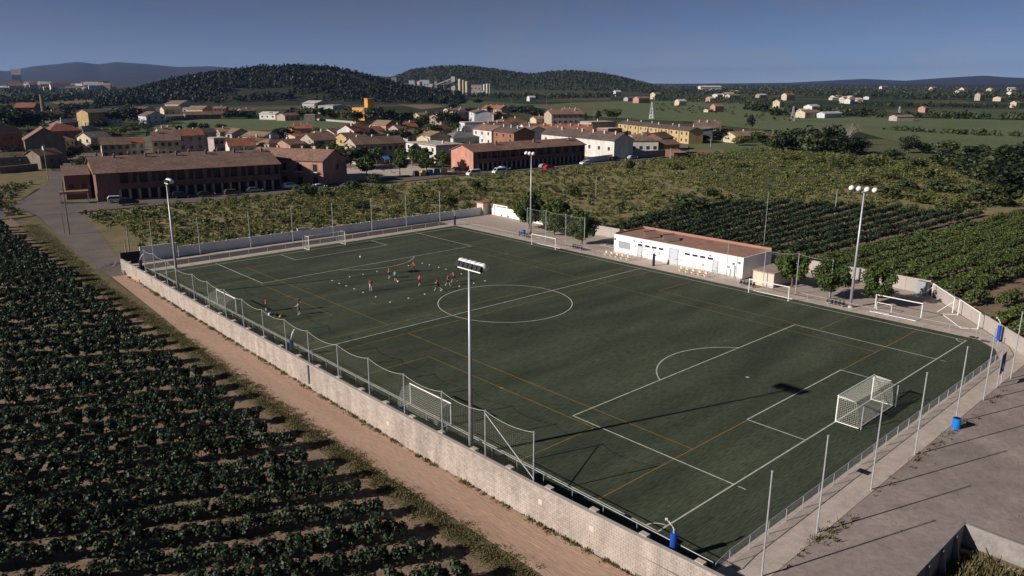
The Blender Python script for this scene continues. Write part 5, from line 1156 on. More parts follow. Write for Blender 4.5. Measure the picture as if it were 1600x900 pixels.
HS = [
 ('brown roofed house cut by the left picture edge', -25, 211, 34, 207.5, 7.5, 12, 'gable', 3, 'brick', 'brown', (5, 2), None, 0),
 ('big blank stone barn with its gable towards the lane', 38, 219, 101, 217, 8.6, 18, 'gabley', 4.0, 'stone', 'pinkbrown', None, (3, 1), 0),
 ('dark red roofed house behind the stone barn', 76, 205, 128, 203, 8.2, 12, 'hip', 3.0, 'brick', 'red', (3, 2), None, 1),
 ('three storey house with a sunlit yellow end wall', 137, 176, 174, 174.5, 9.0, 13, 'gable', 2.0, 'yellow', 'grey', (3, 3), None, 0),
 ('grey hipped house below the yellow end house', 131, 207, 165, 204, 6.5, 12, 'hip', 2.6, 'grey', 'grey', (3, 2), (2, 2), 1),
 ('upper stepped cream house with lit end wall', 112, 210, 132, 208, 6.0, 9, 'gable', 1.4, 'cream', 'pinkbrown', (2, 2), (2, 2), 0),
 ('lower stepped cream house beside the lane', 101, 220, 116, 218, 5.2, 8, 'gable', 1.2, 'cream', 'tan', (2, 2), (2, 2), 0),
 ('narrow house with thin yellow gable beside dark roof', 158, 226, 204, 224.5, 5.2, 9, 'gable', 2.4, 'cream', 'brown', (4, 2), (1, 2), 0),
 ('house with cream left gable behind the thin yellow gable', 141, 215, 172, 213, 6.2, 9, 'gable', 2.0, 'cream', 'grey', (2, 2), (2, 2), 0),
 ('small pale blue fronted house with red roof', 203, 223.5, 226, 222.5, 5.0, 9, 'gable', 1.6, 'bluewhite', 'red', (2, 2), None, 0),
 ('tall house with blank cream gable behind the brown terrace', 237, 219.5, 281, 218.5, 6.6, 15, 'gable', 3.0, 'cream', 'brown', (4, 2), None, 2),
 ('lilac fronted house with bright red roof', 277, 212, 318, 210.5, 6.8, 11, 'gable', 2.2, 'lilac', 'red', (3, 2), None, 2),
 ('dark roofed house right of the lilac fronted one', 317, 207, 338, 206, 7.2, 10, 'gable', 1.5, 'lilac', 'dark', (2, 2), None, 0),
 ('grey balconied house in the middle of the left row', 334, 217, 358, 216, 6.0, 10, 'flat', 0, 'lilac', 'grey', (3, 2), None, 0),
 ('cream stepped house with lit left walls and balconies', 343, 206, 362, 205.5, 6.5, 9, 'gable', 1.5, 'cream', 'tan', (2, 2), (2, 2), 1),
 ('low house with wide red roof behind the terrace end', 358, 228, 399, 226.5, 4.2, 10, 'gable', 2.6, 'white', 'red', (3, 1), None, 1),
 ('grey gabled house left of the green village field', 362, 208, 389, 206, 6.0, 11, 'gabley', 1.8, 'grey', 'tan', (2, 2), (2, 2), 0),
 ('white sided house with tan gable roof near the field', 412, 213.5, 436, 211, 6.3, 14, 'gabley', 1.7, 'white', 'tan', (2, 2), (3, 2), 1),
 ('red roofed villa standing before the green field', 456, 200.5, 487, 200, 5.6, 11, 'gable', 1.6, 'pink', 'red', (3, 1), None, 3),
 ('low red roofed annex below the red villa', 461, 213, 484, 211.5, 4.0, 8, 'shed', 1.5, 'cream', 'red', (3, 1), None, 0),
 ('house with pale blank gable and dark red roof', 490, 219.5, 525, 217.5, 5.5, 14, 'gable', 2.6, 'beige', 'pinkbrown', (3, 1), None, 1),
 ('small house with white gable left of the tall white gable', 522, 208, 549, 206, 5.5, 11, 'gable', 2.0, 'white', 'pinkbrown', (2, 2), (1, 1), 0),
 ('tall white gabled house with red roof above the school', 553, 204.5, 578, 202.5, 7.0, 13, 'gable', 2.6, 'white', 'red', (2, 2), (1, 1), 2),
 ('yellow gabled house behind the school roof', 541, 214.5, 573, 212.5, 4.6, 8, 'gable', 1.8, 'yellow', 'pinkbrown', (3, 1), (1, 1), 1),
 ('tan hip roofed house behind the school', 571, 210, 602, 208.5, 5.0, 12, 'hip', 2.4, 'cream', 'tan', (3, 1), (2, 1), 1),
 ('long beige school building with dark roof beside the plaza', 556, 226, 633, 222.5, 7.2, 13, 'gable', 2.2, 'beige', 'brown', (8, 2), None, 3),
 ('modern white flat roofed house beside the school', 634, 222.5, 681, 228.5, 6.2, 17, 'flat', 0, 'white', 'grey', (5, 2), None, 2),
 ('white house with grey hip roof left of the white terrace', 708, 215.5, 749, 213.5, 5.6, 15, 'hip', 2.4, 'white', 'grey', (4, 1), (3, 1), 1),
 ('pale pink gabled house among dark trees', 603, 195, 620, 194, 5.6, 14, 'gabley', 2.2, 'pink', 'tan', (2, 1), None, 0),
 ('red roofed house right of the pink gable', 637, 197.5, 652, 197, 5.5, 12, 'gable', 2.4, 'brick', 'red', None, None, 1),
 ('brown roofed house hidden behind the school end', 637, 209.5, 655, 209, 4.5, 10, 'gable', 1.8, 'grey', 'pinkbrown', (2, 1), None, 0),
 ('cream corner house beside the curved street lamp', 658, 210, 672, 212.5, 6.5, 9, 'gable', 1.6, 'cream', 'tan', (2, 2), None, 0),
 ('brown roofed house right of the cream corner house', 684, 203, 706, 200.5, 5.0, 11, 'gable', 1.8, 'pink', 'pinkbrown', (2, 1), None, 1),
 ('cream terrace with tan roof on the upper slope', 655, 180, 690, 179, 5.0, 12, 'gable', 1.5, 'cream', 'tan', (4, 1), (2, 1), 1),
 ('upper house with beige walls right of the cream terrace', 690, 181, 712, 179, 6.0, 12, 'gable', 1.5, 'beige', 'pinkbrown', (2, 2), (2, 2), 1),
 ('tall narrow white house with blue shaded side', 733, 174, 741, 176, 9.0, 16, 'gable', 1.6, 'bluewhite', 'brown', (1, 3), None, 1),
 ('cream fronted house left of the tall narrow white one', 716, 176, 733, 174.5, 7.5, 12, 'gable', 1.5, 'cream', 'brown', (2, 2), (2, 2), 1),
 ('large red roofed house above the village', 752, 169.5, 781, 170.5, 6.2, 17, 'gable', 3.0, 'beige', 'red', (4, 2), (2, 2), 3),
 ('pale yellow upper house beside the conifers', 771, 178.5, 794, 178, 6.5, 12, 'hip', 1.6, 'cream', 'red', (3, 1), None, 2),
 ('long blue grey house behind the grey hip roof', 726, 192, 760, 191.5, 5.5, 14, 'flat', 0, 'bluewhite', 'grey', None, (2, 1), 0),
 ('white house with low red hip roof in front of the pines', 785, 191, 823, 189, 4.6, 13, 'hip', 1.8, 'white', 'red', (4, 1), None, 2),
 ('white terrace house nearest the grey hip roof', 739, 201, 768, 204, 7.0, 14, 'gable', 2.0, 'white', 'pinkbrown', (3, 2), None, 1),
 ('half brick terrace house between two white ones', 771, 204, 803, 207.5, 7.0, 14, 'gable', 2.2, 'brick', 'dark', (3, 2), None, 3),
 ('white gabled terrace house next to the half brick one', 806, 204, 822, 206, 7.2, 16, 'gable', 2.2, 'white', 'pinkbrown', (1, 1), None, 1),
 ('long white terrace with dark roof and white chimneys', 846, 208.5, 960, 219.5, 7.4, 12.5, 'gable', 2.6, 'white', 'dark', (8, 1), None, 7),
 ('long bright red roof behind the long white terrace', 842, 203, 925, 203.5, 5.0, 12, 'gable', 2.6, 'pink', 'red', None, None, 6),
 ('beige apartment block with dark red roof above the terrace', 862, 178.5, 912, 178, 9.5, 17, 'gable', 2.4, 'beige', 'pinkbrown', (6, 3), None, 3),
 ('long pale roofed building behind the beige apartments', 880, 172, 905, 172, 6.5, 12, 'gable', 1.2, 'cream', 'tan', (3, 1), None, 3),
 ('beige flat roofed block left of the yellow terrace', 924, 191.5, 962, 190.5, 6.5, 15, 'flat', 0, 'beige', 'grey', (2, 1), None, 1),
 ('brick tower house behind the white terrace end', 950, 202, 972, 201, 7.5, 10, 'flat', 0, 'brick', 'pinkbrown', None, None, 0),
 ('small brown roofed house left of the brick tower', 925, 196, 942, 195.5, 4.5, 9, 'gable', 2.0, 'beige', 'brown', None, None, 0),
 ('white villa with brown hip roof beside the street end', 985, 220, 1029, 220, 6.0, 13, 'hip', 2.2, 'white', 'brown', (4, 1), (2, 1), 1),
 ('brown hipped roof house behind the white villa', 1006, 214, 1034, 213, 6.0, 12, 'hip', 2.0, 'grey', 'brown', None, None, 1),
 ('dark brown gabled barn at the end of the street', 1034, 216.5, 1052, 214, 5.6, 12, 'gable', 2.2, 'darkbrick', 'brown', None, None, 0),
 ('orange walled shed below the dark brown barn', 1037, 226, 1062, 225, 4.2, 9, 'gable', 1.6, 'orange', 'brown', None, None, 0),
 ('low open shed with tan sheet roof at the street end', 1053, 238.5, 1072, 238, 2.2, 7, 'shed', .9, 'darkbrick', 'tan', None, None, 0),
 ('large warehouse with broad brown tiled roof', 1086, 200, 1126, 200.5, 5.8, 24, 'gable', 3.4, 'beige', 'brown', (2, 1), None, 3),
 ('white rendered unit attached before the warehouse', 1094, 203, 1110, 202, 5.2, 7, 'shed', .7, 'bluewhite', 'red', None, None, 0),
 ('grey stone building between yellow terrace and warehouse', 1076, 200.5, 1093, 202.5, 5.8, 10, 'shed', .8, 'grey', 'grey', (3, 1), None, 0),
 ('low long house with tan roof right of the warehouse', 1150, 212.5, 1201, 211, 3.6, 14, 'gable', 1.8, 'cream', 'tan', (5, 1), None, 1),
 ('long white gable ended house high on the left', 222, 171.5, 243, 170, 5.0, 18, 'gabley', 2.2, 'white', 'brown', None, None, 0),
 ('blue white shaded house on the left slope', 228, 181, 258, 180, 6.0, 13, 'gabley', 2.6, 'bluewhite', 'brown', (3, 2), None, 0),
 ('house with cream end wall and wide brown roof on the left', 256, 171, 284, 170.5, 6.0, 16, 'gable', 2.4, 'cream', 'brown', (3, 1), None, 0),
 ('white gabled house topmost on the left slope', 281, 162.5, 304, 161, 6.0, 20, 'gabley', 3.0, 'white', 'tan', (2, 1), (3, 1), 0),
 ('small white flat house under the topmost white gable', 285, 169, 296, 169, 4.5, 12, 'flat', 0, 'white', 'white', (2, 1), None, 0),
 ('small white house right of the topmost white gable', 304, 168, 313, 168, 4.5, 12, 'flat', 0, 'white', 'white', (2, 1), None, 0),
 ('white flat house left of the topmost white gable', 262, 166, 277, 166, 4.0, 12, 'gable', 1.5, 'white', 'white', (2, 1), None, 0),
 ('house with warm cream gable facing the street', 316, 170.5, 332, 169.5, 6.5, 18, 'gabley', 2.4, 'cream', 'tan', None, None, 0),
 ('brick house right of the warm cream gable', 333, 169.5, 352, 169.5, 7.0, 14, 'gable', 1.5, 'brick', 'pinkbrown', (3, 2), None, 1),
 ('long low brown farm roofs above the green field', 290, 179.5, 345, 178.5, 3.6, 14, 'gable', 2.2, 'stone', 'brown', (6, 1), None, 0),
 ('low sheds with pale roofs below the cream end house', 259, 182, 288, 181, 3.0, 13, 'gable', 1.0, 'stone', 'grey', None, None, 0),
 ('pale house at the left end of the upper field row', 356, 172.5, 372, 172, 4.6, 12, 'gable', 1.6, 'cream', 'tan', (2, 1), (2, 1), 1),
 ('brown roofed house above the green field', 378, 173, 400, 172.5, 5.0, 13, 'gable', 1.8, 'lilac', 'pinkbrown', (3, 1), None, 1),
 ('bright white house above the green field', 405, 177.5, 430, 178, 4.5, 13, 'gable', 1.4, 'white', 'white', (3, 1), None, 0),
 ('long beige house above the right part of the green field', 430, 178.5, 447, 177.5, 4.2, 11, 'gable', 1.4, 'cream', 'tan', (2, 1), None, 0),
 ('low brown roofed house before the dark trees', 445, 180.5, 468, 179.5, 4.0, 12, 'gable', 1.6, 'beige', 'pinkbrown', (3, 1), None, 0),
 ('small stone house at the right end of the field', 475, 180, 492, 180, 4.5, 10, 'flat', 0, 'stone', 'grey', None, None, 0),
 ('white hillside house left of the orange tower, upper', 493, 161.5, 514, 160, 5.0, 20, 'gabley', 2.6, 'white', 'white', (2, 1), None, 0),
 ('white hillside house next to the orange tower', 520, 165.5, 536, 164, 7.0, 18, 'flat', 0, 'white', 'white', (2, 2), None, 0),
 ('dark roofed church like house above the left trees', 52, 168, 63, 165, 9.0, 16, 'gabley', 3.0, 'brick', 'red', None, None, 0),
]
HS += [
 ('low tiled house in the gap left of the brown terrace', 62, 243, 96, 240, 4.5, 10, 'gable', 1.8, 'stone', 'brown', (3, 1), None, 1),
 ('dark shed row below the house at the left edge', -20, 247, 42, 244, 4.0, 9, 'shed', 1.0, 'stone', 'dark', (4, 1), None, 0),
 ('tan roofed house behind the lilac fronted row', 250, 206, 276, 205, 6.0, 10, 'gable', 1.8, 'cream', 'tan', None, (2, 2), 2),
 ('white house wedged behind the low red roof', 398, 220, 418, 219, 5.0, 9, 'gable', 1.6, 'white', 'tan', (2, 1), (2, 1), 1),
 ('brown hip house before the white sided one', 420, 224, 446, 222, 4.6, 10, 'hip', 1.8, 'beige', 'pinkbrown', (3, 1), None, 1),
 ('small tiled house in front of the red villa annex', 452, 226, 476, 224, 4.2, 9, 'gable', 1.8, 'pink', 'pinkbrown', (2, 1), None, 1),
 ('cream cottage behind the pale blank gable house', 497, 211, 517, 210, 5.0, 10, 'gable', 1.6, 'cream', 'tan', (2, 1), None, 1),
 ('red roofed cottage between school and tall white gable', 580, 204, 600, 203, 5.0, 10, 'gable', 1.8, 'cream', 'red', (2, 1), None, 1),
 ('brown roofed cottage behind the pink gable among trees', 622, 201, 640, 200, 5.0, 10, 'gable', 1.8, 'beige', 'brown', (2, 1), None, 1),
 ('tan house between cream corner house and hip roof', 668, 217, 688, 216, 5.0, 9, 'gable', 1.6, 'cream', 'tan', (2, 1), (2, 1), 1),
 ('brown roofed row behind the white terrace gables', 762, 197, 800, 196, 5.6, 11, 'gable', 2.0, 'cream', 'brown', (4, 1), None, 3),
 ('pink roofed cottage under the pine group', 820, 199, 842, 198.5, 5.0, 10, 'gable', 1.8, 'white', 'pinkbrown', (2, 1), None, 1),
 ('white workshop yard building before the brick tower', 975, 212, 1000, 213, 4.2, 9, 'flat', 0, 'white', 'grey', (3, 1), None, 0),
 ('tan roofed cottage left of the long pale roof', 838, 186, 862, 185.5, 6.0, 11, 'gable', 1.6, 'cream', 'tan', (3, 1), None, 1),
 ('pale cottage row on the slope left of the large red roof', 700, 172, 730, 171.5, 5.0, 12, 'gable', 1.5, 'cream', 'pinkbrown', (3, 1), None, 2),
 ('stone house beside the chimney stack on the left', 78, 178, 100, 177, 6.0, 14, 'gable', 2.0, 'stone', 'brown', (2, 1), None, 1),
 ('white cottage in the trees right of the yellow end house', 176, 186, 190, 185, 4.5, 12, 'gable', 1.5, 'white', 'tan', (2, 1), None, 0),
 ('grey roofed cottage at the foot of the left slope', 100, 192, 122, 190, 5.0, 12, 'gable', 1.8, 'lilac', 'grey', (2, 1), None, 1),
]
for t_ in HS: house(*t_[:6], t_[6]*(.78 if t_[6] > 9 else 1), *t_[7:13], chim=t_[13])
# yellow terrace of seven units
nun = 7
for k in range(nun):
    xa, xb = 966+(1078-966)*k/nun, 966+(1078-966)*(k+.93)/nun; ya = 192.3+(204.5-192.3)*k/nun; yb = 192.3+(204.5-192.3)*(k+.93)/nun
    house(f'yellow terraced house with white parapet, {ordn[k]} from the left of the yellow terrace', xa, ya, xb, yb, 6.4, 8, 'gable', 1.5, 'yellow', 'dark', (2, 2), None, chim=1, group='yellow terraced houses', name='terraced_house')
for k, (xa, ya, xb, yb) in enumerate(((1005, 205.5, 1029, 207), (1037, 209, 1061, 211.5))):
    house(['low yellow garage before the middle of the yellow terrace', 'low yellow garage before the right of the yellow terrace'][k], xa, ya, xb, yb, 3.0, 6, 'hip', 1.0, 'yellow', 'brown', None, None, name='garage', cat='garage')
# orange tower house
r_, w_, d_, h_ = house('bright orange house with square tower on the wooded slope', 550, 168.5, 569, 169.5, 9.0, 14, 'flat', 0, 'orange', 'tan', (3, 2), (2, 2), name='tower_house')
MB().box((1.2, 2, 12.0), (5.0, 5.0, 7.5)).build('tower', wmat('orange'), r_); MB().box((1.2, 2, 15.9), (5.4, 5.4, .4)).build('tower_cap', wmat('orange'), r_)
for k in range(4): MB().box((1.2+(-1.8+1.2*k), -.55, 16.3), (.6, .4, .5)).build('merlon', wmat('orange'), r_)
# far chimney stack on the left
ck = empty('brick_chimney_stack', GT(69, 182), label='slim dark chimney stack above the left trees', cat='chimney'); zt = zat(69, 149, ck.location)
MB().cyl((0, 0, 0), (0, 0, zt), 2.0, 1.3, 10).build('shaft', wmat('stone'), ck); MB().cyl((0, 0, zt), (0, 0, zt+.8), 1.6, 1.5, 10).build('cap', wmat('stone'), ck)

# ------------------------------------------------------------------ brick terraces with garages along the street
def arcade_terrace(label, base_l, base_r, h, d, rh, nb, wall, roofc, gable_c=None, end_wall=0.0, chim=8):
    p1, p2 = Vector((*base_l, 0)), Vector((*base_r, 0)); dv = p2-p1; w = dv.length; ang = math.atan2(dv.y, dv.x); nrm = Vector((-math.sin(ang), math.cos(ang), 0)); c = (p1+p2)/2+nrm*d/2
    r = empty('brick_terrace', c, ang, label=label, cat='terrace')
    wm = wmat(wall); dep = 2.3; m_ = MB()
    m_.box((0, dep/2, h/2), (w, d-dep, h)); m_.build('wall', wm, r)
    g_ = MB()
    for s in (-1, 1): g_.prism([(0, 0)], 0, 0) if False else None
    gl = MB().box((-w/2+.12, -d/2+dep/2, h/2), (.24, dep, h)); gl.build('end_pier', wm, r); MB().box((w/2-.12, -d/2+dep/2, h/2), (.24, dep, h)).build('end_pier', wm, r)
    for s in (-1, 1):
        q = MB(); y0, y1 = -d/2, d/2; x = s*(w/2-.11)
        q.poly([(x+.1, y0, h), (x+.1, y1, h), (x+.1, 0, h+rh)]); q.poly([(x-.1, 0, h+rh), (x-.1, y1, h), (x-.1, y0, h)]); q.build('gable', wmat(gable_c or wall), r)
    if gable_c: MB().box((-w/2-.05, 0, h/2), (.09, d, h)).build('gable_facing', wmat(gable_c), r)
    rf = MB(); gable_roof(rf, w, d, h, rh, .5, .2); ro = rf.build('roof', rmat(roofc), r)
    bw = (w-end_wall)/nb; x0 = -w/2+end_wall; hf = h*.5
    if end_wall: MB().box((-w/2+end_wall/2, -d/2+.12, h/2), (end_wall, .22, h)).build('end_bay', wm, r)
    slab = MB().box((0, 0, 0), (bw-.02, dep, .3)).mesh('balcony', wm); par = MB().box((0, 0, 0), (bw-.3, .1, .75)).mesh('parapet', wm)
    pier = MB().box((0, 0, h/2), (.5, .3, h)).mesh('pier', wm); gpier = MB().box((0, 0, h*.2), (.55, .34, h*.4)).mesh('ground_pier', wmat('beige')); gd = MB().box((0, 0, 0), (bw*.8, .06, hf-.6)).mesh('garage_door', M['black'])
    lint = MB().box((0, 0, 0), (bw-.5, .2, .5)).mesh('lintel', wm); mp_ = MB().box((0, 0, 0), (bw*.24, .25, hf-.4)).mesh('panel', wmat('pink' if wall != 'salmon' else 'brick'))
    for k in range(nb):
        xc = x0+bw*(k+.5)
        ob('balcony', slab, r, loc=(xc, -d/2+dep/2+.05, hf)); ob('parapet', par, r, loc=(xc, -d/2+.1, hf+.5)); ob('pier', pier, r, loc=(x0+bw*k, -d/2+.2, 0)); ob('ground_pier', gpier, r, loc=(x0+bw*k, -d/2+.17, 0)); ob('ground_pier', gpier, r, loc=(xc, -d/2+.17, 0))
        ob('garage_door', gd, r, loc=(xc, -d/2+dep-.05, (hf-.6)/2)); ob('lintel', lint, r, loc=(xc, -d/2+.25, hf-.4)); ob('panel', mp_, r, loc=(xc+bw*.16, -d/2+dep-.3, hf*1.5))
        ob('window', window_mesh(2.0, 2.1), r, loc=(xc-bw*.2, -d/2+dep-.002, hf+1.3))
    for k in range(chim):
        x = -w/2+w*(k+.5)/chim; y = (-1.8 if k % 2 else 1.2)
        MB().box((0, 0, .3), (.5, .5, 1.3)).box((0, 0, 1.05), (.75, .75, .12)).cyl((0, 0, 1.1), (0, 0, 1.5), .2, n=8).build('chimney', wmat('stone'), ro, loc=(x, y, h+rh*(1-abs(y)/(d/2))-.1))
    return r, w, d
r1, w1, d1 = arcade_terrace('long dark brick terrace with garages on the left of the street', (-15.4, 132.6), (29.0, 125.0), 7.0, 24, 3.0, 9, 'brown', 'brown', None, 5.0, 12)
r2, w2, d2 = arcade_terrace('long dark brick terrace with salmon gable in the street middle', (97, 123.6), (149.2, 121.2), 6.5, 12.5, 2.0, 12, 'brown', 'pinkbrown', 'salmon', 2.0, 6)
# left annex of the first terrace
house('low brick annex with tiled porch at the left terrace end', 99, 274, 139, 272, 6.2, 14, 'shed', 1.2, 'darkbrick', 'brown', (2, 1), None, name='annex')
pch = empty('tiled_porch', GT(118, 318), math.radians(-13), label='small tiled entrance porch on white posts at the junction', cat='porch')
MB().box((0, 0, 3.0), (6.2, 3.0, .2)).build('roof', rmat('tan'), pch); 
for x in (-2.9, 2.9): MB().box((x, -1.3, 1.5), (.22, .22, 3.0)).build('post', M['whitewall'], pch)
MB().box((0, -1.4, 2.75), (6.1, .12, .4)).build('fascia', wmat('salmon'), pch)
# pink gable townhouses between the terraces: long side faces the left light
pg1, pg2 = Vector((30.5, 146.5, 0)), Vector((41.5, 126.5, 0))
def townhouse():
    dv = pg2-pg1; w = dv.length+3; ang = math.atan2(dv.y, dv.x); nrm = Vector((-math.sin(ang), math.cos(ang), 0)); d = 12.5; h = 7.0; rh = 2.6
    r = empty('pink_townhouses', (pg1+pg2)/2+nrm*d/2, ang, label='row of pink townhouses with balconies and dark gable end', cat='terrace')
    m_ = MB().box((0, 0, h/2), (w, d, h)); [m_.poly([(s*w/2, -d/2*s, h), (s*w/2, d/2*s, h), (s*w/2, 0, h+rh)]) for s in (-1, 1)]; m_.build('wall', wmat('pink'), r)
    rf = MB(); gable_roof(rf, w, d, h, rh); ro = rf.build('roof', rmat('pinkbrown'), r)
    for k in range(6): MB().box((0, 0, .4), (.5, .6, 1.5)).box((0, 0, 1.2), (.7, .8, .12)).build('chimney', wmat('cream'), ro, loc=(-w/2+w*(k+.5)/6, .4, h+rh-.4))
    for k in range(5):
        x = -w/2+w*(k+.5)/5
        ob('window', window_mesh(1.3, 2.0), r, loc=(x, -d/2-.002, 4.9)); ob('door', window_mesh(1.5, 2.1), r, loc=(x, -d/2-.002, 1.2))
        b_ = MB().box((0, 0, 0), (2.4, .9, .15)); bo = b_.build('balcony', M['whitewall'], r, loc=(x, -d/2-.48, 3.7)); rl = MB()
        for q in range(9): rl.cyl((-1.15+.2875*q, -.4, .07), (-1.15+.2875*q, -.4, 1.0), .025, n=4)
        rl.cyl((-1.15, -.4, 1.0), (1.15, -.4, 1.0), .03, n=4); tag(rl.build('railing', M['black'], bo), kind='stuff')
    ob('window', window_mesh(1.3, 1.3), r, loc=(w/2+.002, 1.5, 4.6), rz=math.pi/2)
townhouse()
house('dark brick house attached right of the pink townhouses', 521, 250, 541, 247.5, 5.8, 10, 'flat', 0, 'brick', 'brown', None, None)
# ------------------------------------------------------------------ street furniture, walls
def garden_wall(label, pa, pb, h, mt):
    a, b = GT(*pa), GT(*pb); dv = b-a; o = empty('garden_wall', a, math.atan2(dv.y, dv.x), label=label, cat='wall'); MB().box((dv.length/2, 0, h/2), (dv.length, .25, h)).build('panel', mt, o); MB().box((dv.length/2, 0, h+.05), (dv.length+.1, .35, .1)).build('coping', M['concrete'], o)
garden_wall('white garden wall before the long white terrace', (918, 255), (967, 248), 2.0, M['whitewall'])
garden_wall('grey yard wall below the white villa', (985, 247), (1050, 243), 2.4, wmat('grey'))
garden_wall('low cream wall along the plaza', (562, 256), (606, 253), 1.2, wmat('cream'))
garden_wall('brick yard wall along the uphill lane', (0, 272), (60, 266), 2.2, wmat('stone'))
garden_wall('pale field wall behind the green village field', (388, 185.5), (445, 187), 1.4, wmat('grey')); garden_wall('pale field wall right of the green village field', (490, 188), (556, 193), 1.4, wmat('grey'))
cols = [('dark', (.03, .05, .04)), ('yellow', (.5, .4, .12)), ('blue', (.05, .16, .4)), ('teal', (.03, .22, .22)), ('cream', (.6, .52, .4))]
for k, (cn, cc) in enumerate(cols):
    p = GT(650+11*k, 276-1.0*k); o = empty('recycling_container', p, math.radians(-5), label=f'{cn} recycling container in the row on the street', cat='container', group='recycling containers'); mt = mat('container_'+cn, cc, rough=.5)
    MB().box((0, 0, .8), (1.7, 1.3, 1.5), taper=.94).build('body', mt, o); MB().prism([(-.8, 1.55), (.8, 1.55), (.5, 1.85), (-.5, 1.85)], -.6, .6).build('lid', mt, o)
pl = empty('playground_frame', GT(603, 262), label='blue topped playground climbing frame on the plaza', cat='playground')
for x in (-1, 1):
    for y in (-1, 1): MB().cyl((x, y, 0), (x, y, 3.0), .08, n=6).build('post', wmat('salmon'), pl)
MB().box((0, 0, 1.3), (2, 2, .12)).build('platform', wmat('salmon'), pl); rf = MB(); gable_roof(rf, 2.2, 2.2, 3.0, .9, .1, .08); rf.build('roof', mat('sky_blue', (.1, .35, .7)), pl); sl = MB(); sl.quad((1, -.4, 1.3), (1, .4, 1.3), (3.2, .4, .1), (3.2, -.4, .1)); sl.quad((1, .4, 1.27), (1, -.4, 1.27), (3.2, -.4, .07), (3.2, .4, .07)); sl.build('slide', M['whitepaint'], pl)
for k, (px, py) in enumerate(((585, 264), (598, 268), (612, 270), (620, 264))):
    o = empty('park_bench', GT(px, py), RNG.uniform(0, 1), label=f'small wooden bench on the plaza, {ordn[k]} from the left', cat='bench', group='plaza benches'); MB().box((0, 0, .45), (1.8, .45, .08)).build('seat', M['wood'], o); MB().box((0, .22, .75), (1.8, .06, .4)).build('backrest', M['wood'], o)
    for s in (-.7, .7): MB().box((s, 0, .2), (.08, .4, .42)).build('leg', M['steel'], o)
railing('pale fence round the plaza playground', [tuple(GT(582, 270)[:2]), tuple(GT(620, 273)[:2])], 1.5, 1.0)
# utility poles
def upole(pb, pt, label, r=.13, mt='wood', arm=True):
    b = GT(*pb); h = zat(pt[0], pt[1], b)-b.z; o = empty('utility_pole', b, label=label, cat='pole'); x = (pt[0]-pb[0])*.0
    MB().cyl((0, 0, -.2), (0, 0, h), r, r*.65, 8).build('shaft', M[mt], o)
    if arm: MB().box((0, 0, h-.5), (1.5, .1, .1)).build('cross_arm', M[mt], o)
    return o
upole((76, 283), (67, 225), 'tall pale utility pole on the bank by the stone barn')
upole((109, 367), (95, 285), 'dark utility pole at the corner of the lane', mt='bark', arm=False)
upole((101, 365), (99, 332), 'slim stay pole beside the dark utility pole', r=.07, mt='bark', arm=False)
upole((203, 398), (198, 351), 'wooden pole standing behind the dark gate', arm=False); upole((197, 396), (194.5, 374), 'short wooden pole left of the dark gate', arm=False)
upole((931, 312), (931.5, 276), 'pale wooden post in the scrub field', arm=False); upole((1304, 335), (1306.5, 297), 'pale pole in the dense vineyard', r=.1, mt='steel', arm=False)
upole((1193, 388), (1195, 300), 'thin antenna mast behind the white building', r=.05, mt='steel', arm=False)
upole((1047, 249), (1047, 231), 'pale pole at the end of the street', mt='steel', arm=False); upole((1110, 230), (1110, 213), 'slim green pole in the meadow', mt='steel', arm=False)
upole((655, 217), (651, 201), 'curved street lamp behind the school', r=.1, mt='steel'); upole((953, 252), (953, 244), 'short white post at the kerb', r=.08, mt='steel', arm=False)
upole((613, 249), (613, 229), 'street lamp in the middle of the plaza', r=.1, mt='steel', arm=False); upole((643, 258), (643, 240), 'street lamp among the plaza trees', r=.1, mt='steel', arm=False); upole((928, 187), (929, 164), 'power pole above the yellow terrace', arm=True); upole((799, 172), (799, 154), 'pale power pole above the pine group'); upole((892, 166), (892, 150), 'distant power pole left of the fields'); upole((854, 164), (854.5, 147), 'distant power pole before the far hill')
def pylon(pb, pt, label):
    b = GT(*pb); h = zat(pt[0], pt[1], b); o = empty('lattice_pylon', b, RNG.uniform(0, 1), label=label, cat='pylon'); r0, r1_ = h*.11, h*.02
    for sx, sy in ((-1, -1), (1, -1), (1, 1), (-1, 1)): MB().cyl((sx*r0, sy*r0, 0), (sx*r1_, sy*r1_, h), .22, .15, 4).build('leg', M['steel'], o)
    br_ = MB(); n = 6
    for k in range(n):
        z0, z1 = h*k/n, h*(k+1)/n; a0, a1_ = r0+(r1_-r0)*k/n, r0+(r1_-r0)*(k+1)/n
        for (x0, y0), (x1_, y1_) in zip(((-1, -1), (1, -1), (1, 1), (-1, 1)), ((1, -1), (1, 1), (-1, 1), (-1, -1))): br_.cyl((x0*a0, y0*a0, z0), (x1_*a1_, y1_*a1_, z1), .1, n=3); br_.cyl((x1_*a0, y1_*a0, z0), (x0*a1_, y0*a1_, z1), .1, n=3)
    tag(br_.build('lattice', M['steel'], o), kind='stuff')
    for f, l in ((.82, .2), (.92, .14)): MB().box((0, 0, h*f), (h*l*2, .3, .3)).build('cross_arm', M['steel'], o)
pylon((1018, 186), (1018, 160), 'lattice pylon in the green field above the yellow terrace'); pylon((1238, 190), (1238, 166), 'lattice pylon beside the far white farm'); pylon((1404, 183), (1404, 166), 'lattice pylon behind the pink farmhouse'); pylon((417, 158), (417, 120), 'tall lattice pylon on the near wooded hill side'); pylon((709, 158), (709, 141), 'pylon in front of the cement plant')
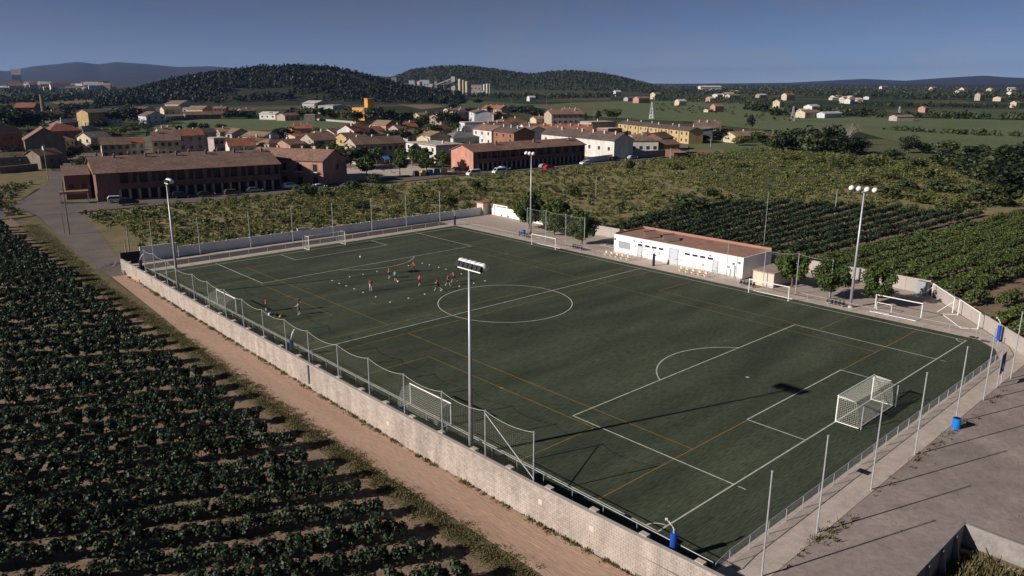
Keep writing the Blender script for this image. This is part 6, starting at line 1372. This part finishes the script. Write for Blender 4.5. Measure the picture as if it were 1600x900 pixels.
# thin radio mast on the far hill
rmst = empty('radio_mast', (H2[67, 12][0], H2[67, 12][1], H2[67, 12][2]-1), label='thin radio mast on top of the far hill', cat='mast'); MB().cyl((0, 0, 0), (0, 0, 26), .35, .2, 5).build('shaft', M['steel'], rmst); MB().cyl((0, 0, 26), (0, 0, 33), .18, .1, 5).build('antenna', M['steel'], rmst)

# small signs by the lane
for k, (px, py, cc, lb) in enumerate(((3, 346, (.5, .6, .75), 'pale blue sign at the left picture edge'), (17, 345, (.3, .14, .1), 'brown sign board beside the lane'))):
    o = empty('road_sign', GT(px, py), math.radians(-20), label=lb, cat='sign'); MB().cyl((0, 0, 0), (0, 0, 2.0), .05, n=6).build('post', M['steel'], o); MB().box((0, -.06, 1.6), (1.3, .05, 1.1 if k == 0 else .7)).build('board', mat('sign_face_%d' % k, cc), o)

# garden trees named after the nearest house
seen_l = set()
for o, px, py, k in vgo:
    best = min(HS, key=lambda t: ((t[1]+t[3])/2-px)**2+4*((t[2]+t[4])/2+4-py)**2); cx, cy = (best[1]+best[3])/2, (best[2]+best[4])/2
    side = 'left of' if px < best[1] else 'right of' if px > best[3] else 'before' if py > cy+3 else 'behind'
    wd = best[0].split()[:8]
    while wd[-1] in ('with', 'and', 'the', 'of', 'behind', 'left', 'right', 'before', 'a', 'its', 'in', 'on', 'beside', 'at', 'above', 'below', 'to', 'by', 'near', 'between', 'under', 'next', 'cut', 'among', 'thin', 'dark', 'fronted', 'lilac', 'white', 'red', 'low', 'green', 'long', 'tall', 'cream', 'yellow', 'brown', 'pink', 'grey', 'tan', 'bright', 'two', 'wide', 'blank', 'pale', 'topmost', 'warm', 'lit', 'large', 'upper', 'street', 'half', 'curved', 'hip', 'dark,', 'sunlit'): wd.pop()
    lb = f"{dict(dark='dark', oak='green', bush='pale green')[k]} garden tree {side} the {' '.join(wd).rstrip(',')}"
    n = 2
    while lb in seen_l: lb = lb.replace('garden tree', 'shrub', 1) if n == 2 else lb.replace('green', 'dull green', 1).replace('dark', 'blackish', 1); n += 1
    seen_l.add(lb); o['label'] = lb
# ------------------------------------------------------------------ parked cars
tyre = mat('tyre', (.02, .02, .02), rough=.8); rim = mat('wheel_rim', (.45, .45, .47), rough=.3, metal=.6); lampw = mat('headlamp', (.7, .7, .7), rough=.2); lampr = mat('tail_lamp', (.4, .02, .02), rough=.3)
CARM = {}
def car(p, rz, color, kind, label):
    o = empty('parked_van' if kind == 'van' else 'parked_car', p, rz, label=label, cat='van' if kind == 'van' else 'car', group='cars parked along the street')
    L, Wd, H = (4.7, 1.85, 2.0) if kind == 'van' else (4.3, 1.76, 1.48) if kind == 'car' else (4.5, 1.85, 1.7)
    ck = tuple(color); pm = CARM.setdefault(ck, mat('car_paint_%d' % len(CARM), color, rough=.25, spec=.5))
    if kind == 'van': prof = [(-2.3, .35), (2.3, .35), (2.35, .85), (1.9, 1.05), (1.35, 1.85), (1.0, 1.98), (-2.15, 1.98), (-2.32, 1.6)]; gl = [(1.28, 1.78), (1.72, 1.15), (-2.1, 1.15), (-2.1, 1.78)]
    elif kind == 'car': prof = [(-2.1, .35), (2.12, .35), (2.12, .7), (1.1, .92), (.35, 1.42), (-1.25, 1.47), (-1.95, 1.0), (-2.12, .9)]; gl = [(.9, .98), (.3, 1.36), (-1.2, 1.4), (-1.8, .98)]
    else: prof = [(-2.2, .4), (2.2, .4), (2.2, .85), (1.25, 1.05), (.5, 1.62), (-1.75, 1.68), (-2.2, 1.1)]; gl = [(1.05, 1.1), (.45, 1.56), (-1.7, 1.6), (-2.0, 1.1)]
    m_ = MB().prism(prof, -Wd/2, Wd/2); top = max(z for x, z in prof)
    m_.v = [(x, y*(1-.16*max(0, (z-.95)/(top-.95))), z) for x, y, z in m_.v]; m_.build('body', pm, o)
    for s in (-1, 1):
        g_ = MB(); pts = [(x, s*(Wd/2*(1-.16*max(0, (z-.95)/(top-.95)))+.008), z) for x, z in gl]; g_.poly(pts if s < 0 else pts[::-1]); g_.build('side_window', M['glass'], o)
        MB().box((prof[1][0]+.0, s*Wd*.36, .72), (.08, .35, .16)).build('headlight', lampw, o); MB().box((-L/2+.08, s*Wd*.4, .85), (.08, .2, .25)).build('tail_light', lampr, o)
    ws = MB(); (x0, z0), (x1, z1) = ((1.9, 1.05), (1.35, 1.85)) if kind == 'van' else ((1.1, .92), (.35, 1.42)) if kind == 'car' else ((1.25, 1.05), (.5, 1.62))
    ww = Wd*.42; ws.quad((x0-.03, -ww, z0+.05), (x0-.03, ww, z0+.05), (x1+.06, ww*.9, z1-.02), (x1+.06, -ww*.9, z1-.02)); ws.build('windscreen', M['glass'], o)
    wm = MB().cyl((0, -.1, 0), (0, .1, 0), .33, n=14).mesh('wheel', tyre); rm_ = MB().cyl((0, -.115, 0), (0, .115, 0), .2, n=10).mesh('rim', rim)
    for x in (-L*.3, L*.31):
        for s in (-1, 1): w_ = ob('wheel', wm, o, loc=(x, s*(Wd/2-.1), .33)); ob('rim', rm_, w_)
def onstreet(px, py): p = GT(px, py); p.z = .07; return p
sa = math.atan2(-10, 42)
for px, py, col_, kd, lb, da in (
    (184, 317, (.6, .62, .65), 'suv', 'silver car parked at the left end of the brown terrace', 0), (202, 321, (.02, .022, .03), 'suv', 'black car in front of the silver car', 0), (284, 310, (.03, .03, .04), 'suv', 'dark car parked left of the brown terrace middle', 0), (323, 308, (.025, .028, .035), 'car', 'dark car parked in the brown terrace middle', 0), (398, 301, (.35, .36, .38), 'car', 'grey car at the right end of the brown terrace', 0), (365, 306, (.1, .07, .06), 'suv', 'brown car behind roadside scrub', 0),
    (454, 295, (.72, .73, .75), 'suv', 'white car parked below the pink townhouses', .2), (499, 296, (.72, .73, .75), 'car', 'white car right of the other white car', .2), (740, 275, (.72, .73, .75), 'van', 'white van parked beside the salmon gable', math.pi), (780, 272, (.66, .7, .75), 'van', 'white and blue van before the salmon gable terrace', math.pi), (787, 267, (.6, .64, .7), 'car', 'pale car behind the white and blue van', 0), (716, 268, (.1, .11, .13), 'car', 'dark grey car by the salmon gable wall', 0),
    (858, 265, (.4, .02, .04), 'car', 'red car parked before the salmon gable terrace', 0), (851, 263, (.3, .31, .35), 'car', 'grey car behind the red car', 0), (915, 258, (.75, .76, .78), 'suv', 'white car beside the white garden wall', math.pi), (961, 251.5, (.02, .02, .025), 'suv', 'black car below the white terrace gable', 0), (988, 249, (.35, .38, .42), 'car', 'silver car at the street end', 0), (672, 246.5, (.7, .7, .72), 'car', 'white car under the plaza trees', .3)):
    car(onstreet(px, py), sa+da+(0 if px < 450 else .12), col_, kd, lb)

# ------------------------------------------------------------------ players: one continuous skinned body each
skin = mat('skin', (.42, .24, .16), rough=.6); hairm = mat('dark_hair', (.025, .018, .014), rough=.7); boot = mat('boots', (.5, .5, .5), rough=.6)
cloth = {k: mat('cloth_'+k, c, rough=.85) for k, c in dict(red=(.55, .035, .05), black=(.02, .022, .03), white=(.7, .7, .66), blue=(.25, .36, .55), sock=(.5, .48, .46), navy=(.02, .03, .07)).items()}
def person(p, face, pose, shirt, shorts, label):
    """local: facing +x"""
    J = {'pel': (0, 0, .95), 'chest': (.02, 0, 1.25), 'neck': (.03, 0, 1.48), 'head': (.05, 0, 1.62), 'crown': (.04, 0, 1.73)}
    Rr = {'pel': (.155, .12), 'chest': (.18, .12), 'neck': (.062, .06), 'head': (.1, .085), 'crown': (.075, .065)}
    E_ = [('pel', 'chest'), ('chest', 'neck'), ('neck', 'head'), ('head', 'crown')]; lean, st = pose['lean'], pose['stride']
    for s, n in ((1, 'l'), (-1, 'r')):
        f = st*s; kn = max(0, -f)*.25
        J['hip'+n] = (0, s*.1, .9); J['knee'+n] = (f*.28+.04, s*.11, .5+.02*abs(f)); J['ank'+n] = (f*.5-kn*.9, s*.115, .09+kn*.5); J['toe'+n] = (f*.5-kn*.9+.17, s*.13, .04+kn*.3)
        Rr['hip'+n] = (.1, .1); Rr['knee'+n] = (.062, .062); Rr['ank'+n] = (.042, .042); Rr['toe'+n] = (.035, .035)
        E_ += [('pel', 'hip'+n), ('hip'+n, 'knee'+n), ('knee'+n, 'ank'+n), ('ank'+n, 'toe'+n)]
        a = pose['arm'][0 if s > 0 else 1]; sw = -f*.3+a
        J['sho'+n] = (.02, s*.2, 1.41); J['elb'+n] = (.02+sw*.22, s*.27, 1.15+abs(a)*.1); J['wri'+n] = (.1+sw*.5+.05, s*.26, .95+max(0, a)*.32+.06); J['han'+n] = (.13+sw*.58+.06, s*.25, .86+max(0, a)*.4+.06)
        Rr['sho'+n] = (.07, .07); Rr['elb'+n] = (.046, .046); Rr['wri'+n] = (.032, .032); Rr['han'+n] = (.04, .03); E_ += [('chest', 'sho'+n), ('sho'+n, 'elb'+n), ('elb'+n, 'wri'+n), ('wri'+n, 'han'+n)]
    for k in J:
        if k[:3] not in ('hip', 'kne', 'ank', 'toe', 'pel'): x, y, z = J[k]; J[k] = (x+lean*(z-.95), y, z-abs(lean)*.1*(z-.95))
    ks = list(J); me = bpy.data.meshes.new('body'); me.from_pydata([J[k] for k in ks], [(ks.index(a), ks.index(b)) for a, b in E_], []); bo = ob('body', me)
    bo.modifiers.new('skin', 'SKIN'); sv = me.skin_vertices[0].data
    for i, k in enumerate(ks): sv[i].radius = Rr[k]
    sv[0].use_root = True; sm = bo.modifiers.new('sub', 'SUBSURF'); sm.levels = 1; sm.render_levels = 1
    dg = bpy.context.evaluated_depsgraph_get(); nm = bpy.data.meshes.new_from_object(bo.evaluated_get(dg)); bo.modifiers.clear(); bo.data = nm
    nm.materials.clear(); 
    for mm in (skin, cloth[shirt], cloth[shorts], cloth['sock'], boot): nm.materials.append(mm)
    JA = np.array([J[k] for k in ks]); lab = []
    for k in ks: lab.append(1 if k in ('chest',) or k[:3] in ('sho',) else 2 if k[:3] in ('pel', 'hip') else 4 if k[:3] == 'toe' else 3 if k[:3] == 'ank' else 0)
    for pl_ in nm.polygons:
        c = np.array(pl_.center); i = int(np.argmin(((JA-c)**2).sum(1))); v = lab[i]
        if ks[i][:3] == 'pel' and c[2] > 1.0: v = 1
        if ks[i][:3] == 'kne' and c[2] > .56: v = 2
        if ks[i][:3] == 'kne' and c[2] < .4: v = 3
        if ks[i] == 'neck' and c[2] < 1.46: v = 1
        pl_.material_index = v; pl_.use_smooth = True
    r = empty('person', p, face, label=label, cat='person'); bo.parent = r
    hx, hy, hz_ = J['head']; MB().dome((hx-.02, 0, hz_+.045), .112, 1.05, .92, 1.0, 10, 4).build('hair', hairm, r, smooth=True)
    return r
stand = dict(lean=.02, stride=.15, arm=(.1, .1)); walk = dict(lean=.06, stride=.55, arm=(.1, .15)); run = dict(lean=.16, stride=.9, arm=(.55, .5)); folded = dict(lean=.03, stride=.1, arm=(.6, .6))
for px, py, face, pose, sh, so, lb in (
    (608.7, 435.3, 2.6, stand, 'red', 'black', 'person in red shirt standing behind the pale blue shirt'), (618, 440, 1.0, walk, 'blue', 'navy', 'person in pale blue shirt walking beside the red pair'), (647, 424.5, 3.4, walk, 'red', 'black', 'person in red nearest the far penalty arc'),
    (579.5, 455, 1.2, stand, 'red', 'white', 'person in red standing alone among the left cones'), (655.7, 447, .3, walk, 'red', 'black', 'person in red in the middle of the training group'), (684.5, 454.5, 2.0, run, 'red', 'black', 'person in red and black closest to the centre circle'), (700, 447, -1.2, walk, 'red', 'navy', 'person in bright red left of the rightmost player'), (709.5, 441, 2.8, run, 'red', 'black', 'rightmost person in red beside the floodlight head'),
    (468, 492, 2.2, folded, 'white', 'black', 'person in white shirt talking near the left fence'), (467, 484.5, -1.0, folded, 'black', 'navy', 'person in black facing the one in white'), (416, 486.5, -.4, stand, 'red', 'navy', 'person in red standing beside the kit bags')):
    g = G(px, py, .004); person((g.x, g.y, .0), face, pose, sh, so, lb)
# kit bags and cones
for px, py, c_, lb in ((422, 491.5, 'white', 'white kit bag on the turf by the left fence'), (432, 493, 'black', 'black kit bag in the middle of the pile'), (440, 494.5, 'orange', 'orange brown ball sack beside the kit bags')):
    g = G(px, py, 0); o = empty('kit_bag', g, RNG.uniform(0, 1), label=lb, cat='bag', group='kit bags'); mt = {'white': cloth['white'], 'black': cloth['black'], 'orange': wmat('orange')}[c_]
    MB().dome((0, 0, .0), .4, 1.2, .6, .75, 10, 4).build('sack', mt, o, smooth=True); MB().tube([(-.3, 0, .24), (-.1, 0, .4), (.1, 0, .4), (.3, 0, .24)], .02, 5).build('strap', cloth['black'], o)
cone_m = MB(); cone_m.cyl((0, 0, .01), (0, 0, .075), .15, .06, 12); cone_mesh = cone_m.mesh('marker_cone', mat('cone_white', (.75, .75, .7), rough=.5)); 
dots = [(477, 74), (587, 51), (670, 35), (757, 18), (521, 91), (565, 107), (615, 126), (671, 147), (749, 176), (839, 209), (954, 184), (1055, 159), (1155, 135), (1272, 109), (1362, 91), (1432, 76), (1285, 33), (1188, 3), (1143, -9), (1085, -24), (1040, -35), (954, -19)]
for ci, (x, y) in enumerate(sorted(dots)):
    g = G(400+x/4, 420+y/4, .003); tag(ob('marker_cone', cone_mesh, loc=g, scale=.95), f'small white marker cone on the turf, {ordinal(ci+1)} from the left', 'cone', 'training marker cones')
ballm = MB().dome((0, 0, .11), .11, full=True, n=10, k=8).mesh('football', M['whitepaint'], True)
for px, py, lb in ((622, 441, 'white football at the feet of the pale blue shirt'), (563, 402, 'white football inside the far penalty area')): tag(ob('football', ballm, loc=G(px, py, 0), scale=1.2), lb, 'ball')

# ------------------------------------------------------------------ cement plant below the far hill
DP = 1780
def plant_at(px, py): p = atD(px, py, DP); return p
def pbox(label, x0, x1, yt, yb, dep, mt, name='plant_block', cat='industrial building', cyl=False, dd=0, extra=None):
    a, b = atD(x0, yb, DP+dd), atD(x1, yb, DP+dd); zt = atD((x0+x1)/2, yt, DP+dd).z; c = (a+b)/2; w = (b-a).length; dv = b-a; ang = math.atan2(dv.y, dv.x); z0 = min(a.z, 0)-2
    o = empty(name, (c.x, c.y, z0), ang, label=label, cat=cat); h = zt-z0
    if cyl:
        MB().cyl((0, 0, 0), (0, 0, h), w/2, n=14).build('shell', mt, o); MB().cyl((0, 0, h), (0, 0, h+w*.15), w/2, w*.12, 14).build('cap', mt, o)
    else:
        MB().box((0, dep/2, h/2), (w, dep, h)).build('shell', mt, o); MB().box((0, dep/2, h+.4), (w+.8, dep+.8, .8)).build('roof', wmat('grey'), o)
        for k in range(3): MB().box((-w*.3+w*.3*k, -.06, h*.7), (w*.12, .1, h*.08)).build('window', M['glass'], o)
    return o
pale = wmat('white'); grey_ = wmat('grey'); lil = wmat('lilac')
pbox('pale block at the left end of the cement plant', 612, 620, 121, 141, 12, grey_); pbox('small pink shed left of the cement plant', 600, 607, 127, 136, 10, wmat('cream')); pbox('low stone hall left in the cement plant', 622, 637, 131, 140, 16, wmat('stone'))
pbox('blue white hall in the cement plant', 639, 648, 125.5, 140, 14, wmat('bluewhite')); pbox('round silo with conical top in the plant', 652, 660, 128, 142, 10, lil, 'silo', 'silo', True); pbox('long pale hall behind the round silo', 656, 671, 125, 138, 14, wmat('bluewhite'), dd=60)
pbox('white block beside the conveyor foot', 670, 676, 131, 142, 10, pale); pbox('slim tower left of the conveyor', 679, 683, 127, 141, 8, grey_); pbox('dark hall below the conveyor', 683, 695, 132, 141, 16, wmat('black')); pbox('tall white tower at the conveyor head', 705, 711, 119.5, 143, 10, pale, 'plant_tower'); pbox('dark frame building beside the tall tower', 697, 704, 126, 142, 12, wmat('stone'))
pbox('left cream silo of the big pair', 716, 721.5, 124, 145, 8, wmat('cream'), 'silo', 'silo', True); pbox('right cream silo of the big pair', 721.8, 726, 125.5, 145, 8, wmat('cream'), 'silo', 'silo', True); pbox('cream silo next to the pair', 727, 732, 127.5, 143, 8, wmat('cream'), 'silo', 'silo', True)
pbox('low dark red hall between the silos', 733, 753, 133, 143, 14, lil); pbox('long blue roofed hall at the plant front', 744, 760, 141.5, 147, 12, wmat('bluewhite'), dd=-60); pbox('left grey silo at the plant end', 755, 758.5, 132, 147, 8, pale, 'silo', 'silo', True); pbox('right grey silo at the plant end', 759.5, 763, 131, 147, 8, pale, 'silo', 'silo', True); pbox('slim silo at the far plant end', 764, 766.5, 131, 146, 8, lil, 'silo', 'silo', True); pbox('long low white roof before the conveyor', 675, 697, 141.5, 144, 10, pale, dd=-80)
cv = empty('conveyor', atD(694, 140, DP), label='inclined conveyor bridge rising to the tall plant tower', cat='conveyor'); o_ = cv.location; a, b = atD(681, 133, DP-5)-o_, atD(706, 123, DP-5)-o_; MB().cyl(a, b, 1.6, n=5).build('gallery', grey_, cv); MB().cyl(a.lerp(b, .5), a.lerp(b, .5)-Vector((0, 0, 16)), .5, n=5).build('trestle', grey_, cv)

# ------------------------------------------------------------------ far farms and the far town: small, no parts needed
tinyh = {}
def tiny(px, py, w, h, d, wall, roofc, label, group=None, z=0.0, cat='house'):
    key = (wall, roofc)
    if key not in tinyh:
        m_ = MB().box((0, 0, .4), (1, 1, 1.2)); 
        for s in (-1, 1): m_.poly([(s*.5, -.5*s, 1), (s*.5, .5*s, 1), (s*.5, 0, 1.35)])
        for s in (-1, 1): m_.quad((-.53, s*.54, .96), (.53, s*.54, .96), (.53, 0, 1.37), (-.53, 0, 1.37), 1)
        tinyh[key] = m_.mesh('small_house', [wmat(wall), rmat(roofc)])
    p = G(px, py, z); return tag(ob('small_house', tinyh[key], loc=(p.x, p.y, z-.05), rz=RNG.uniform(-.6, .1), scale=(w, d, h)), label, cat, group)
for px, py, w, h, d, wl_, rf_, lb in (
    (1120, 175, 11, 6, 8, 'pink', 'tan', 'pink farmhouse alone in the green fields'), (1107, 175.5, 8, 2.5, 6, 'cream', 'tan', 'low pale shed beside the lone pink farmhouse'), (1063, 165, 12, 6, 9, 'cream', 'white', 'white farm in the fields behind the yellow terrace'), (1002, 161, 22, 7, 12, 'pink', 'tan', 'pink farm under the far hill end'), (985, 158, 20, 5, 10, 'lilac', 'pinkbrown', 'long low farm left of the pink farm'), (1024, 155, 14, 9, 12, 'cream', 'tan', 'pale house right of the pink farm'),
    (1408, 189, 16, 3.6, 9, 'lilac', 'tan', 'low pink farmhouse in the right green field'), (1262, 184, 20, 5, 10, 'cream', 'tan', 'cream farmhouse beside the left pylon'), (1256, 182, 12, 5, 8, 'bluewhite', 'white', 'blue white shed beside the cream farmhouse'), (1295, 184, 26, 4, 8, 'bluewhite', 'white', 'long white greenhouse before the tree belt'), (1268, 173, 16, 5, 10, 'white', 'white', 'white building behind the left pylon'), (1216, 168, 12, 7, 9, 'cream', 'tan', 'pale cottage left of the grove'),
    (1231, 156.5, 20, 9, 12, 'cream', 'red', 'cream house with red roof on the right plain'), (1530, 157, 14, 10, 10, 'beige', 'red', 'tall pink farmhouse on the far right'), (1560, 158, 20, 6, 12, 'cream', 'tan', 'cream farm right of the tall pink farmhouse'), (1580, 151, 18, 9, 12, 'white', 'tan', 'white mansion on the far right'), (830, 158, 11, 6, 9, 'white', 'white', 'white house below the far hill'), (964, 150, 14, 9, 10, 'white', 'white', 'white house at the end of the far hill'), (1442, 176, 8, 5, 7, 'pink', 'tan', 'tiny pink hut in the far right field'), (1586, 168, 10, 6, 8, 'cream', 'tan', 'small cream hut at the right edge'),
    (1476, 247, 3.6, 1.5, 2.5, 'bluewhite', 'white', 'small white shed in the right wood')):
    tiny(px, py, w, h, d, wl_, rf_, lb)
for k in range(64):
    px = RNG.uniform(4, 172); py = 136.5+RNG.uniform(0, 7.5); tiny(px, py, RNG.uniform(12, 34), RNG.uniform(8, 20), 14, RNG.choice(['white', 'cream', 'lilac', 'grey', 'bluewhite', 'stone']), RNG.choice(['tan', 'pinkbrown', 'white']), 'tiny pale building in the far town under the left mountains', 'far town buildings', cat='building')
tiny(29, 139, 26, 46, 20, 'white', 'white', 'tall pale tower block in the far left town', cat='building')
for k in range(15):
    px = RNG.uniform(1290, 1355); py = 157+RNG.uniform(-3, 5); tiny(px, py, RNG.uniform(6, 14), RNG.uniform(3.5, 6), 10, RNG.choice(['white', 'cream', 'white', 'bluewhite']), RNG.choice(['tan', 'red', 'white']), 'small pale house in the hamlet on the right plain', 'hamlet houses on the right plain')
for k in range(8):
    px = RNG.uniform(1090, 1200); py = 146+RNG.uniform(-3, 14); tiny(px, py, RNG.uniform(8, 26), RNG.uniform(4, 9), 12, RNG.choice(['white', 'cream', 'pink']), RNG.choice(['tan', 'white']), 'small pale farm building scattered right of the far hill', 'farm buildings right of the far hill')
tiny(1108, 140.5, 90, 12, 30, 'white', 'white', 'long white factory far behind the farms', cat='building')
for k in range(7):
    px = RNG.uniform(1380, 1600); py = 140+RNG.uniform(0, 10); tiny(px, py, RNG.uniform(14, 40), RNG.uniform(7, 14), 14, RNG.choice(['white', 'cream']), RNG.choice(['tan', 'white']), 'tiny pale farm far across the right plain', 'farms far across the right plain')
# small excavator parked in the right scrub
ex = empty('excavator', GT(1436, 262), .4, label='small orange excavator parked in the right scrub', cat='excavator'); om = mat('machine_orange', (.6, .3, .03), rough=.5)
MB().box((0, 0, 1.5), (2.6, 1.8, 1.2)).build('cab', om, ex); MB().box((0, 0, .45), (3.0, 2.2, .8)).build('tracks', M['black'], ex); MB().cyl((1.2, 0, 1.6), (3.4, 0, 3.0), .2, n=6).build('boom', om, ex); MB().cyl((3.4, 0, 3.0), (4.6, 0, 1.0), .16, n=6).build('arm', om, ex); MB().box((4.7, 0, .8), (.7, .8, .6)).build('bucket', om, ex)
import sys, OpenImageIO as oiio, numpy as np
im=oiio.ImageBuf(sys.argv[2] if len(sys.argv)>2 else '/workdir/render_main.png').get_pixels(oiio.UINT8)[:,:,:3].astype(float)
s=im.shape[1]/1600
P=dict(skytop=(700,5,900,25),skymid=(1100,60,1300,80),skyhor=(1080,112,1200,126),mount=(60,112,180,122),turf_mid=(950,540,1000,570),turf_near=(950,690,1000,720),turf_far=(560,400,600,420),dirt=(480,640,520,660),dirtnear=(720,780,760,800),wall=(700,700,720,715),gravel=(1400,760,1480,800),white=(1120,420,1150,428),whitewall=(560,357,620,364),vineL=(100,600,250,700),scrub=(560,305,640,330),scrubR=(950,300,1040,330),roof=(220,250,330,262),field=(1100,180,1200,190),vineR=(1380,390,1500,420),asph=(110,390,150,400),facade=(200,285,400,296),hill=(430,118,500,135),hill2=(700,113,760,122))
for k,(a,b,c,d) in P.items():
    m=im[int(b*s):max(int(d*s),int(b*s)+1),int(a*s):int(c*s)].reshape(-1,3).mean(0); print(k,m.astype(int))
